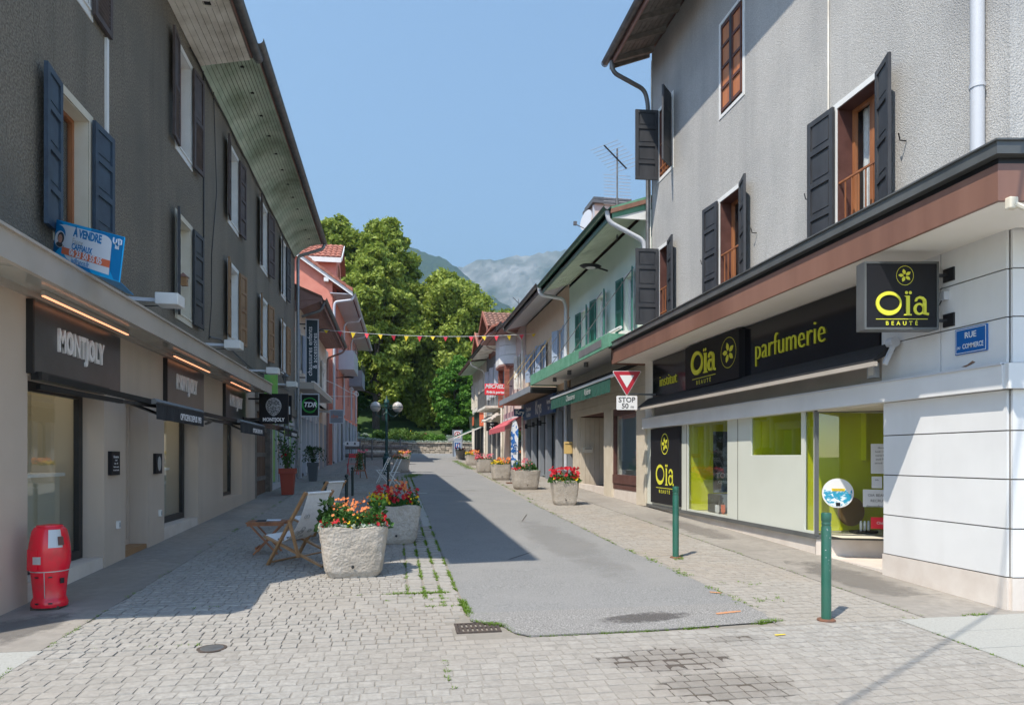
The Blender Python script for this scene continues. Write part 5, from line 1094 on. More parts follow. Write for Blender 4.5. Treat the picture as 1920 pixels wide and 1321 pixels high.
# gloss black fascia with letters
fa = thing('shop_fascia', 'long glossy black fascia reading institut and parfumerie over the perfume shop', 'sign', (5.8,11,3.0))
mb = MB(); FR.box(mb, 7.4, 14.76, 2.98, 3.825, .0, .04); mb.build('panel', K['blacksign'], fa)
mb = MB(); FR.box(mb, 14.76, 15.2, 2.55, 3.83, .0, .05); mb.build('end_pilaster', K['soffitw'], fa)
text('institut', fa, (5.795,13.85,3.30), (0,-1,0), (0,0,1), .34, K['yelsign'], bold=-.004, ext=.008, sx=.98)
text('parfumerie', fa, (5.795,9.35,3.37), (0,-1,0), (0,0,1), .50, K['yelsign'], bold=-.010, ext=.012, sx=.80, space=1.05)
bx_ = thing('logo_box', 'raised dark box with yellow-green Oia logo in the middle of the black fascia', 'sign', (5.75,11.8,3.0))
mb = MB(); FR.box(mb, 10.62, 12.75, 2.97, 3.80, .04, .15); mb.build('box', K['blackmatte'], bx_)
oia(bx_, (5.70,11.95,3.43), (0,-1,0), (0,0,1), .40, K['yelsign'], (-1,0,0), extr=.03); leaf5(bx_, (5.698,10.98,3.45), (0,-1,0), (0,0,1), .22, K['yelsign'], (-1,0,0), 1.15, rw=.008)
# folded awning over the shopfront
aw = thing('awning', 'folded black awning with cream front bar below the Oia fascia', 'awning', (5.7,7.1,2.8))
mb = MB(); FR_ = FR; mb.prism([FR.p(7.1,3.0,.04), FR.p(7.1,2.98,.10), FR.p(7.1,2.78,.36), FR.p(7.1,2.75,.36), FR.p(7.1,2.88,.08)], (0,7.8,0)); mb.build('fabric', K['blackfab'], aw)
mb = MB(); FR.box(mb, 7.05, 14.95, 2.70, 2.752, .34, .385); mb.build('front_bar', K['taupe_edge'], aw)
mb = MB(); mb.lathe([(.05,0),(.05,.12)], (0,0,0), 12); c_ = mb; 
e_ = MB(); e_.tube([(5.72,7.02,2.98),(5.72,7.12,2.98)], .06, 12); e_.bar((5.72,7.05,2.95),(5.60,7.05,2.72),.03,.05); e_.build('end_bracket', K['lightgrey'], aw)
sk_ = thing('socket_box', 'small white socket box under the awning end near the corner', 'socket', (5.84,7.5,2.7)); MB().box(5.79,5.85,7.45,7.6,2.62,2.80).build('case', K['lightgrey'], sk_); MB().box(5.785,5.792,7.48,7.57,2.65,2.77).build('cover', K['white'], sk_)
# big canopy
cn = thing('shop_canopy', 'large canopy with brown metal fascia wrapping the corner over the perfume shop', 'canopy', (5.2,10,3.8))
mb = MB(); xo = 5.0; c0 = V((5.0,4.95,0)); e0 = c0+RD*6; 
def cbox(z0, z1, o0, o1, m, nm):
    mb = MB(); mb.box(xo+o0, xo+o1, 4.95+o0*0, 15.3, z0, z1)
    a = V((xo+o0, 4.95+o0*.83, 0)); b = V((xo+o1, 4.95+o1*.83, 0)); mb = MB()
    mb.hexa([(a.x,a.y,z0),(b.x,b.y,z0),(b.x,15.3,z0),(a.x,15.3,z0),(a.x,a.y,z1),(b.x,b.y,z1),(b.x,15.3,z1),(a.x,15.3,z1)])
    a2, b2 = a+RD*6, b+RD*6; mb.hexa([(a.x,a.y,z0),(a2.x,a2.y,z0),(b2.x,b2.y,z0),(b.x,b.y,z0),(a.x,a.y,z1),(a2.x,a2.y,z1),(b2.x,b2.y,z1),(b.x,b.y,z1)])
    return mb.build(nm, m, cn)
cbox(3.80, 4.11, 0, .04, K['brownmetal'], 'fascia'); cbox(4.112, 4.17, .03, .07, K['black'], 'shadow_gap'); cbox(4.17, 4.28, -.06, .03, K['darkmetal'], 'flashing'); cbox(4.275, 4.29, -.08, .06, K['darkmetal'], 'flashing_edge')
mb = MB(); a = V((5.04,4.98,0)); a2 = a+RD*6
mb.prism([(5.04,15.28,3.835),(5.85,15.28,3.835),(5.85,5.6,3.835),(a2.x,5.6-.95,3.835),(a2.x,a2.y,3.835),(a.x,a.y,3.835)], (0,0,.02)); mb.build('soffit', K['soffitw'], cn)
MB().prism([(5.04,15.3,4.1),(5.86,15.3,4.2),(5.86,5.6,4.2),(a2.x,4.65,4.2),(a2.x,a2.y,4.1),(a.x,a.y,4.1)], (0,0,.05)).build('deck', K['darkmetal'], cn)
MB().box(5.0,5.85,15.26,15.3,3.80,4.25).build('end_cap', K['brownmetal'], cn)
for i in range(9): MB().lathe([(.012,0),(.012,.01),(.004,.014)], (4.98,5.4+i*1.15,4.285), 8).build('screw', K['zinc'], cn)
for (y, l_) in ((9.6,'small white box on the brown canopy edge under the middle shutters'),(13.4,'small white box on the brown canopy edge under the far shutters')):
    j = thing('canopy_box', l_, 'box', (5.3,y,4.25)); MB().box(5.25,5.65,y-.2,y+.25,4.20,4.44).build('case', K['white'], j, bevel=.01); MB().box(5.23,5.67,y-.22,y+.27,4.44,4.455).build('lid', K['lightgrey'], j)
cl = thing('canopy_spotlight', 'cream swan-neck spotlight at the canopy corner top right', 'spotlight', (5.0,4.9,3.8)); P0 = c0+RD*.08+RNn*.01
MB().box(P0.x-.02,P0.x+.06,P0.y-.04,P0.y+.02,3.72,3.82).build('base', K['cream'], cl, bevel=.01); MB().tube([P0+V((.03,-.03,3.76)), P0+V((.08,-.06,3.72)), P0+V((.14,-.08,3.75)), P0+V((.22,-.1,3.79))], .022, 8, r2=.035).build('neck', K['cream'], cl, smooth='auto')
# hanging logo sign
hs_ = thing('hanging_sign', 'large dark square hanging sign with glowing yellow Oia Beauté logo by the corner', 'sign', (5.3,6.4,3.0))
FS = Fr((4.90,6.46,0), RD, RNn)
mb = MB(); FS.box(mb, 0, .77, 3.0, 3.70, -.16, 0); mb.build('box', K['blackmatte'], hs_); mb = MB(); ring(mb, FS, -.008, .778, 2.992, 3.708, .022, -.165, .006); mb.build('frame', K['darkmetal'], hs_)
oia(hs_, FS.p(.385,3.265,.002), RD, (0,0,1), .225, K['yelsign'], RNn, extr=.012); leaf5(hs_, FS.p(.42,3.56,.002), RD, (0,0,1), .085, K['yelsign'], RNn, 1.0, rw=.004)
for z in (3.10,3.58): mb = MB(); mb.bar(FS.p(.77,z,-.08), V((5.81,FS.p(.77,0,0).y+.05,z)), .04, .03); mb.box(5.80,5.822,6.28,6.42,z-.07,z+.07); mb.build('bracket', K['black'], hs_)
jb = thing('junction_box', 'small white junction box and cable beside the hanging logo sign', 'box', (5.8,6.45,3.35)); MB().box(5.76,5.82,6.36,6.5,3.32,3.41).build('case', K['lightgrey'], jb); MB().tube([(5.79,6.42,3.33),(5.74,6.42,3.25),(5.68,6.4,3.27)], .007, 6).build('cable', K['black'], jb)
# street name plate
sp = thing('street_sign', 'blue enamel street plate reading RUE DU COMMERCE on the white corner', 'street sign', (5.8,6.06,2.7))
MB().box(5.80,5.82,5.87,6.26,2.71,2.975).build('plate', K['signblue'], sp, bevel=.002)
fs_ = Fr((5.80,0,0),(0,-1,0),(-1,0,0)); mb = MB(); ring(mb, fs_, -6.25, -5.88, 2.72, 2.965, .006, .0, .001); mb.build('border', K['signwhite'], sp)
text('RUE', sp, (5.7985,6.065,2.895), (0,-1,0), (0,0,1), .085, K['signwhite'], bold=.001, ext=.0008, sx=.95); text('COMMERCE', sp, (5.7985,6.035,2.785), (0,-1,0), (0,0,1), .072, K['signwhite'], bold=.0005, ext=.0008, sx=.66); text('DU', sp, (5.7985,6.212,2.778), (0,-1,0), (0,0,1), .04, K['signwhite'], ext=.0008, sx=.75)
pt = MB(); K['plaster'] = mat('broken_plaster', (.30,.16,.09), (.15,.1,.08), rough=1, scale=30); pt.poly([(5.818,6.2,2.585),(5.818,6.12,2.60),(5.818,6.06,2.63),(5.818,6.02,2.61),(5.818,6.08,2.59),(5.818,6.14,2.575)]); pt.build('chipped_patch', K['plaster'], rh)
# window stickers
def stick(lab, s0, s1, z0, z1, m='signwhite', txt=None, ts=.03, tm='ink'):
    t = thing('window_notice', lab, 'notice', FE.p((s0+s1)/2, z0, 0)); mb = MB(); FE.box(mb, s0, s1, z0, z1, -.011, -.008); mb.build('sheet', K[m], t)
    for i, l_ in enumerate(txt or []): text(l_, t, FE.p((s0+s1)/2, z1-ts*1.6-i*ts*1.5, -.006), FE.D, (0,0,1), ts, K[tm], ext=.0005)
    return t
stick('tall white notice high in the angled shop window', .70, 1.0, 1.42, 1.83, txt=['Horaires','lundi 14h-19h','mardi 9h-19h','jeudi 9h-19h','samedi 9h-18h'], ts=.035)
stick('small white notice beside the red sticker in the angled window', .71, .84, 1.22, 1.38, txt=['Info'], ts=.03); stick('small red sticker in the angled window', .86, .99, 1.23, 1.39, 'redprint', ['%'], .08, 'signwhite')
stick('white OIA BEAUTE RECRUTE notice in the angled window', .60, 1.0, .96, 1.20, txt=['OIA BEAUTE','RECRUTE','demandez nous'], ts=.05); stick('red and white gift card sticker low in the angled window', .70, 1.0, .66, .82, 'redprint', ['Chèque'], .05, 'signwhite')
rs = thing('round_sticker', 'round white and blue sea-spray sticker reading NOUVEAU in the angled window', 'sticker', FE.p(.27,1.1,0)); c_ = FE.p(.28,1.145,-.004)
K['sea'] = mat('sea_print', (.75,.85,.9), (.02,.30,.48), rough=.4, scale=14, ramp=(.42,.5), mapz=1.6)
MB().disc(c_, .205, FE.N, 36).build('disc', K['signwhite'], rs, recalc=False); cc = c_+FE.N*.003
MB().poly([cc+FE.D*.185*math.cos(t)+V((0,0,.185*math.sin(t))) for t in np.linspace(-math.pi-.25,.25,26)]).build('print', K['sea'], rs, recalc=False)
mb = MB(); FE.box(mb, .20, .37, 1.175, 1.21, .001, .003); mb.build('yellow_strip', K['flagyel'], rs); text('NOUVEAU', rs, FE.p(.285,1.193,.004), FE.D, (0,0,1), .03, K['ink'], ext=.0005); mb = MB(); FE.box(mb, .255, .31, .965, 1.015, .001, .003); mb.build('logo_patch', K['blackmatte'], rs)
pl = thing('pendant_lamp', 'flat orange pendant lamp glowing inside the shop behind the angled window', 'lamp', (7.15,8.9,1.95)); MB().lathe([(.03,.06),(.13,.02),(.135,0),(.02,-.04)], (6.95,8.55,2.02), 20).build('lamp_shade', K['orangecard'], pl, smooth='auto'); MB().tube([(6.95,8.55,2.08),(6.95,8.55,2.55)], .004, 5).build('cord', K['black'], pl)
# ================================================================== RIGHT: pale green house
gh = thing('pale_green_house', 'pale green house with dark green eaves, balcony and louvered shutters', 'house', (5.85,15,G(15)))
hg = [(16.1,16.8,4.6,6.25),(18.35,19.2,4.6,6.25),(20.1,20.85,4.6,6.2)]
mb = wall(FR, 14.95, 22.4, 4.3, 7.35, hg, .2); mb.poly([(5.85,14.95,4.3),(12,14.95,4.3),(12,14.95,9),(5.85,14.95,7.35)]); mb.poly([(12,14.95,0),(12,22.4,0),(12,22.4,9),(12,14.95,9)]); mb.poly([(5.85,22.4,4.3),(5.85,22.4,7.35),(12,22.4,9.5),(12,22.4,4.3)]); mb.build('wall', K['palegreen'], gh)
for i, h in enumerate(hg):
    wn = window(FR, gh, *h, rev=.15, fm='whitewin', band='white', bw=.05, sw=None, sill=False)
    shutter(FR, wn, h[0]-.01, -1, .40, h[2], h[3], .35, K['greensh'], 'louver'); shutter(FR, wn, h[1]+.01, 1, .40, h[2], h[3], .12, K['greensh'], 'louver')
zg = lambda x: 7.18+(x-4.95)*.30
for i in range(10):
    a, b = 4.95+i*.09, 4.95+(i+1)*.09-.008; MB().hexa([(a,15.1,zg(a)),(b,15.1,zg(b)),(b,22.35,zg(b)),(a,22.35,zg(a)),(a,15.1,zg(a)+.02),(b,15.1,zg(b)+.02),(b,22.35,zg(b)+.02),(a,22.35,zg(a)+.02)]).build('soffit_board', K['palegreenboard'], gh)
MB().hexa([(4.9,15.0,zg(4.9)+.06),(12,15.0,zg(12)+.2),(12,22.4,zg(12)+.2),(4.9,22.4,zg(4.9)+.06),(4.9,15.0,zg(4.9)+.16),(12,15.0,zg(12)+.3),(12,22.4,zg(12)+.3),(4.9,22.4,zg(4.9)+.16)]).build('roof', K['tilebrown'], gh)
MB().box(4.90,4.94,15.05,22.4,7.12,7.36).build('fascia_board', K['green'], gh)
MB().prism([(4.9,15.05,7.12),(4.9,15.05,7.38),(6.6,15.05,7.95),(6.6,15.05,7.62)], (0,.05,0)).build('barge_board', K['greenfascia'], gh)
MB().prism([(4.96,15.06,7.14),(5.85,15.06,7.14),(5.85,15.06,7.5)], (0,.03,0)).build('gable_infill', K['white'], gh)
gutter(gh, [(4.82,15.0,7.38),(4.82,22.4,7.38)], .08, K['green'])
pipe(gh, [(4.84,15.1,7.3),(4.88,15.1,7.05),(5.7,15.05,6.65),(5.74,15.05,6.4),(5.74,15.05,4.7)], .055, K['lightgrey'])
# balcony slab with green fascia
mb = MB(); mb.hexa([(4.9,15.1,4.24),(5.85,15.1,4.24),(5.85,24.1,4.24),(4.9,24.1,4.24),(4.9,15.1,4.3),(5.85,15.1,4.3),(5.85,24.1,4.45),(4.9,24.1,4.45)]); mb.build('balcony_slab', K['soffitw'], gh)
MB().hexa([(4.86,15.05,4.18),(4.90,15.05,4.18),(4.90,24.15,4.22),(4.86,24.15,4.22),(4.86,15.05,4.50),(4.90,15.05,4.50),(4.90,24.15,4.58),(4.86,24.15,4.58)]).build('balcony_fascia', K['greenfascia'], gh)
MB().box(4.90,5.85,24.11,24.15,4.2,4.56).build('balcony_fascia', K['greenfascia'], gh); MB().box(4.90,5.85,15.05,15.09,4.2,4.48).build('balcony_fascia', K['greenfascia'], gh)
MB().box(4.853,4.858,15.6,17.6,4.26,4.44).build('torn_patch', K['zinc'], gh)
for i, y in enumerate((18.1,19.9,21.8)):
    d_ = thing('downlight', ['nearest','middle','farthest'][i]+' of three small downlights under the green balcony', 'downlight', (5.2,y,4.2)); MB().lathe([(.02,.0),(.06,-.02),(.07,-.12),(.055,-.13)], (5.2,y,4.24), 12).build('lamp', K['zincdark'], d_, smooth='auto'); MB().box(5.15,5.25,y-.08,y+.08,4.225,4.242).build('mount', K['zincdark'], d_)
for y in (17.2,19.8,23.3): MB().tube([(5.8,y-1.2,6.3),(4.9,y+1.2,4.55)], .012, 5).build('tie_rod', K['zincdark'], gh)
mb = MB()
for y in (15.4,16.9): mb.box(5.3,5.7,y,y+.25,4.48,4.62)
mb.tube([(5.2,15.2,4.66),(5.2,17.4,4.66)], .04, 8); mb.build('pipework', K['white'], gh)
# roof things
ch = thing('chimney_block', 'rendered chimney block with flat cap above the green gutter', 'chimney', (6.6,22,8)); MB().box(6.5,7.7,21.6,22.6,7.4,9.95).build('stack', K['pinkwall'], ch); MB().box(6.4,7.8,21.5,22.7,9.95,10.05).box(6.45,7.75,21.55,22.65,10.08,10.16).build('cap', K['zincdark'], ch); mb = MB(); mb.box(6.44,6.5,21.6,21.64,8.4,9.9); mb.tube([(6.42,21.5,9.4),(7.7,21.5,9.4)], .03, 6); mb.tube([(6.42,21.5,9.0),(7.7,21.5,9.0)], .02, 6); mb.build('strap', K['lightgrey'], ch)
ds = thing('satellite_dish', 'grey satellite dish on the chimney side above the green eave', 'satellite dish', (6.4,21.6,9.2)); mb = MB()
prof = [(0,0),(.12,.01),(.24,.045),(.33,.09)]; mb.lathe(prof, (0,0,0), 20); M_ = Matrix.Translation(V((6.22,21.4,9.3)))@Matrix.Rotation(math.radians(-80), 4, 'Y')@Matrix.Rotation(.3,4,'X')
mb.v = [tuple(M_@V(v)) for v in mb.v]; mb.build('dish', K['lightgrey'], ds, smooth='auto'); MB().tube([(6.44,21.5,9.2),(6.3,21.42,9.25)], .03, 6).tube([(6.2,21.4,9.0),(5.72,21.2,9.1)], .014, 6).build('arm', K['zincdark'], ds); MB().box(5.68,5.78,21.16,21.24,9.06,9.18).build('receiver', K['zincdark'], ds)
def antenna(lab, x, y, z0, z1, s=1, grid=True):
    t = thing('tv_antenna', lab, 'antenna', (x,y,z0)); MB().tube([(x,y,z0),(x,y,z1)], .022*s, 6).build('mast', K['zincdark'], t); mb = MB()
    a, b = V((x-.32*s,y+.1,z1+.1*s)), V((x+.22*s,y-.1,z1-.55*s)); MB().tube([a, b], .02*s, 6).build('boom', K['black'], t)
    for i in range(9): p = a+(b-a)*(i/8); mb.tube([p+V((-.26*s,.35*s,0)), p+V((.26*s,-.35*s,0))], .007*s, 4)
    if grid:
        for i in range(16): z = z1-.7*s-i*.085*s; mb.tube([(x-.36*s,y,z),(x-.05*s,y,z)], .007*s, 4); mb.tube([(x+.05*s,y,z),(x+.36*s,y,z)], .007*s, 4)
    mb.build('elements', K['lightgrey'], t)
antenna('tall rake-like television antenna above the green house roof', 5.72, 17, 7.3, 9.65)
antenna('small television antenna on the peach house roof end', 5.5, 30, 7.7, 8.7, .7, False)
armlamp((5.85,18.2,6.80), (5.55,18.2,6.88), 'dark curved luminaire under the green house eave')
# ground floor: beige shop
mb = MB()
for i in range(6): FR.box(mb, 15.22, 22.1, 2.95+i*.22, 2.95+i*.22+.21, -.02-(0 if i else 0), .03-(.006*(i%2)))
for i in range(6): k = MB(); FR.box(k, 15.22, 22.1, 2.92+i*.22, 2.92+i*.22+.213, -.02, .03); k.build('cladding_board', K['beigeboard'], gh)
k = MB()
for a, b in ((15.22,15.8),(17.72,18.4),(21.2,21.75)): FR.box(k, a, b, .5, 2.92, -.25, .05)
k.build('pillar', K['beigeboard'], gh)
k = MB(); FR.box(k, 15.8, 17.72, 2.75, 2.92, -.2, .0); FR.box(k, 15.8, 17.72, .95, 1.18, -.1, .02); FR.box(k, 15.8, 15.86, 1.18, 2.75, -.1, .0); FR.box(k, 17.66, 17.72, 1.18, 2.75, -.1, .0); w2 = k.build('window_frame', K['lining'], gh)
k = MB(); FR.box(k, 15.86, 17.66, 1.18, 2.75, -.06, -.05); k.build('pane', K['dglass'], w2); k = MB(); FR.box(k, 15.8, 17.72, .8, .95, -.08, .0); k.build('dark_base', K['lining'], gh); k = MB(); FR.box(k, 15.22, 21.75, .2, .8, -.12, -.01); k.build('stone_plinth', K['stonebase'], gh)
k = MB(); k.box(5.87,5.9,15,22,0,0) if 0 else None
k.poly([(6.9,15.2,.6),(6.9,18.3,.6),(6.9,18.3,3),(6.9,15.2,3)]); k.poly([(5.9,18.3,.6),(6.9,18.3,.6),(6.9,18.3,3),(5.9,18.3,3)]); k.poly([(5.9,15.3,1.1),(6.9,15.3,1.1),(6.9,18.3,1.1),(5.9,18.3,1.1)]); k.poly([(5.9,15.25,.6),(6.9,15.25,.6),(6.9,15.25,3),(5.9,15.25,3)]); K['palein'] = mat('pale_interior', (.35,.42,.42), rough=.8); k.build('shop_interior', K['palein'], gh)
# recessed entrance with plank side wall
k = MB(); k.poly([(5.9,21.15,.7),(7.3,21.15,.7),(7.3,21.15,2.95),(5.9,21.15,2.95)]); k.poly([(7.3,18.4,.7),(7.3,21.15,.7),(7.3,21.15,2.95),(7.3,18.4,2.95)]); k.poly([(5.9,18.4,.72),(7.3,18.4,.72),(7.3,21.2,.75),(5.9,21.2,.75)]); k.poly([(5.9,18.4,2.93),(7.3,18.4,2.93),(7.3,21.2,2.93),(5.9,21.2,2.93)]); k.build('entrance_recess', K['lining'], gh)
for i in range(7): MB().box(5.88+i*.155,5.88+i*.155+.148,21.08,21.13,.76,2.9).build('entrance_plank', K['beigeboard'], gh)
k = MB(); ring(k, Fr((7.2,0,0),(0,1,0),(-1,0,0)), 18.5, 20.9, .76, 2.8, .08, 0, .05); dr_ = k.build('shop_door', K['black'], gh); MB().box(7.21,7.22,18.58,20.82,.84,2.72).build('pane', K['dglass'], dr_)
bx1 = thing('letter_box', 'small cream letter box on the beige plank entrance wall', 'letter box', (6.0,21.05,2.0)); MB().box(5.95,6.25,20.98,21.08,1.78,1.95).build('case', K['cream'], bx1); MB().box(5.98,6.22,20.975,20.98,1.9,1.92).build('slot', K['black'], bx1)
bx2 = thing('letter_box', 'ochre yellow letter box on the pillar between Krys and the beige shop', 'letter box', (5.8,21.9,1.9)); K['ochre'] = mat('ochre_metal', (.60,.42,.16), rough=.5); MB().box(5.55,5.82,21.85,21.97,1.75,2.15).build('case', K['ochre'], bx2, bevel=.01); MB().box(5.57,5.80,21.845,21.85,2.06,2.08).build('slot', K['black'], bx2)
aw = thing('awning', 'dark green awning with white lettering under the green balcony', 'awning', (5.5,18.5,3.6))
mb = MB(); mb.prism([(5.78,15.3,3.95),(5.78,15.3,3.85),(5.2,15.3,3.60),(5.2,15.3,3.66)], (0,6.9,0)); mb.build('fabric', K['blackfab'], aw)
MB().box(5.16,5.22,15.25,22.25,3.57,3.63).build('front_bar', K['white'], aw)
mb = MB(); n = 56
for i in range(n):
    a, b = 15.9+6.3*i/n, 15.9+6.3*(i+1)/n; oa, ob_ = .02*math.sin(i*1.9), .02*math.sin((i+1)*1.9); mb.hexa([(5.17+oa,a,3.22),(5.174+oa,a,3.22),(5.174+ob_,b,3.22),(5.17+ob_,b,3.22),(5.18,a,3.57),(5.184,a,3.57),(5.184,b,3.57),(5.18,b,3.57)])
mb.build('valance', K['greenfab'], aw); text('Chaussures', aw, (5.14,19.6,3.40), (0,-1,0), (0,0,1), .24, K['greyprint'], ext=.001, shear=.3, sx=.9); text('Valérie', aw, (5.14,17.8,3.40), (0,-1,0), (0,0,1), .24, K['greyprint'], ext=.001, shear=.3, sx=.9)
# ------------------------------------------------------------ peach house + optician
ph = thing('peach_house', 'peach rendered house with light blue shutters above the Krys optician shop', 'house', (5.85,22.5,G(22.5)))
hp_ = [(23.15,23.85,4.9,6.15),(26.0,26.8,4.9,6.1),(28.2,28.9,4.9,6.05)]
mb = wall(FR, 22.4, 30.0, 4.0, 7.5, hp_, .15); mb.poly([(5.85,30,0),(12,30,0),(12,30,10),(5.85,30,7.5)]); mb.poly([(12,22.4,0),(12,30,0),(12,30,10),(12,22.4,10)]); mb.build('wall', K['peach'], ph)
for h in hp_: window(FR, ph, *h, rev=.1, fm='bluegrey', band='bluegrey', bw=.04, sw=(.36,.36), shm='bluegrey', style='plain3', angs=(.15,.35), sill=False, curt='bluegrey')
zg2 = lambda x: 7.30+(x-4.9)*.28
MB().hexa([(4.92,22.4,zg2(4.92)),(5.85,22.4,zg2(5.85)),(5.85,30.2,zg2(5.85)),(4.92,30.2,zg2(4.92)),(4.92,22.4,zg2(4.92)+.03),(5.85,22.4,zg2(5.85)+.03),(5.85,30.2,zg2(5.85)+.03),(4.92,30.2,zg2(4.92)+.03)]).build('soffit', K['lightgrey'], ph)
MB().hexa([(4.88,22.4,7.36),(12,22.4,9.6),(12,30.3,9.6),(4.88,30.3,7.36),(4.88,22.4,7.48),(12,22.4,9.72),(12,30.3,9.72),(4.88,30.3,7.48)]).build('roof', K['darkmetal'], ph); MB().box(4.88,4.92,22.4,30.25,7.24,7.46).build('fascia_board', K['darkmetal'], ph)
gutter(ph, [(4.8,22.45,7.48),(4.8,30.3,7.48)], .08, K['zincdark']); pipe(ph, [(4.82,22.5,7.42),(4.85,22.5,7.1),(5.65,22.5,7.0),(5.75,22.5,6.8),(5.75,22.5,1.2)], .06, K['lightgrey'])
for y in (25.2,27.6,29.4): MB().tube([(5.8,y-.8,6.2),(5.0,y+.6,4.9)], .014, 5).build('tie_rod', K['ochre'], ph)
cn = thing('shop_canopy', 'flat grey canopy with wooden slat underside over the optician', 'canopy', (5.3,27,4.0))
for i in range(11): MB().box(4.86+i*.09,4.86+i*.09+.06,24.2,31.0,4.0,4.05).build('wood_slat', K['woodsh'], cn)
MB().hexa([(4.8,24.16,3.98),(4.86,24.16,3.98),(4.86,31.1,4.0),(4.8,31.1,4.0),(4.8,24.16,4.2),(4.86,24.16,4.2),(4.86,31.1,4.22),(4.8,31.1,4.22)]).build('fascia', K['slategrey'], cn); MB().box(4.86,5.85,24.16,31.0,4.10,4.18).build('deck', K['darkmetal'], cn); MB().box(4.86,5.85,24.16,24.2,3.95,4.1).build('end_beam', K['black'], cn)
mb = MB()
for s, e in ((22.4,22.75),(23.9,24.25),(25.6,25.95),(26.9,27.2),(28.4,28.7),(29.7,30.0)): FR.box(mb, s, e, .6, 4.0, -.25, .04)
mb.build('pillar', K['slategrey'], ph); mb = MB(); FR.box(mb, 22.75, 23.9, .6, 4.0, -.25, -.12); FR.box(mb, 22.75, 29.7, 3.3, 4.0, -.2, -.02); mb.build('stone_infill', K['greywood'] if 0 else K['zincdark'], ph)
for a, b in ((24.25,25.6),(25.95,26.9),(27.2,28.4),(28.7,29.7)):
    k = MB(); ring(k, FR, a, b, .9, 3.3, .06, -.2, -.14); w2 = k.build('shop_window', K['black'], ph); k = MB(); FR.box(k, a+.06, b-.06, .96, 3.24, -.18, -.17); k.build('pane', K['dglass'], w2); k = MB(); FR.box(k, a, b, .5, .9, -.25, -.1); k.build('plinth', K['greypot'], ph)
k = MB(); k.poly([(7.5,22.5,.7),(7.5,29.9,.7),(7.5,29.9,4),(7.5,22.5,4)]); k.poly([(5.9,22.5,.85),(7.5,22.5,.85),(7.5,29.9,.95),(5.9,29.9,.95)]); k.build('shop_interior', K['palein'], ph)
for y in (25.75,27.05,28.55): 
    sc = thing('wall_spotlight', {25.75:'nearest',27.05:'middle',28.55:'farthest'}[y]+' black wall spotlight on the grey optician pillars', 'spotlight', (5.8,y,2.95)); MB().bar((5.8,y,2.95),(5.6,y,2.95),.04,.04).build('arm', K['black'], sc); MB().lathe([(.06,-.1),(.06,.1)], (5.56,y,2.95), 10).build('head', K['black'], sc)
sg = thing('shop_sign', 'wide blue fascia sign reading Krys over the grey optician front', 'sign', (5.7,26.5,3.3)); MB().box(5.62,5.72,23.8,29.5,3.25,3.93).build('board', K['krysblue'], sg)
text('Krys', sg, (5.61,26.3,3.58), (0,-1,0), (0,0,1), .72, K['signwhite'], bold=.014, ext=.002, sx=.85); text('Opticiens', sg, (5.61,28.3,3.66), (0,-1,0), (0,0,1), .26, K['signwhite'], bold=.005, ext=.001); text('Audition', sg, (5.61,28.3,3.42), (0,-1,0), (0,0,1), .26, K['signwhite'], bold=.005, ext=.001)
text('Verres', sg, (5.61,24.5,3.68), (0,-1,0), (0,0,1), .24, K['signwhite'], bold=.005, ext=.001); text('1er', sg, (5.61,24.5,3.45), (0,-1,0), (0,0,1), .22, K['signwhite'], bold=.005, ext=.001)
def hangR(lab, x0, x1, y, z0, z1, m, lines, lm='signwhite', sizes=None, bold=.01, frm=None, sh=0, bev=0):
    t = thing('hanging_sign', lab, 'sign', (x1, y, z0)); MB().box(x0, x1, y, y+.08, z0, z1).build('board', K[m], t, bevel=bev); MB().box(x1, 5.86, y+.02, y+.06, z1-.12, z1-.08).build('bracket', K['black'], t)
    for i, l_ in enumerate(lines): zz = z1-(z1-z0)*(i+.5)/len(lines); text(l_, t, ((x0+x1)/2, y-.004, zz), (1,0,0), (0,0,1), sizes[i], K[lm], bold=bold, ext=.001, shear=sh if i == 0 else 0)
    return t
hangR('small navy hanging sign reading Krys over the red awning', 5.18, 5.78, 29.3, 3.42, 3.74, 'krysblue', ['Krys'], sizes=[.27])
hangR('red hanging sign reading MICHELE Prêt à porter', 4.46, 5.55, 33.6, 4.72, 5.28, 'redprint', ['MICHELE','Prêt à porter'], sizes=[.27,.17], sh=.3, bev=.03)
hangR('black hanging sign with white number 21 behind the red awning', 4.97, 5.6, 36.8, 3.06, 3.55, 'blackmatte', ['Salon','21'], sizes=[.1,.3], bold=.002)
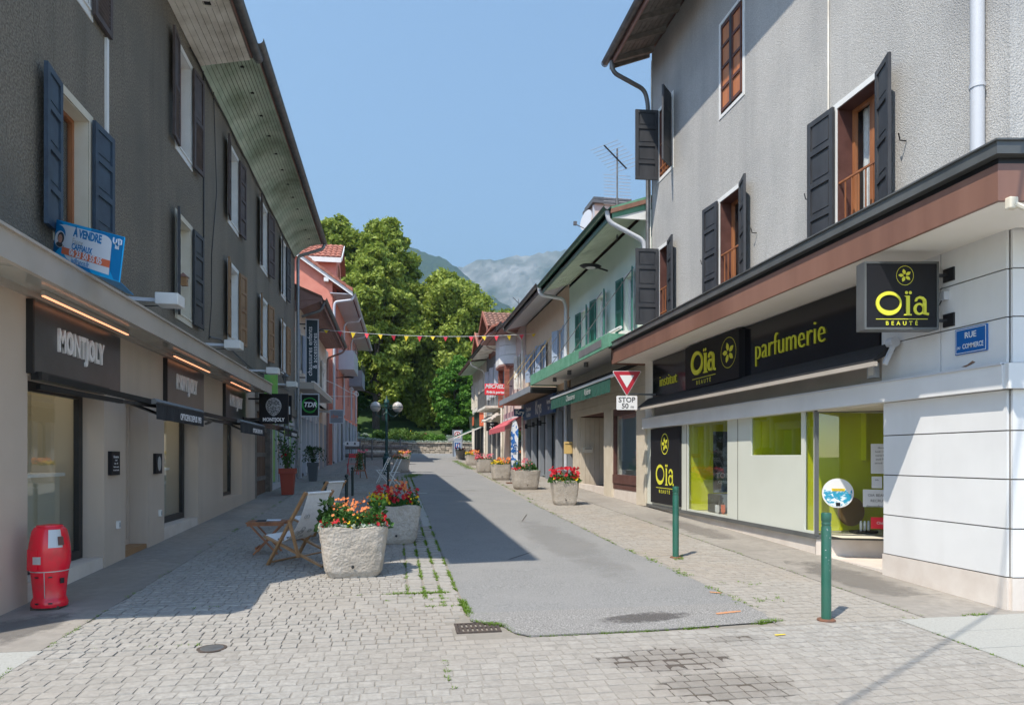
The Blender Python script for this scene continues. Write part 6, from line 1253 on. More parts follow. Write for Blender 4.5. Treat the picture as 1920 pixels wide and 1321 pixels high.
# ------------------------------------------------------------ further houses
def simple_house(lab, y0, y1, zt, m, z0=0, roofm='tilebrown', holes=(), shm='bluegrey', eave=.95, soff='whiteboard', pitch=.45, nm='house', gut='zincdark', x=5.85, sw=.32):
    t = thing(nm, lab, 'house', (x, y0, G(y0))); F_ = Fr((x,0,0),(0,1,0),(-1,0,0)); mb = wall(F_, y0, y1, z0, zt, holes, .12); mb.poly([(x,y0,z0),(x+7,y0,z0),(x+7,y0,zt+3),(x,y0,zt)]); mb.poly([(x,y1,z0),(x+7,y1,z0),(x+7,y1,zt+3),(x,y1,zt)]); mb.poly([(x+7,y0,0),(x+7,y1,0),(x+7,y1,zt+3),(x+7,y0,zt+3)]); mb.build('wall', K[m], t)
    for h in holes: window(F_, t, *h, rev=.1, fm='whitewin', band='white', bw=.05, sw=(sw,sw), shm=shm, style='plain3', angs=(.25,.35), sill=False, leaves=1)
    e = x-eave; zz = lambda q: zt-eave*.12+(q-e)*.12
    MB().hexa([(e,y0,zz(e)),(x,y0,zz(x)),(x,y1,zz(x)),(e,y1,zz(e)),(e,y0,zz(e)+.03),(x,y0,zz(x)+.03),(x,y1,zz(x)+.03),(e,y1,zz(e)+.03)]).build('soffit', K[soff], t)
    MB().hexa([(e,y0-.1,zz(e)+.04),(x+7,y0-.1,zt+7*pitch),(x+7,y1+.1,zt+7*pitch),(e,y1+.1,zz(e)+.04),(e,y0-.1,zz(e)+.16),(x+7,y0-.1,zt+7*pitch+.15),(x+7,y1+.1,zt+7*pitch+.15),(e,y1+.1,zz(e)+.16)]).build('roof', K[roofm], t)
    gutter(t, [(e-.08,y0,zz(e)+.14),(e-.08,y1,zz(e)+.14)], .08, K[gut]); pipe(t, [(e-.06,y0+.2,zz(e)+.08),(e,y0+.2,zz(e)-.2),(x-.2,y0+.2,zz(e)-.5),(x-.1,y0+.2,zz(e)-.7),(x-.1,y0+.2,G(y0))], .05, K['whiteboard'], rings=False)
    return t
oh = simple_house('pale pink house with a boxy white oriel beyond the optician canopy', 30.2, 36.2, 7.7, 'pinkwall', holes=[(31.2,31.9,4.9,6.4)], shm='whiteboard', soff='pinkbrown')
# oriel
mb = MB(); op = [(5.85,32.6),(5.35,32.9),(5.15,33.4),(5.15,34.6),(5.35,35.1),(5.85,35.4)]
for i, (z0, z1) in enumerate(((6.2,6.62),(6.64,7.1),(7.12,7.6))): MB().prism([(x, y, z0) for x, y in op], (0,0,z1-z0)).build('oriel_panel', K['white'], oh)
MB().prism([(x, y, 6.1) for x, y in op], (0,0,.09)).build('oriel_base', K['pinkbrown'], oh)
MB().prism([(5.85,32.0,7.62),(4.75,32.4,7.62),(4.6,33.2,7.62),(4.6,36.3,7.62),(5.85,36.3,7.62)], (0,0,.14)).build('oriel_roof', K['pinkbrown'], oh)
MB().hexa([(4.55,32.0,7.76),(5.9,32.0,8.3),(5.9,36.3,8.3),(4.55,36.3,7.76),(4.55,32.0,7.86),(5.9,32.0,8.4),(5.9,36.3,8.4),(4.55,36.3,7.86)]).build('roof_edge', K['tile'], oh)
for k in range(2):
    cx, cy = (5.45, 32.9+k*2.0); bc = MB()
    for r_ in range(26): bc.box(cx-.11, cx+.11, cy-.11+.0, cy+.11, 4.2+r_*.074, 4.2+r_*.074+.064)
    bc.build('brick_column', K['brick'], oh)
mb = MB(); FR.box(mb, 30.3, 36.1, 3.1, 3.9, -.02, .05); K['mauve'] = mat('mauve_fascia', (.42,.27,.30), rough=.7); mb.build('shop_fascia', K['mauve'], oh)
mb = MB(); FR.box(mb, 30.7, 34.2, 1.2, 3.0, .0, .04); mb.build('shop_window_frame', K['blackmatte'], oh); mb = MB(); FR.box(mb, 30.8, 34.1, 1.3, 2.95, .041, .05); mb.build('pane', K['dglass'], oh)
aw = thing('awning', 'faded red awning with a white-trimmed valance past the optician', 'awning', (5.4,32,3.2)); mb = MB(); mb.prism([(5.8,30.4,3.55),(5.8,30.4,3.50),(4.95,30.4,3.02),(4.95,30.4,3.06)], (0,5.2,0)); mb.build('fabric', K['pinkred'], aw); mb = MB()
for i in range(20): mb.box(4.94,4.948,30.4+i*.26,30.4+i*.26+.25,2.82-(.02*(i%2)),3.03)
mb.build('valance', K['pinkred'], aw); MB().box(5.7,5.82,30.4,35.6,3.5,3.6).build('cassette', K['signwhite'], aw)
bh_ = simple_house('grey-blue rendered house with light blue shutters and a metal balcony', 36.3, 43.2, 7.9, 'darkgreywall', holes=[(37.3,38.0,5.2,6.9),(39.2,39.9,5.2,6.9),(41.2,41.9,5.2,6.9)], shm='lightgrey', gut='black', sw=.45)
mb = MB(); mb.box(4.9,5.85,36.6,40.5,4.3,4.42); mb.build('balcony', K['whiteboard'], bh_); mb = MB()
for i in range(32): mb.bar((4.93,36.65+i*.12,4.42),(4.93,36.65+i*.12,5.3),.016,.016)
for i in range(7): mb.bar((4.95+i*.14,36.62,4.42),(4.95+i*.14,36.62,5.3),.016,.016)
mb.bar((4.93,36.6,5.3),(4.93,40.5,5.3),.035,.03); mb.bar((4.93,36.62,5.3),(5.85,36.62,5.3),.035,.03); mb.build('balcony_railing', K['zincdark'], bh_)
mb = MB(); FR.box(mb, 36.3, 43.2, 0, 4.25, 0, .03); mb.build('ground_floor', K['creamwall'], bh_)
for y in (37.0,39.0,41.0): mb = MB(); FR.box(mb, y, y+1.3, 1.3, 3.5, .031, .05); mb.build('shop_window', K['greypot'], bh_)
aw = thing('awning', 'rolled dirty white awning below the metal balcony', 'awning', (5.5,37.5,3.9)); mb = MB()
for i in range(3): mb.tube([(5.5-i*.14,36.4,3.95-i*.1),(5.45-i*.15,38.2,3.9-i*.12),(5.5-i*.14,40.2,4.0-i*.1)], .09, 8)
mb.build('rolled_fabric', K['whiteboard'], aw, smooth='auto'); bars(aw, 'arm', K['white'], [((5.8,36.5,4.0),(5.1,36.5,3.7),.04,.04), ((5.8,40,4.0),(5.1,40,3.7),.04,.04)])
ch_ = simple_house('cream house at the far end with a dark green shop sign and green awning', 43.3, 51.0, 7.8, 'creamwall', holes=[(44.2,44.9,5.1,6.8),(46.3,47.0,5.1,6.8),(48.6,49.3,5.1,6.8)], shm='creamwall', soff='palegreenboard', gut='pinkbrown', sw=.5)
# dormer roofs
for (y0, y1, x0, z, l_) in ((37.6,41.5,5.3,8.3,0),(44.2,47.5,5.6,8.2,1)):
    par = bh_ if l_ == 0 else ch_; ym = (y0+y1)/2
    MB().box(x0+.5, 9.5, y0+.3, y1-.3, 7.6, z+.75).build('dormer', K['pinkbrown'], par)
    tilefield(par, (x0-.2,y0-.1,z+.55), (9.6,y0-.1,z+.55), (x0-.2,ym,z+1.75), 16, 6, K['tilebrown'])
    MB().hexa([(x0-.2,ym,z+1.72),(9.6,ym,z+1.72),(9.6,y1+.1,z+.52),(x0-.2,y1+.1,z+.52),(x0-.2,ym,z+1.8),(9.6,ym,z+1.8),(9.6,y1+.1,z+.6),(x0-.2,y1+.1,z+.6)]).build('dormer_roof', K['tilebrown'], par)
    for yy in (y0, y1-.12): MB().box(x0-.2, x0+.7, yy, yy+.12, z+.3, z+.5).build('purlin_end', K['pinkbrown'], par)
    for yy in (y0+.35, y1-.45): MB().box(x0+.4, x0+.52, yy, yy+.12, 7.6, z+.4).build('dormer_post', K['tile'], par)
    MB().prism([(x0-.22,y0-.15,z+.4),(x0-.22,ym,z+1.6),(x0-.22,y1+.15,z+.4),(x0-.22,y1+.15,z+.65),(x0-.22,ym,z+1.85),(x0-.22,y0-.15,z+.65)], (.06,0,0)).build('barge_board', K['tile'], par)
mb = MB(); mb.hexa([(5.6,44.0,3.7),(5.85,44,3.7),(5.85,50.5,3.7),(5.6,50.5,3.7),(5.5,44.0,4.6),(5.85,44,4.6),(5.85,50.5,4.6),(5.5,50.5,4.6)]); K['greensign'] = mat('grey_green_sign', (.05,.085,.06), rough=.5); mb.build('shop_fascia', K['greensign'], ch_); MB().box(5.48,5.86,43.9,44.0,3.65,4.65).build('fascia_end', K['orangecard'], ch_)
text('SPORT', ch_, (5.52,47.3,4.15), (0,-1,0), (0,0,1), .6, K['orangecard'], ext=.002, bold=.01) if 0 else MB().box(5.5,5.53,47.5,48.3,3.85,4.45).build('orange_emblem', K['orangecard'], ch_)
fb = thing('flower_box', 'flower box with pale and yellow blooms above the dark green shop sign', 'flower box', (5.5,45.5,4.6)); MB().box(5.35,5.75,43.8,46.8,4.62,4.85).build('box', K['whiteboard'], fb)
mb = MB(); FR.box(mb, 43.3, 51, 1.6, 3.7, -.02, .02); mb.build('ground_floor', K['creamwall'], ch_)
for y in (44.3,46.5,48.8): mb = MB(); FR.box(mb, y, y+1.5, 1.9, 3.6, .021, .04); mb.build('shop_window', K['greypot'], ch_)
aw = thing('awning', 'green and white awning stretched low at the far right end of the street', 'awning', (4.8,47,3.4)); mb = MB(); mb.prism([(5.8,44.6,3.75),(5.8,44.6,3.70),(3.9,44.6,2.92),(3.9,44.6,2.97)], (0,4.6,0)); mb.build('fabric', K['greenfab'], aw); MB().prism([(5.8,44.55,3.70),(5.8,44.55,3.62),(3.9,44.55,2.84),(3.9,44.55,2.92)], (0,.05,0)).build('arm', K['white'], aw); MB().box(3.87,3.90,44.6,49.2,2.72,2.95).build('valance', K['lightgrey'], aw)
po_ = thing('awning_post', 'weathered timber post supporting the green awning', 'post', (5.1,44.4,G(44))); MB().box(5.05,5.2,44.35,44.5,G(44.4),3.5).build('shaft', K['whiteboard'], po_); MB().box(5.0,5.25,44.3,44.55,G(44.4)-.02,G(44.4)+.1).build('foot', K['concrete'], po_)
# ================================================================== END OF THE STREET: wall, garden, trees, mountains
def hz(x, y):
    zb = 2.95+max(0, -x)*.09 if x < 1 else 2.9
    return zb+max(0, y-62.5)*.20+max(0, y-95)*.12+.25*math.sin(x*.13+y*.07)
xs = np.concatenate([np.arange(-140,-20,8), np.arange(-20,30,1.5), np.arange(30,170,8)]); ysn = np.concatenate([np.arange(62.3,75,1.2), np.arange(75,220,6)])
vs = [(x, y+(0 if y > 63 else 0), hz(x, y)) for y in ysn for x in xs]; nx = len(xs)
fs_ = [(j*nx+i, j*nx+i+1, (j+1)*nx+i+1, (j+1)*nx+i) for j in range(len(ysn)-1) for i in range(nx-1)]
struct(smesh('lawn_hill', np.array(vs), np.array(fs_), K['lawn'], smooth=True))
gw = thing('garden_wall', 'low rubble stone retaining wall across the end of the street', 'wall', (0,61.5,G(61.5)))
wp_ = [(-22,62.6),(-12,62.4),(-3.3,62.2),(2.9,61.6),(6,61.4),(14,61.4),(30,61.6)]
def wx(s):  # point on the wall by arclength
    for (a, b) in zip(wp_[:-1], wp_[1:]):
        L = math.dist(a, b)
        if s <= L: return V((a[0]+(b[0]-a[0])*s/L, a[1]+(b[1]-a[1])*s/L, 0)), V((b[0]-a[0], b[1]-a[1], 0)).normalized()
        s -= L
    return V((*wp_[-1], 0)), V((1,0,0))
TL = sum(math.dist(a, b) for a, b in zip(wp_[:-1], wp_[1:])); mb = MB(); s = 0
def wtop(x): return 2.95+max(0, -x)*.09 if x < 1 else 2.9
bk = MB()
for (a, b) in zip(wp_[:-1], wp_[1:]): bk.hexa([(a[0],a[1]+.05,1.5),(b[0],b[1]+.05,1.5),(b[0],b[1]+.7,1.5),(a[0],a[1]+.7,1.5),(a[0],a[1]+.05,wtop(a[0])-.04),(b[0],b[1]+.05,wtop(b[0])-.04),(b[0],b[1]+.7,wtop(b[0])-.04),(a[0],a[1]+.7,wtop(a[0])-.04)])
bk.build('wall_core', K['soil'], gw)
z = 1.88; row = 0
while z < 5:
    h = random.uniform(.13,.24); s = random.uniform(0,.3)
    while s < TL:
        l = random.uniform(.2,.55); c, d = wx(s+l/2)
        if z+h*.6 < wtop(c.x): n_ = V((d.y,-d.x,0)); o_ = random.uniform(-.03,.05); mb.hexa([c-d*l*.47+n_*o_+V((0,0,z)), c+d*l*.47+n_*o_+V((0,0,z+random.uniform(-.02,.02))), c+d*l*.47-n_*.2+V((0,0,z)), c-d*l*.47-n_*.2+V((0,0,z)), c-d*l*.45+n_*o_*.8+V((0,0,z+h*.9)), c+d*l*.45+n_*o_*.8+V((0,0,z+h*random.uniform(.8,.96))), c+d*l*.45-n_*.2+V((0,0,z+h*.9)), c-d*l*.45-n_*.2+V((0,0,z+h*.9))])
        s += l
    z += h
o = mb.build('stone', K['stone'], gw); o['kind'] = 'stuff'
s = 0
while s < TL:
    l = random.uniform(.5,.9); c, d = wx(s+l/2); zt = wtop(c.x)
    if -6 < c.x < 9: MB().hexa([c-d*l*.48+V((0,-.12,zt-.04)), c+d*l*.48+V((0,-.12,zt-.04)), c+d*l*.48+V((0,.4,zt-.04)), c-d*l*.48+V((0,.4,zt-.04)), c-d*l*.48+V((0,-.1,zt+.05)), c+d*l*.48+V((0,-.1,zt+.05)), c+d*l*.48+V((0,.4,zt+.05)), c-d*l*.48+V((0,.4,zt+.05))]).build('coping_stone', K['greywood'] if random.random() < .3 else K['stone'], gw)
    s += l
# foliage -------------------------------------------------------------------------
def leaf_arrays(cents, size, nrm_bias=None, jit=.35, asp=.6):
    n = len(cents); c = np.asarray(cents, float); nr = RNG.normal(size=(n,3))
    if nrm_bias is not None: nr = nr*1.0+nrm_bias*.7
    nr[:,2] += .25; nr /= np.linalg.norm(nr, axis=1)[:,None]
    a = np.cross(nr, RNG.normal(size=(n,3))); a /= np.linalg.norm(a, axis=1)[:,None]; b = np.cross(nr, a)
    s = (size*RNG.uniform(1-jit, 1+jit, n))[:,None]
    p = np.stack([c-a*s, c+b*s*asp+nr*s*.15, c+a*s, c-b*s*asp+nr*s*.15], axis=1)
    return p.reshape(-1,3), np.arange(n*4).reshape(-1,4)
def blob_points(blobs, n, inner=.25):
    tot = sum(b[3]**2 for b in blobs); out = []; nb = []
    for b in blobs:
        k = max(3, int(n*b[3]**2/tot)); d = RNG.normal(size=(k,3)); d /= np.linalg.norm(d, axis=1)[:,None]
        r = np.where(RNG.random(k) < inner, RNG.random(k)**.4, 1+RNG.normal(size=k)*.21); sz = np.array([b[3], b[3], b[3]*(b[4] if len(b) > 4 else .8)])
        out.append(np.array(b[:3])+d*r[:,None]*sz); nb.append(d)
    return np.concatenate(out), np.concatenate(nb)
def tree(name, lab, x, y, z0, z1, rad, n, size, m, seed, cat='tree', nb=26, lean=(0,0), base=.25, cone=False, group=None, trunk=True, sub=7):
    r = random.Random(seed); H = z1-z0; t = thing(name, lab, cat, (x,y,z0), group); blobs = []
    for i in range(nb):
        f = base+(1-base)*((i+.5)/nb)**.9; prof = math.sin(min(1, (f-base)/(1-base)*.93+.08)*math.pi)**.65 if not cone else (1-(f-base)/(1-base))**.7+.12
        rr = rad*prof*r.uniform(.30,.85); an = i*2.4+r.uniform(-.5,.5); br = rad*r.uniform(.22,.36)*(1.05-.3*f)
        big = (x+lean[0]*f+rr*math.cos(an), y+lean[1]*f+rr*math.sin(an), z0+H*f-br*.6, br); 
        for k in range(sub):
            d = V((r.gauss(0,1), r.gauss(0,1), r.gauss(0,.8))).normalized(); q_ = r.uniform(.55,1.0)
            blobs.append((big[0]+d.x*br*q_, big[1]+d.y*br*q_, big[2]+d.z*br*q_*.8, br*r.uniform(.3,.58)))
    pts, dirs = blob_points(blobs, n, .2); v, f = leaf_arrays(pts, size, dirs); o = smesh('crown', v, f, K[m], t); 
    if trunk:
        mb = MB(); top = V((x+lean[0]*.8, y+lean[1]*.8, z0+H*.8)); mb.tube([V((x,y,z0-.5)), V((x+.1,y,z0+H*.3)), V((x+lean[0]*.5,y+lean[1]*.5,z0+H*.55)), top], rad*.07+.08, 9, r2=.05)
        for i in range(0, nb, 2):
            b = blobs[i*sub]; f0 = max(.18, (b[2]-z0)/H-.22); p = V((x+lean[0]*f0, y+lean[1]*f0, z0+H*f0)); q2 = V(b[:3]); mb.tube([p, p+(q2-p)*.5+V((0,0,-.1*rad*.3)), q2], rad*.025+.03, 6, r2=.02)
        mb.build('trunk', K['bark'], t, smooth='auto')
    return t
tree('linden_tree', 'tallest linden tree at left rising behind the pink dormer roof', -6.6, 79, 5.5, 28.6, 6.2, 48000, .25, 'leafA', 1, nb=52, base=.3)
tree('linden_tree', 'tall linden tree with a rounded twin top near centre', -.9, 77, 5.6, 27.9, 5.4, 52000, .25, 'leafA', 2, nb=56, base=.35)
tree('linden_tree', 'broad linden tree with the widest crown in the middle of the park', 6.0, 75, 5.2, 21.8, 7.2, 80000, .24, 'leafA', 3, nb=84, base=.12)
tree('linden_tree', 'shorter linden tree in front of the tall pair', -1.8, 71, 4.6, 23.4, 4.8, 42000, .23, 'leafA', 4, nb=48, base=.22)
tree('linden_tree', 'rightmost linden crown above the far brown dormer roofs', 12.6, 78, 5.5, 18.3, 5.8, 36000, .26, 'leafA', 5, nb=44, base=.15)
tree('maple_tree', 'small bright green rounded tree in front of the lindens', 6.2, 67.5, 3.9, 11.6, 2.9, 26000, .16, 'leafB', 6, nb=40, base=.12, sub=6)
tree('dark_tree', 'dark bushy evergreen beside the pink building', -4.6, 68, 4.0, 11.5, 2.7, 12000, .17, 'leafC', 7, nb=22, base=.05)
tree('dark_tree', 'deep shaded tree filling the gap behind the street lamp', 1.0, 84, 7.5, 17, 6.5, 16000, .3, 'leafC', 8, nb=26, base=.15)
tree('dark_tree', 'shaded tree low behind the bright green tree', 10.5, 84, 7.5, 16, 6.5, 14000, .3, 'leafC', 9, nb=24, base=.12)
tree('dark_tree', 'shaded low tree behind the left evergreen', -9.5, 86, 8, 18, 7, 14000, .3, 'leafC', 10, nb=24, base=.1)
tree('linden_tree', 'leafy tree beyond the end house on the right', 9.3, 66.5, 3.8, 12.5, 3.4, 14000, .2, 'leafB', 12, nb=22, base=.1)
tree('distant_tree', 'yellowish feathery tree beyond the park on the right', 21, 108, 13, 23, 5, 6000, .35, 'leafA', 11, nb=18)
# park trees that close the skyline outside the street view
for i, (x, y, h) in enumerate(((-22,82,20),(-34,86,22),(-48,84,18),(26,84,17),(38,88,20))):
    tree('linden_tree', ['linden tree hidden behind the pink building','linden tree far left of the park','leftmost linden tree of the park','linden tree right of the far houses','rightmost linden tree of the park'][i], x, y, 6, 6+h, 7.5, 6000, .5, 'leafA', 30+i, nb=20)
# shrubs and flowers on top of the wall
def shrub(lab, x, y, w, h, n, m, seed, size=.09, fl=None, nm='shrub'):
    t = thing(nm, lab, 'shrub', (x,y,hz(x,y)), 'shrubs in the bed above the stone wall'); r = random.Random(seed)
    bl = [(x+r.uniform(-w,w), y+r.uniform(-.8,.8), hz(x,y)+r.uniform(.1,h*.7), r.uniform(.25,.5)*h) for _ in range(int(5+w*4))]
    p, d = blob_points(bl, n, .3); v, f = leaf_arrays(p, size, d); smesh('foliage', v, f, K[m], t)
    if fl: q = p[RNG.integers(0, len(p), 40)]+np.array([0,-.1,.08]); v, f = leaf_arrays(q, .07); smesh('flowers', v, f, K[fl], t)
    MB().tube([(x,y,hz(x,y)-.2),(x,y,hz(x,y)+h*.5)], .04, 5).build('stem', K['bark'], t)
xx = -5.2; i = 0
labs = ['low yellow-green shrub at the left end of the bed','silver-leaved shrub left of the lamp post','light green shrub just left of the lamp post','bright green tall shrub right of the lamp post','leafy lime shrub in the middle of the bed','rounded green shrub with pink flowers','dense green shrub before the park lawn','low silver shrub near the round tree trunk','trailing green shrub by the sign totem','green shrub behind the far planters','silvery shrub above the right planters','low shrub at the right end of the bed']
for i, (x, w, h, m, fl) in enumerate(((-5,1.2,.7,'leafD',None),(-3.4,.9,.6,'leafS',None),(-1.9,.9,.9,'leafD',None),(-.2,.9,1.5,'leafD',None),(1.1,.9,1.4,'leafD','fyel'),(2.4,.8,1.2,'leafD','fpink'),(3.7,.8,1.0,'leafB',None),(4.9,.8,.7,'leafS',None),(6.2,.9,.8,'leafB',None),(7.6,.9,.8,'leafD',None),(9.2,.9,.7,'leafS',None),(11,1.2,.9,'leafD',None))): shrub(labs[i], x, 63.6, w, h, 2600, m, 50+i, fl=fl)
vs = []; 
p = np.stack([RNG.uniform(-7,14,5200), RNG.uniform(62.3,64.6,5200), np.zeros(5200)], 1); p[:,2] = [hz(a, b)+random.uniform(0,.25) for a, b, _ in p]
v, f = leaf_arrays(p, .085); tag(smesh('ground_cover', v, f, K['leafD']), 'low ground cover plants spilling over the top of the stone wall', 'plants', kind='stuff')
p = np.stack([RNG.uniform(-4,9,2600), RNG.uniform(61.9,62.6,2600), np.zeros(2600)], 1); p[:,2] = [wtop(a)+.02+random.uniform(-.12,.2) for a, b, _ in p]
v, f = leaf_arrays(p, .07); tag(smesh('ground_cover', v, f, K['leafS']), 'silvery trailing plants along the coping of the stone wall', 'plants', kind='stuff')
# wooded ridge and the mountain --------------------------------------------------
def ridge(name, prof, dist, depth, base, m, rough, nu, nv, seed, steep=1.0):
    rs_ = np.random.default_rng(seed); us = np.linspace(prof[0][0], prof[-1][0], nu); hs_ = np.interp(us, [p[0] for p in prof], [p[1] for p in prof])
    ph = rs_.uniform(0, 6.28, (7,)); V_ = []
    for j in range(nv):
        t = j/(nv-1); y = dist-depth+depth*t
        for i, x in enumerate(us):
            f = t**steep; n_ = sum(math.sin(x*(.002*2.1**k)+ph[k]+y*.003*1.7**k)*(.55**k) for k in range(7)); n2 = abs(math.sin(x*.006+ph[2]+t*2.2+.6*math.sin(t*7)))
            V_.append((x, y, base+(hs_[i]-base)*f*(1-.22*n2*(1-t)*2*t)+rough*n_*math.sin(math.pi*min(1,t*.9+.05))+(rough*.25*rs_.normal() if t > .02 else 0)))
    for i, x in enumerate(us): V_.append((x, dist+depth*.8, base))
    nv2 = nv+1; F_ = [(j*nu+i, j*nu+i+1, (j+1)*nu+i+1, (j+1)*nu+i) for j in range(nv2-1) for i in range(nu-1)]
    return struct(smesh(name, np.array(V_), np.array(F_), m))
D1 = 4200
def px(u, v, Y):
    a = (u-960)/1280; s_, c_ = math.sin(th), math.cos(th); d = Y/(c_-a*s_); return (d*(s_+a*c_), 1.65-(v-856)/1280*d)
pr = [px(u, v, D1) for u, v in ((-700,640),(300,600),(640,560),(760,520),(840,505),(872,500),(900,486),(925,489),(960,482),(1000,477),(1030,471),(1075,466),(1130,455),(1200,430),(1300,440),(1500,420),(1900,470),(2600,560))]
ridge('mountain', pr, D1, 1700, 60, K['rock'], 22, 420, 70, 5, 1.0)
pr = [px(u, v, 2700) for u, v in ((-900,420),(-100,400),(400,440),(600,500),(700,480),(770,463),(800,474),(840,488),(870,512),(905,545),(950,572),(1000,590),(1060,610),(1300,650),(2000,690))]
ridge('wooded_ridge', pr, 2700, 1100, 40, K['forest'], 11, 420, 60, 6, .9)
pr = [px(u, v, 900) for u, v in ((-900,700),(400,690),(800,640),(900,598),(940,585),(1000,590),(1100,600),(1500,640),(2200,700))]
ridge('wooded_slope', pr, 900, 350, 14, K['forest'], 4, 300, 40, 7, .8)
# air
hb = MB(); hb.box(-6000, 6000, -400, 8200, -10, 2400); hb = hb.build('haze', bpy.data.materials.new('haze_air')); hb['kind'] = 'stuff'; tag(hb, 'pale blue summer haze in the air over the valley', 'haze')
hm = hb.data.materials[0]; hm.use_nodes = True; hm.node_tree.nodes.clear(); vo = hm.node_tree.nodes.new('ShaderNodeVolumePrincipled'); vo.inputs['Density'].default_value = HAZE; vo.inputs['Color'].default_value = (.52,.80,1,1); vo.inputs['Anisotropy'].default_value = .2
ho = hm.node_tree.nodes.new('ShaderNodeOutputMaterial'); hm.node_tree.links.new(vo.outputs[0], ho.inputs['Volume'])
# ================================================================== STREET OBJECTS
MB().box(-6500,6500,-6500,9000,-3.6,-3.2).build('valley_ground', K['lawn']); struct(bpy.data.objects['valley_ground'])
# red collection bin
bn = thing('collection_bin', 'bright red barrel-shaped collection bin with silver labels by the taupe wall', 'bin', (-3.22,7.1,G(7.1))); bx0, by0, bz0 = -3.21, 7.12, G(7.12)
def barrel(prof, nm, m, sx=1, n=28): return MB().lathe([(r_*.86, z_) for r_, z_ in prof], (bx0,by0,bz0), n, sy=.92).build(nm, m, bn, smooth='auto')
barrel([(.175,.02),(.18,.05),(.165,.09),(.155,.11),(.17,.26),(.184,.36)], 'base', K['red'])
barrel([(.187,.36),(.200,.42),(.203,.50),(.198,.58),(.185,.66),(.165,.735),(.14,.765),(.10,.775)], 'body', K['red'])
barrel([(.13,.765),(.125,.782),(.05,.79),(.0,.79)], 'lid', K['red'])
barrel([(.204,.36),(.207,.37),(.210,.48),(.206,.52),(.203,.52)], 'band', K['red']) if 0 else None
def onbin(a0, a1, z0, z1, r, m, nm, tl=0, n=6):
    mb = MB()
    for i in range(n):
        a, b = a0+(a1-a0)*i/n, a0+(a1-a0)*(i+1)/n; q = lambda t, rr, z: (bx0+rr*.86*math.cos(t), by0+rr*.86*.92*math.sin(t), bz0+z)
        r0, r1 = (r if isinstance(r, tuple) else (r, r)); dz = tl*(i/n)
        mb.hexa([q(a,r0,z0+dz), q(b,r0,z0+dz), q(b,r0-.01,z0+dz), q(a,r0-.01,z0+dz), q(a,r1,z1), q(b,r1,z1), q(b,r1-.01,z1), q(a,r1-.01,z1)])
    return mb.build(nm, m, bn)
onbin(-2.9,-1.75,.37,.56,(.212,.209),K['red'],'wrap_panel',n=8); onbin(-1.98,-1.58,.43,.50,.215,K['silver'],'label'); onbin(-1.25,-.55,.58,.745,(.206,.166),K['silver'],'top_label',n=8); onbin(-.62,-.38,.24,.29,.188,K['black'],'small_label')
onbin(-.78,-.50,.60,.68,(.213,.198),K['lining'] if 'lining' in K else K['black'],'opening')
onbin(-3.0,0.1,.352,.360,.192,K['silver'],'seam',n=18); onbin(-1.47,-1.44,.11,.35,(.168,.190),K['silver'],'seam',n=1)
for a in (-1.9,-1.15): onbin(a-.1,a+.1,.30,.312,.185,K['black'],'slot',n=3); onbin(a-.1,a+.1,.055,.068,.184,K['black'],'slot',n=3)
MB().box(bx0-.12,bx0+.12,by0-.1,by0+.1,bz0-.01,bz0+.03).build('foot', K['iron'], bn)
# bollards
def bollard(x, y, lab, m='green', h=.97, r=.043, ball=False, flange=True):
    t = thing('bollard', lab, 'bollard', (x,y,G(y)), 'green bollards on the right pavement' if not ball else 'small ball-top bollards on the left cobbles'); z = G(y); mb = MB()
    if not ball: mb.lathe([(r,-.05),(r,h-.13),(r*.9,h-.12),(r*.9,h-.11),(r,h-.10),(r*.9,h-.09),(r*.9,h-.08),(r*1.02,h-.07),(r*1.02,h-.012),(r*.9,h),(0,h)], (x,y,z), 24)
    else: mb.lathe([(r,-.05),(r,h-.12),(r*1.25,h-.115),(r*1.25,h-.10),(r*.6,h-.09),(r*.6,h-.075),(r*1.0,h-.06),(r*1.15,h-.04),(r*1.0,h-.015),(r*.4,h),(0,h)], (x,y,z), 14)
    mb.build('post', K[m], t, smooth='auto')
    if flange: MB().lathe([(.075,-.02),(.08,.006),(.07,.014),(.05,.016)], (x,y,z), 20).build('flange', K['rust'], t, smooth='auto')
    return t
bollard(3.85,5.59,'nearest dark green bollard with scratched paint and a rusty foot ring'); bollard(3.79,8.79,'second dark green bollard before the black Oia poster')
mb = MB(); r_ = random.Random(5)
for i in range(16):
    a = r_.uniform(-2.3,-.9); z = G(5.59)+r_.uniform(.45,.85); s = r_.uniform(.003,.008); x, y = 3.85+.0437*math.cos(a), 5.59+.0437*math.sin(a); d = V((-math.sin(a),math.cos(a),0))*s; mb.poly([V((x,y,z))-d, V((x,y,z-.004))+d*.6, V((x,y,z+s))+d*.2])
mb.build('paint_chips', K['greyprint'], bpy.data.objects['bollard'])
K['darkgreen'] = mat('dark_green_iron_post', (.012,.028,.024), rough=.45)
for i, (x, y, h) in enumerate(((-1.28,13.4,.76),(-1.02,15.4,.78),(-1.10,19.0,.78),(-.16,20.6,.78),(-1.35,33.5,.8))):
    bollard(x, y, ['ball-top bollard right behind the deck chairs','second slim ball-top bollard from the deck chairs','third slim ball-top bollard beside the flower easel','slim ball-top bollard in front of the white folding chairs','small far ball-top bollard beyond the red chair'][i], 'darkgreen', h, .035, True, False)
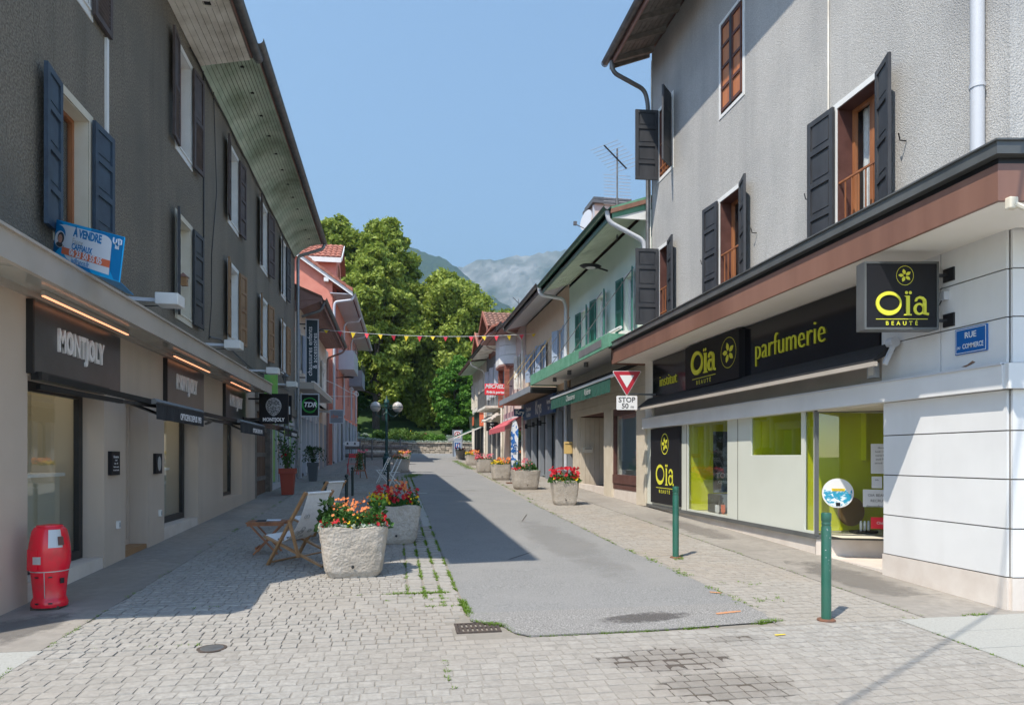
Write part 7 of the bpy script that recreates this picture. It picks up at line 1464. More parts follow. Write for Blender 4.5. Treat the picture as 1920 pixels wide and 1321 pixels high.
# concrete planters with flowers --------------------------------------------------
def planter_mesh(seed):
    rr = np.random.default_rng(seed); bm = bmesh.new(); N_ = 7; W_, D_, H_ = .40, .36, .58; rows = []
    def P(u, v, f):   # f 0 bottom..1 top
        k = .80+.20*f; x, y = u*W_*k, v*D_*k; return (x, y)
    per = [(-1+2*i/N_, -1) for i in range(N_)]+[(1, -1+2*i/N_) for i in range(N_)]+[(1-2*i/N_, 1) for i in range(N_)]+[(-1, 1-2*i/N_) for i in range(N_)]
    def rnd(u, v): q_ = max(abs(u), abs(v)); c_ = 1 - .09*(min(abs(u), abs(v))**6); return u*c_, v*c_
    M = 8; rings = []
    for j in range(M+1):
        f = j/M; ring_ = []
        for (u, v) in per:
            u2, v2 = rnd(u, v); x, y = P(u2, v2, f); s = 1-.10*max(0, (.14-f)/.14)**1.5; z = H_*f+(.012*math.sin(u*5+v*3+seed) if j == M else 0)
            ring_.append(bm.verts.new((x*s+rr.normal()*.003, y*s+rr.normal()*.003, z+rr.normal()*.002)))
        rings.append(ring_)
    inner = []; n = len(per)
    for f, ins in ((1.0, .86), (.88, .85)):
        inner.append([bm.verts.new((P(*rnd(u, v), 1)[0]*ins, P(*rnd(u, v), 1)[1]*ins, H_*f+(.012*math.sin(u*5+v*3+seed) if f == 1 else 0))) for (u, v) in per])
    allr = rings+inner
    for a, b in zip(allr[:-1], allr[1:]):
        for i in range(n): bm.faces.new((a[i], a[(i+1)%n], b[(i+1)%n], b[i]))
    bm.faces.new(allr[0][::-1]); soil = bm.faces.new(allr[-1]); soil.material_index = 1
    bmesh.ops.recalc_face_normals(bm, faces=bm.faces); me = bpy.data.meshes.new('trough'); bm.to_mesh(me); bm.free(); me.materials.append(K['planter']); me.materials.append(K['soil'])
    me.polygons.foreach_set('use_smooth', [True]*len(me.polygons)); me.set_sharp_from_angle(angle=math.radians(50)); return me
PM = [planter_mesh(k) for k in (1, 2, 3)]
_disp = bpy.data.textures.new('rough', 'CLOUDS'); _disp.noise_scale = .07; _disp.noise_depth = 3
def planter(x, y, rz, sc, lab, k):
    t = bpy.data.objects.new('stone_planter', None); C.objects.link(t); t.location = (x, y, G(y)-.005); t.rotation_euler = (0,0,rz); t.scale = (sc, sc, 1); tag(t, lab, 'planter', 'concrete planters along the street')
    o = bpy.data.objects.new('trough', PM[k % 3]); C.objects.link(o); o.parent = t
    s = o.modifiers.new('s', 'SUBSURF'); s.subdivision_type = 'SIMPLE'; s.levels = s.render_levels = 2 if y < 12 else 1
    d = o.modifiers.new('d', 'DISPLACE'); d.texture = _disp; d.strength = .013; d.mid_level = .5
    f = bpy.data.objects.new('drain_hole', None) if 0 else MB().lathe([(.018,0),(.018,.012)], (0,0,0), 10); mb = MB(); mb.v = [(a, -.318-c_, .13+b) for a, b, c_ in f.v]; mb.f = f.f; mb.mi = f.mi; mb.build('drain_hole', K['black'], t)
    ORG[t.name] = V((0,0,0)); return t
def flower(fx, fy, fz, r, kind, acc):
    v, f = acc; k = len(v); n = 5
    nn = V((random.gauss(0,.6), random.gauss(-.55,.5), random.uniform(.1,1.0))).normalized(); e1 = nn.cross(V((0,.3,1))).normalized(); e2 = nn.cross(e1); a0 = random.random()
    for i in range(n):
        a = 6.283*i/n+a0; w_ = r*.8
        p = e1*math.cos(a)+e2*math.sin(a)+nn*.25; q = e2*math.cos(a)-e1*math.sin(a); c_ = V((fx, fy, fz)); b = len(v)
        v += [c_, c_+p*r*.6+q*w_*.5, c_+p*r, c_+p*r*.6-q*w_*.5]; f.append((b, b+1, b+2, b+3))
def flowers(x, y, rz, lab, recipe, seed, ht=.2, dens=1.0, big=False):
    r = random.Random(seed); z = G(y)+.53; t = thing('bedding_flowers', lab, 'flowers', (x,y,z), 'flowers growing in the planters'); cr, sr = math.cos(rz), math.sin(rz)
    W = lambda u, v: (x+u*cr-v*sr, y+u*sr+v*cr)
    n = int(1500*dens); pts = []
    for _ in range(n):
        u, v = r.uniform(-.34,.34), r.uniform(-.30,.30); a, b = W(u, v); hgt = ht*(.5+.5*math.sin(u*9+seed)*math.cos(v*8+seed*2)); pts.append((a, b, z+r.uniform(0, max(.05, hgt))))
    v, f = leaf_arrays(np.array(pts), .026 if big else .03, asp=.5); smesh('leaves', v, f, K['leafP'], t)
    pts = []
    for _ in range(n//3):
        u, v = r.uniform(-.38,.38), r.uniform(-.33,.33); a, b = W(u, v); pts.append((a, b, z+r.uniform(.0,.08)))
    v, f = leaf_arrays(np.array(pts), .028, asp=.6); smesh('low_leaves', v, f, K['leafS'] if seed % 2 else K['leafP'], t)
    for (m, cnt, u0, u1, z0, z1, rad) in recipe:
        acc = ([], [])
        for _ in range(cnt):
            u = r.uniform(u0, u1); v = r.uniform(-.33,.28); a, b = W(u, v); flower(a, b, z+r.uniform(z0, z1), rad*r.uniform(.7,1.2), m, acc)
        smesh({'fred':'red_blooms','forange':'orange_blooms','fyel':'yellow_blooms','fpink':'pink_blooms'}[m], np.array([tuple(q_) for q_ in acc[0]]), np.array(acc[1]), K[m], t)
    return t
P_ = [(-.46,8.34,0,1.0,'rough concrete planter nearest the camera beside the deck chairs',0),(.0,10.72,.12,1.0,'second concrete planter behind the nearest one on the left',1),(.33,30.5,0,.95,'concrete planter half in shade behind the street lamp',2),(.6,39,0,.9,'farthest left concrete planter near the log fence',1),
      (4.06,16.0,-.12,.84,'small square concrete planter with red flowers beside the beige shop',2),(4.02,20.75,0,1.08,'wide concrete planter next to the feather flag',0),(3.95,25.2,0,.95,'concrete planter behind the feather flag',1),(3.96,30.2,0,.9,'fourth concrete planter along the right kerb',2),(4.26,37.7,0,.85,'fifth concrete planter along the right kerb',0),(4.62,47.8,0,.85,'farthest concrete planter on the right kerb by the totem',1),(5.4,46.2,0,.7,'dark shaded planter beside the far right planter',2)]
for p in P_: planter(*p)
flowers(-.46,8.34,0,'orange spires and dark red leaves in the nearest planter',[('fred',36,-.38,-.16,.02,.12,.034),('forange',95,-.26,.18,.10,.38,.022),('fyel',40,-.05,.12,.04,.16,.018),('fred',30,.22,.38,.04,.17,.034),('fred',14,-.1,.2,.05,.16,.024),('fyel',20,.0,.3,-.01,.05,.014)],3,.32,2.4,True)
flowers(.0,10.72,.12,'red and yellow flowers in the second left planter',[('fyel',130,-.36,-.08,.06,.22,.022),('fred',90,-.3,.36,.08,.34,.036),('forange',36,-.1,.2,.14,.42,.03),('fyel',60,.15,.36,.05,.18,.02)],2,.24,1.2)
flowers(.33,30.5,0,'pink and orange flowers in the half-shaded planter',[('forange',40,-.35,.1,.08,.3,.035),('fpink',20,.05,.3,.15,.45,.035)],5,.25,.6); flowers(.6,39,0,'orange flowers in the farthest left planter',[('forange',50,-.35,.35,.08,.25,.04),('fyel',30,-.35,.35,.05,.2,.035)],4,.2,.5)
flowers(4.06,16.0,-.12,'bright red petunias in the small square planter',[('fred',110,-.34,.34,.1,.36,.042),('fyel',70,-.34,.34,.02,.14,.02)],6,.27,1.0)
flowers(4.02,20.75,0,'red and pink spires with leafy plants beside the feather flag',[('fred',60,-.38,.0,.0,.14,.04),('fpink',50,-.1,.15,.15,.42,.026)],7,.36,1.2); flowers(3.95,25.2,0,'yellow and orange flowers in the planter behind the feather flag',[('fyel',80,-.38,.1,.06,.2,.035),('forange',70,-.2,.38,.1,.3,.04)],8,.2,.7)
flowers(3.96,30.2,0,'pink and red flowers in the fourth right planter',[('fpink',60,-.38,.38,.08,.3,.045),('fred',50,-.38,.0,.02,.18,.04)],9,.2,.6); flowers(4.26,37.7,0,'yellow and orange flowers in the fifth right planter',[('fyel',50,-.38,.1,.06,.2,.045),('forange',70,-.1,.38,.1,.3,.045)],10,.2,.5)
flowers(4.62,47.8,0,'small red flowers in the farthest right planter',[('fred',50,-.38,.38,.08,.25,.045)],11,.2,.4); flowers(5.4,46.2,0,'green leaves with few blooms in the dark shaded planter',[('fpink',12,-.3,.3,.1,.25,.04)],12,.25,.4)
# big leaves of the two tall plants in the near planter
for (u, lab) in ((-.30,'tall dark green leafy plant at the left of the nearest planter'),(.30,'bright green upright plant at the right of the nearest planter')):
    t = thing('leafy_plant', lab, 'plant', (-.47+u,8.3,.85)); pts = []; r = random.Random(int(u*10)); 
    for k in range(70): h = r.uniform(.0,.36); a = r.uniform(0,6.28); w_ = (.17-.28*h)*r.uniform(.4,1); pts.append((-.47+u+math.cos(a)*w_, 8.30+math.sin(a)*w_, .79+h))
    v, f = leaf_arrays(np.array(pts), .05, asp=.65); smesh('leaves', v, f, K['leafP' if u > 0 else 'leafC'], t); MB().tube([(-.47+u,8.38,.78),(-.46+u,8.38,1.18)], .006, 5).build('stem', K['leafP'], t)
# deck chairs -------------------------------------------------------------------
def deck_chair(lab, foot, fdir):
    t = thing('deck_chair', lab, 'deck chair', (foot[0], foot[1], G(foot[1])), 'beech deck chairs on the cobbles'); f = V((*fdir, 0)).normalized(); l = V((-f.y, f.x, 0)); l = -l if l.y < 0 else l; o = V((foot[0], foot[1], G(foot[1]))); Wd = .56
    P = lambda x, y, z: o+f*x+l*y+V((0,0,z))
    for y in (.0, Wd):
        MB().bar(P(.02,y,0), P(-.56,y,.93), .026, .048, up=l).build('back_rail', K['deckwood'], t)
        yy = y+(.035 if y == 0 else -.035); MB().bar(P(.10,yy,.36), P(-.78,yy,.02), .026, .045, up=l).build('seat_rail', K['deckwood'], t)
        y3 = y+(-.03 if y == 0 else .03); MB().bar(P(-.33,y3,.58), P(-.47,y3,.13), .022, .042, up=l).build('prop', K['deckwood'], t)
    for (x, z, y0, y1, r) in ((-.545,.905,0,Wd,.014),(.02,.03,0,Wd,.012),(.085,.355,.035,Wd-.035,.013),(-.74,.035,.035,Wd-.035,.012),(-.47,.13,-.03,Wd+.03,.011)): MB().tube([P(x,y0,z), P(x,y1,z)], r, 8).build('cross_bar', K['deckwood'], t)
    mb = MB(); prof = []
    for i in range(21):
        s = i/20; a, b, c_ = (-.555,.915), (-.30,.06), (.09,.37); prof.append((a[0]*(1-s)**2+2*b[0]*s*(1-s)+c_[0]*s*s, a[1]*(1-s)**2+2*b[1]*s*(1-s)+c_[1]*s*s))
    for i in range(20):
        (xa, za), (xb, zb) = prof[i], prof[i+1]; mb.hexa([P(xa,.05,za),P(xa,Wd-.05,za),P(xb,Wd-.05,zb),P(xb,.05,zb),P(xa,.05,za+.006),P(xa,Wd-.05,za+.006),P(xb,Wd-.05,zb+.006),P(xb,.05,zb+.006)])
    mb.tube([P(-.55,.04,.91), P(-.55,Wd-.04,.91)], .019, 10); cv_ = mb.build('canvas', K['canvas'], t, smooth='auto')
    mb = MB(); r = random.Random(4)      # pale curl print, both sides
    for _ in range(16):
        i = r.randint(4, 11); y = r.uniform(.12, Wd-.12); R_ = r.uniform(.018,.045); (xa, za), (xb, zb) = prof[i], prof[i+1]; tv = V((xb-xa,0,zb-za)).normalized(); nn = V((-tv.z,0,tv.x)); nn = nn if nn.x < 0 else -nn
        pts = [P(xa+tv.x*R_*math.sin(q)*(1-q/14)-.004*1, y+R_*math.cos(q)*(1-q/14), za+tv.z*R_*math.sin(q)*(1-q/14)-.003) for q in np.linspace(0,6.5,18)]; mb.tube(pts, .0035, 4)
    mb.build('printed_curls', K['greyprint'], cv_)
    mb = MB()
    for _ in range(9):
        y = r.uniform(.12, Wd-.12); x_ = r.uniform(-.10,-.02); i = 16; (xa, za) = prof[i]; pts = [P(xa+.03*math.sin(q), y+.025*math.cos(q), za+.014+.012*math.sin(q)) for q in np.linspace(0,4.5,10)]; mb.tube(pts, .005, 4)
    mb.build('printed_motif', K['ink'], cv_)
    return t
deck_chair('nearest deck chair with white printed canvas beside the planter', (-1.55,9.02), (-.86,.5)); deck_chair('second deck chair with white canvas half hidden behind the first', (-1.50,10.95), (-.90,.42))
tb = thing('folding_table', 'small folding wooden side table left of the deck chairs', 'table', (-1.70,9.95,G(9.95))); zt = G(9.95)+.43; x0, y0 = -1.72, 9.9
for i in range(6): MB().box(x0-.25+i*.085,x0-.25+i*.085+.078,y0-.2,y0+.2,zt,zt+.018).build('slat', K['wood'] if 0 else K['tablewood'] if 'tablewood' in K else K['wood'], tb)
for s_ in (-.17,.17):
    MB().box(x0-.24,x0+.24,y0+s_-.012,y0+s_+.012,zt-.035,zt-.002).build('apron', K['wood'], tb)
    MB().bar((x0-.2,y0+s_,zt-.02),(x0+.16,y0+s_,G(y0)+.01),.02,.035,up=(0,1,0)).build('leg', K['wood'], tb); MB().bar((x0+.2,y0+s_*.85,zt-.02),(x0-.16,y0+s_*.85,G(y0)+.01),.02,.035,up=(0,1,0)).build('leg', K['wood'], tb)
bars(tb, 'stretcher', K['wood'], [((x0+.13,y0-.17,.4),(x0+.13,y0+.17,.4),.02,.03), ((x0-.13,y0-.15,.4),(x0-.13,y0+.15,.4),.02,.03)])
mg = thing('magazine', 'dark and white magazine lying on the small folding table', 'magazine', (x0,y0,zt+.02)); MB().box(x0-.14,x0+.04,y0-.12,y0+.12,zt+.019,zt+.027).build('cover', K['ink'], mg); MB().hexa([(x0+.0,y0-.1,zt+.028),(x0+.18,y0-.06,zt+.022),(x0+.16,y0+.14,zt+.022),(x0-.02,y0+.1,zt+.028),(x0+.0,y0-.1,zt+.034),(x0+.18,y0-.06,zt+.028),(x0+.16,y0+.14,zt+.028),(x0-.02,y0+.1,zt+.034)]).build('pages', K['cardwhite'], mg)
# pots
def pot(x, y, w, h, m, lab, pl):
    t = thing('plant_pot', lab, 'plant pot', (x,y,G(y))); z = G(y); a, b = w*.36, w*.5
    MB().hexa([(x-a,y-a,z),(x+a,y-a,z),(x+a,y+a,z),(x-a,y+a,z),(x-b*.94,y-b*.94,z+h*.82),(x+b*.94,y-b*.94,z+h*.82),(x+b*.94,y+b*.94,z+h*.82),(x-b*.94,y+b*.94,z+h*.82)]).build('body', K[m], t, bevel=.012)
    mb = MB(); b2 = b*1.06; mb.box(x-b2,x+b2,y-b2,y-b2+.03,z+h*.8,z+h).box(x-b2,x+b2,y+b2-.03,y+b2,z+h*.8,z+h).box(x-b2,x-b2+.03,y-b2+.03,y+b2-.03,z+h*.8,z+h).box(x+b2-.03,x+b2,y-b2+.03,y+b2-.03,z+h*.8,z+h); mb.build('rim', K[m], t); MB().box(x-b*.9,x+b*.9,y-b*.9,y+b*.9,z+h*.83,z+h*.86).build('soil', K['soil'], t)
    return t
pot(-2.86,19.5,.40,.72,'terracotta','tall terracotta red square pot before the florist window','')
pl = thing('rose_bush', 'leggy rose bush with thin stems in the tall red pot', 'plant', (-2.86,19.5,G(19.5)+.65)); mb = MB(); pts = []; r = random.Random(2); zb = G(19.5)+.6
for i in range(11):
    a = r.uniform(0,6.28); hh = r.uniform(.5,1.5); tx, ty = math.cos(a)*.45*r.random(), math.sin(a)*.3*r.random(); mb.tube([(-2.86,19.5,zb),(-2.86+tx*.5,19.5+ty*.5,zb+hh*.5),(-2.86+tx,19.5+ty,zb+hh)], .007, 5)
    for k in range(34): f_ = r.uniform(.2,1); pts.append((-2.86+tx*f_+r.gauss(0,.07), 19.5+ty*f_+r.gauss(0,.07), zb+hh*f_+r.gauss(0,.05)))
mb.build('stems', K['bark'], pl); v, f = leaf_arrays(np.array(pts), .04); smesh('leaves', v, f, K['leafP'], pl); acc = ([], [])
for i in range(6): flower(-2.95+r.uniform(-.1,.1), 19.4+r.uniform(-.1,.1), zb+.55+r.uniform(-.1,.1), .04, 'fred', acc)
smesh('blooms', np.array([tuple(q_) for q_ in acc[0]]), np.array(acc[1]), K['fred'], pl)
pot(-2.82,25.1,.36,.66,'greypot','dark grey square pot before the TDR shop','')
pl = thing('trailing_plant', 'arching trailing green plant in the dark grey pot', 'plant', (-2.82,25.1,G(25.1)+.6)); pts = []; zb = G(25.1)+.6
for i in range(22):
    a = r.uniform(0,6.28); R_ = r.uniform(.2,.55)
    for k in range(34): s = k/34; pts.append((-2.82+math.cos(a)*R_*s+r.gauss(0,.03), 25.1+math.sin(a)*R_*s+r.gauss(0,.03), zb+.75*math.sin(s*2.6)*(1-.3*R_)-.3*s*s+r.gauss(0,.03)))
v, f = leaf_arrays(np.array(pts), .045, asp=.35); smesh('leaves', v, f, K['leafC'], pl); MB().tube([(-2.82,25.1,zb-.1),(-2.8,25.1,zb+.4)], .015, 5).build('stem', K['bark'], pl)
# street lamp
lp = thing('street_lamp', 'dark green cast iron street lamp with two opal globes on scroll arms', 'street lamp', (-.29,29.4,G(29.4))); lx, ly, lz = -.29, 29.4, G(29.4)
MB().lathe([(.20,-.02),(.20,.05),(.16,.08),(.155,.62),(.19,.66),(.17,.70),(.11,.76),(.12,.84),(.07,.90)], (lx,ly,lz), 16).build('base', K['lampgreen'], lp, smooth='auto')
MB().lathe([(.07,.88),(.062,1.2),(.055,2.55),(.08,2.58),(.055,2.62),(.05,2.8),(.1,2.84),(.09,2.95),(.12,3.0),(.1,3.1),(.03,3.2),(.025,3.28),(0,3.32)], (lx,ly,lz), 14).build('shaft', K['lampgreen'], lp, smooth='auto')
for s_ in (-1, 1):
    mb = MB(); X = lambda d, z: (lx+s_*d, ly, lz+z); mb.tube([X(.04,2.62), X(.14,2.48), X(.30,2.42), X(.44,2.50), X(.46,2.62)], .02, 6); mb.tube([X(.06+.1*(1+math.cos(q)*(1-q/9)), 2.78+.1*math.sin(q)*(1-q/9)) for q in np.linspace(0,7,20)], .014, 5); mb.tube([X(.05,2.95), X(.25,2.9), X(.32,2.7)], .015, 5); ar = mb.build('arm', K['lampgreen'], lp, smooth='auto')
    g = MB(); g.lathe([(.22*math.cos(q)+.001, .22*math.sin(q)) for q in np.linspace(-1.45,1.5,12)], X(.46,2.83), 20); g.build('globe', K['globe'], lp, smooth=True); MB().lathe([(.223,-.012),(.226,0),(.223,.012)], X(.46,2.83), 20).lathe([(.06,-.24),(.1,-.21),(.06,-.19)], X(.46,2.83), 12).lathe([(.05,.21),(.02,.25)], X(.46,2.83), 12).build('globe_ring', K['lampgreen'], lp)
# white folding chairs by the lamp, red chair, easel with flowers
def fold_chair(x, y, m, lab, rz=0):
    t = thing('folding_chair', lab, 'chair', (x,y,G(y))); z = G(y); c_, s_ = math.cos(rz), math.sin(rz); P = lambda a, b, h: V((x+a*c_-b*s_, y+a*s_+b*c_, z+h))
    for a in (-.19, .19):
        MB().bar(P(a,.2,0),P(a,-.22,.88),.02,.03).build('back_leg', K[m], t); MB().bar(P(a,-.2,0),P(a,.2,.45),.02,.03).build('leg', K[m], t)
    for i in range(6): MB().bar(P(-.2,.2-i*.07,.45),P(.2,.2-i*.07,.45),.05,.012,up=(0,0,1)).build('seat_slat', K[m], t)
    for i in range(3): MB().bar(P(-.19,-.15-.0*i-.025*i,.72+i*.06),P(.19,-.15-.025*i,.72+i*.06),.012,.04).build('back_slat', K[m], t)
    return t
fold_chair(-.02,22.4,'white','white slatted folding chair leaning near the street lamp',1.9); fold_chair(-.35,23.9,'white','second white folding chair behind the slim bollard',1.4)
fold_chair(-1.66,28.9,'redprint','red metal folding chair beside the flower easel',.3)
ea = thing('easel', 'low reddish wooden easel stand on the left cobbles', 'easel', (-1.25,26.4,G(26.4))); z = G(26.4)
for p, q in (((-1.55,26.3,z),(-1.28,26.45,z+.95)),((-.98,26.3,z),(-1.24,26.45,z+.95)),((-1.26,26.8,z),(-1.26,26.5,z+.9))): MB().bar(p, q, .03, .03).build('leg', K['redwood'] if 'redwood' in K else K['wood'], ea)
bars(ea, 'ledge', K['wood'], [((-1.45,26.32,z+.3),(-1.08,26.32,z+.3),.03,.05), ((-1.38,26.36,z+.5),(-1.14,26.36,z+.5),.03,.03)])
fl_ = thing('flower_bunch', 'bunch of green stems with pink flowers above the easel', 'flowers', (-1.26,26.3,z+.4)); pts = [(-1.26+random.gauss(0,.06)*(1+h), 26.3+random.gauss(0,.05), z+.35+h) for h in np.random.default_rng(2).uniform(0,.6,240)]; v, f = leaf_arrays(np.array(pts), .05, asp=.3); smesh('stems', v, f, K['leafP'], fl_); acc = ([], [])
for q in ((-1.18,26.2,z+1.0),(-1.1,26.2,z+.98),(-1.28,26.2,z+1.05),(-1.0,26.2,z+1.06)): flower(*q, .07, 'fpink', acc)
smesh('blooms', np.array([tuple(q_) for q_ in acc[0]]), np.array(acc[1]), K['fpink'], fl_)
# log fence, arrow board, benches at the end
lf = thing('log_fence', 'low fence of two thick horizontal logs on posts at the street end', 'fence', (-1.3,47,G(47))); z = G(46.5)
for h in (.28, .82): MB().tube([(-4.2,47.4,z+h),(-1.3,47,z+h),(.9,46.4,z+h)], .13, 10).build('log', K['greywood'], lf, smooth='auto')
for x in (-3.6,-2.0,-.2,.8): MB().lathe([(.09,-.1),(.09,1.0),(.0,1.02)], (x,47.3-(x+3.6)*.18,z), 8).build('post', K['greywood'], lf)
pb_ = thing('log_bench', 'rustic timber picnic bench behind the log fence', 'bench', (-.6,50,G(50))); z = G(50); MB().box(-1.9,.2,49.7,50.0,z+.42,z+.5).build('seat', K['whiteboard'], pb_); MB().box(-1.9,.2,50.3,50.9,z+.72,z+.8).build('table_top', K['pinkbrown'], pb_)
for x in (-1.6,-.2): MB().bar((x,49.8,z),(x,50.6,z+.75),.1,.08).build('leg', K['greywood'], pb_)
for i, (x, y) in enumerate(((-2.05,43.5),(-1.4,46),(.5,52),(-3.4,44))): 
    p_ = thing('slim_post', ['slim grey metal post before the log fence','slim dark post at the log fence','slim dark post before the stone wall','slim pale post by the pink building corner'][i], 'post', (x,y,G(y))); MB().lathe([(.05,-.05),(.05,1.35),(.03,1.4),(0,1.42)], (x,y,G(y)), 8).build('shaft', K['zincdark' if i != 3 else 'lightgrey'], p_, smooth='auto'); MB().lathe([(.07,0),(.07,.03)], (x,y,G(y)), 8).build('foot', K['iron'], p_)
ab = thing('arrow_sign', 'white double arrow board beside the log fence', 'sign', (-2.6,44,G(44))); z = G(44)+.95
mb = MB(); mb.prism([(-3.15,44,z+.14),(-2.95,44,z),(-2.15,44,z-.02),(-2.1,44,z+.14),(-2.15,44,z+.28),(-2.95,44,z+.28)], (0,.03,0)); mb.build('board', K['signwhite'], ab); MB().box(-2.65,-2.6,44.03,44.08,G(44),z+.1).build('post', K['zincdark'], ab)
mb = MB()
for x in (-2.85,-2.4): mb.disc((x,43.995,z+.17),.05,(0,-1,0),12); mb.prism([(x-.09,43.995,z+.07),(x+.09,43.995,z+.07),(x,43.995,z+.16)], (0,-.002,0))
mb.build('symbols', K['ink'], ab)
# totem
to = thing('sign_totem', 'grey sign totem with red round sign over a blue square sign', 'sign', (4.9,53.5,G(53.5))); z = G(53.5); MB().box(4.62,5.26,53.5,53.62,z,z+2.05).build('panel', K['bluegrey'], to); [MB().box(a_,a_+.07,53.45,53.67,z,z+2.1).build('post', K['slategrey'], to) for a_ in (4.55,5.26)]
MB().box(4.68,5.2,53.49,53.5,z+1.42,z+1.98).build('sign_plate', K['signwhite'], to); MB().disc((4.94,53.486,z+1.7),.24,(0,-1,0),24).build('sign_disc', K['signred'], to, recalc=False); MB().disc((4.94,53.482,z+1.7),.17,(0,-1,0),24).build('sign_print', K['signwhite'], to, recalc=False)
mb = MB(); mb.disc((4.94,53.478,z+1.79),.04,(0,-1,0),10); mb.poly([(4.86,53.478,z+1.75),(5.02,53.478,z+1.75),(4.98,53.478,z+1.58),(4.9,53.478,z+1.58)]); mb.build('sign_symbol', K['signred'], to, recalc=False)
MB().box(4.68,5.2,53.49,53.5,z+.62,z+1.12).build('sign_plate', K['signwhite'], to); MB().box(4.71,5.17,53.484,53.489,z+.65,z+1.09).build('sign_print', K['signblue'], to); mb = MB()
for x in (4.83,5.0): mb.box(x,x+.07,53.48,53.483,z+.72,z+.92); mb.disc((x+.035,53.48,z+.98),.04,(0,-1,0),10)
mb.build('sign_symbol', K['signwhite'], to); MB().bar((4.72,53.478,z+.66),(5.16,53.478,z+1.08),.03,.004,up=(0,-1,0)).build('red_stroke', K['signred'], to)
# feather flag
ff = thing('feather_flag', 'blue and white Krys feather flag standing between the planters', 'flag', (4.03,23.3,G(23.3))); z = G(23.3); MB().tube([(4.0,23.3,z),(4.0,23.3,z+.9),(3.98,23.3,z+1.7),(4.05,23.3,z+2.1),(4.16,23.3,z+2.2),(4.24,23.3,z+2.1)], .012, 6).build('pole', K['zincdark'], ff)
K['flagprint'] = mat('blue_white_flag_print', (.72,.74,.78), (.03,.16,.50), rough=.7, scale=7, ramp=(.50,.53), mapz=.8, detail=1)
mb = MB(); prof = [(.05,.3),(.21,.33),(.235,.7),(.25,1.2),(.26,1.7),(.25,1.95),(.2,2.14),(.14,2.19),(.06,2.1),(.0,1.8),(.0,.9)]
pts = [V((4.0+a, 23.3+.02*math.sin(b*6), z+b)) for a, b in prof]; mb.prism(pts, (0,.006,0)); mb.build('flag_cloth', K['flagprint'], ff); MB().box(3.85,4.2,23.1,23.5,z,z+.03).build('foot_plate', K['rust'], ff)
text('Krys', ff, (4.12,23.26,z+1.25), (0,0,1), (-1,0,0), .2, K['signblue'], bold=.006, ext=.001)
# yield sign
ys_ = thing('yield_sign', 'red and white yield triangle with a STOP 50 m plate below', 'traffic sign', (5.1,14.5,2.6)); cx, cy, cz = 5.085, 14.45, 3.36; D3 = RD; U = V((0,0,1)); NN = RNn
def tri(s, n, m, nm, dz=0):
    pts = []
    for k, a in enumerate((math.pi/2+math.pi, math.pi/6, 5*math.pi/6)):
        c0_ = V((cx,cy,cz+dz))+NN*n+(D3*math.cos(a)+U*math.sin(a))*s
        for j in range(-2, 3): b = a+j*.35; pts.append(c0_+(D3*math.cos(b)+U*math.sin(b))*.022)
    return MB().prism(pts, NN*.004).build(nm, m, ys_)
tri(.335, 0, K['signwhite'], 'plate'); tri(.315, .005, K['signred'], 'red_border'); 
def tri2(s, n, m): return MB().prism([V((cx,cy,cz+.0))+NN*n+(D3*math.cos(a)+U*math.sin(a))*s for a in (-math.pi/2, math.pi/6, 5*math.pi/6)], NN*.003).build('white_centre', m, ys_)
tri2(.185, .010, K['signwhite']); PB = lambda a, b, n=0: V((cx,cy,2.845))+D3*a+U*b+NN*n
pts = [PB(.21*sx_+.02*math.cos(q), .135*sy_+.02*math.sin(q)) for (sx_, sy_, q0) in ((1,1,0),(-1,1,hp),(-1,-1,math.pi),(1,-1,3*hp)) for q in (q0, q0+hp/2, q0+hp)]
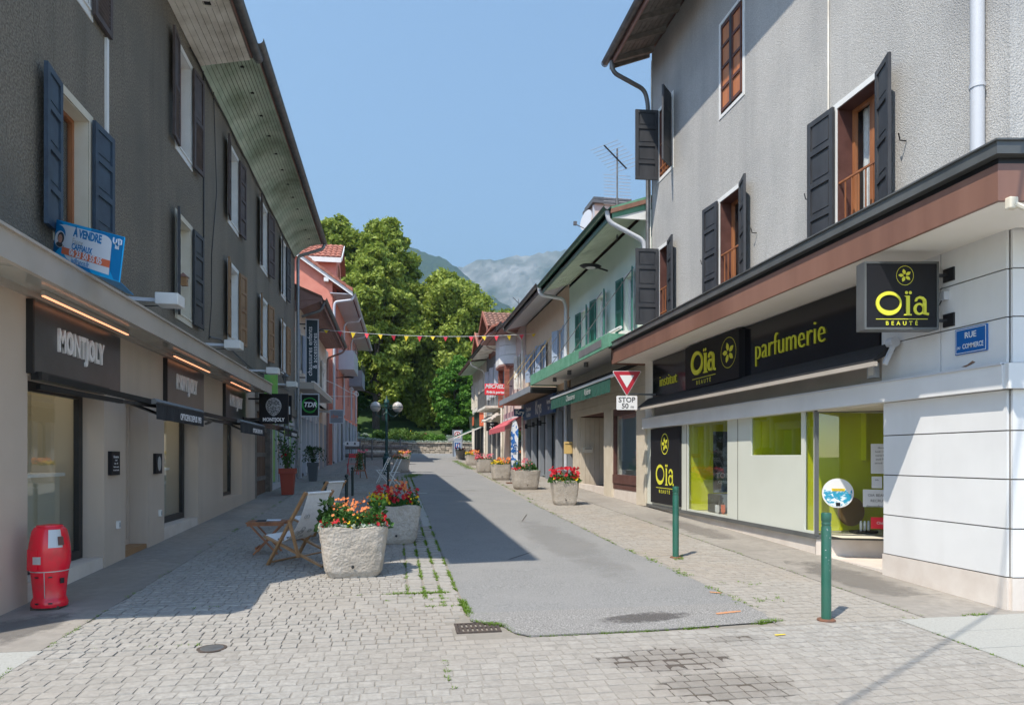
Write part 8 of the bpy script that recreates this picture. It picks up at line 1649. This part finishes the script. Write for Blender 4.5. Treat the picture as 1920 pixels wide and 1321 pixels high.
MB().prism(pts, NN*.006).build('stop_plate', K['signwhite'], ys_); text('STOP', ys_, PB(0,.06,.008), D3, U, .155, K['ink'], bold=.003, ext=.0008); text('50', ys_, PB(-.04,-.075,.008), D3, U, .155, K['ink'], bold=.003, ext=.0008); text('m', ys_, PB(.12,-.09,.008), D3, U, .10, K['ink'], bold=.001, ext=.0008)
MB().tube([PB(0,-.1,-.02), V((cx,cy,cz+.15))-NN*.02], .022, 8).build('mount', K['zinc'], ys_); MB().tube([PB(0,.2,-.03), V((5.85,14.6,3.05))], .02, 8).build('bracket', K['zinc'], ys_)
# bunting
bt = thing('bunting', 'string of red and yellow triangular pennants stretched across the street', 'bunting', (-2.9,28,6.8)); A_, B_ = V((-3.05,28,6.72)), V((5.80,28,6.80)); sag = lambda t: A_+(B_-A_)*t+V((0,0,-.20*4*t*(1-t)))
MB().tube([sag(i/30) for i in range(31)], .008, 4).build('cord', K['signwhite'], bt)
MB().box(-3.5,-3.0,27.96,28.04,6.70,6.76).build('bracket', K['black'], bt)
for i in range(17):
    t = .035+i*.0595; p = sag(t); q = sag(t+.022); c_ = (p+q)/2; tw = random.uniform(-.06,.06); h = random.uniform(.20,.25) if i % 4 else random.uniform(.12,.2); dx = random.uniform(-.03,.03)
    MB().prism([p, q, V((c_.x+dx, c_.y+tw, c_.z-h))], (0,.004,0)).build('pennant', K['flagyel'] if i % 2 == 0 else K['flagred'], bt)

bt = thing('bunting', 'higher string of red and yellow pennants over the crossing in front of the houses', 'bunting', (.0,1.4,6.1)); A2, B2 = V((-9,-4.2,8.2)), V((6.6,5.45,7.6)); sg2 = lambda t: A2+(B2-A2)*t+V((0,0,-1.9*4*t*(1-t)))
MB().tube([sg2(i/40) for i in range(41)], .012, 4).build('cord', K['signwhite'], bt)
for i in range(24):
    t = .03+i*.04; p = sg2(t); q = sg2(t+.017); c_ = (p+q)/2; MB().prism([p, q, V((c_.x+.03, c_.y+.05, c_.z-.34))], (0,.004,0)).build('pennant', K['flagyel'] if i % 2 == 0 else K['flagred'], bt)

for o in bpy.data.objects:
    if o.type == 'MESH' and o.parent and o.name.split('.')[0] in ('red_blooms','orange_blooms','yellow_blooms','pink_blooms','blooms','leaves','low_leaves','stems'): o['kind'] = 'stuff'
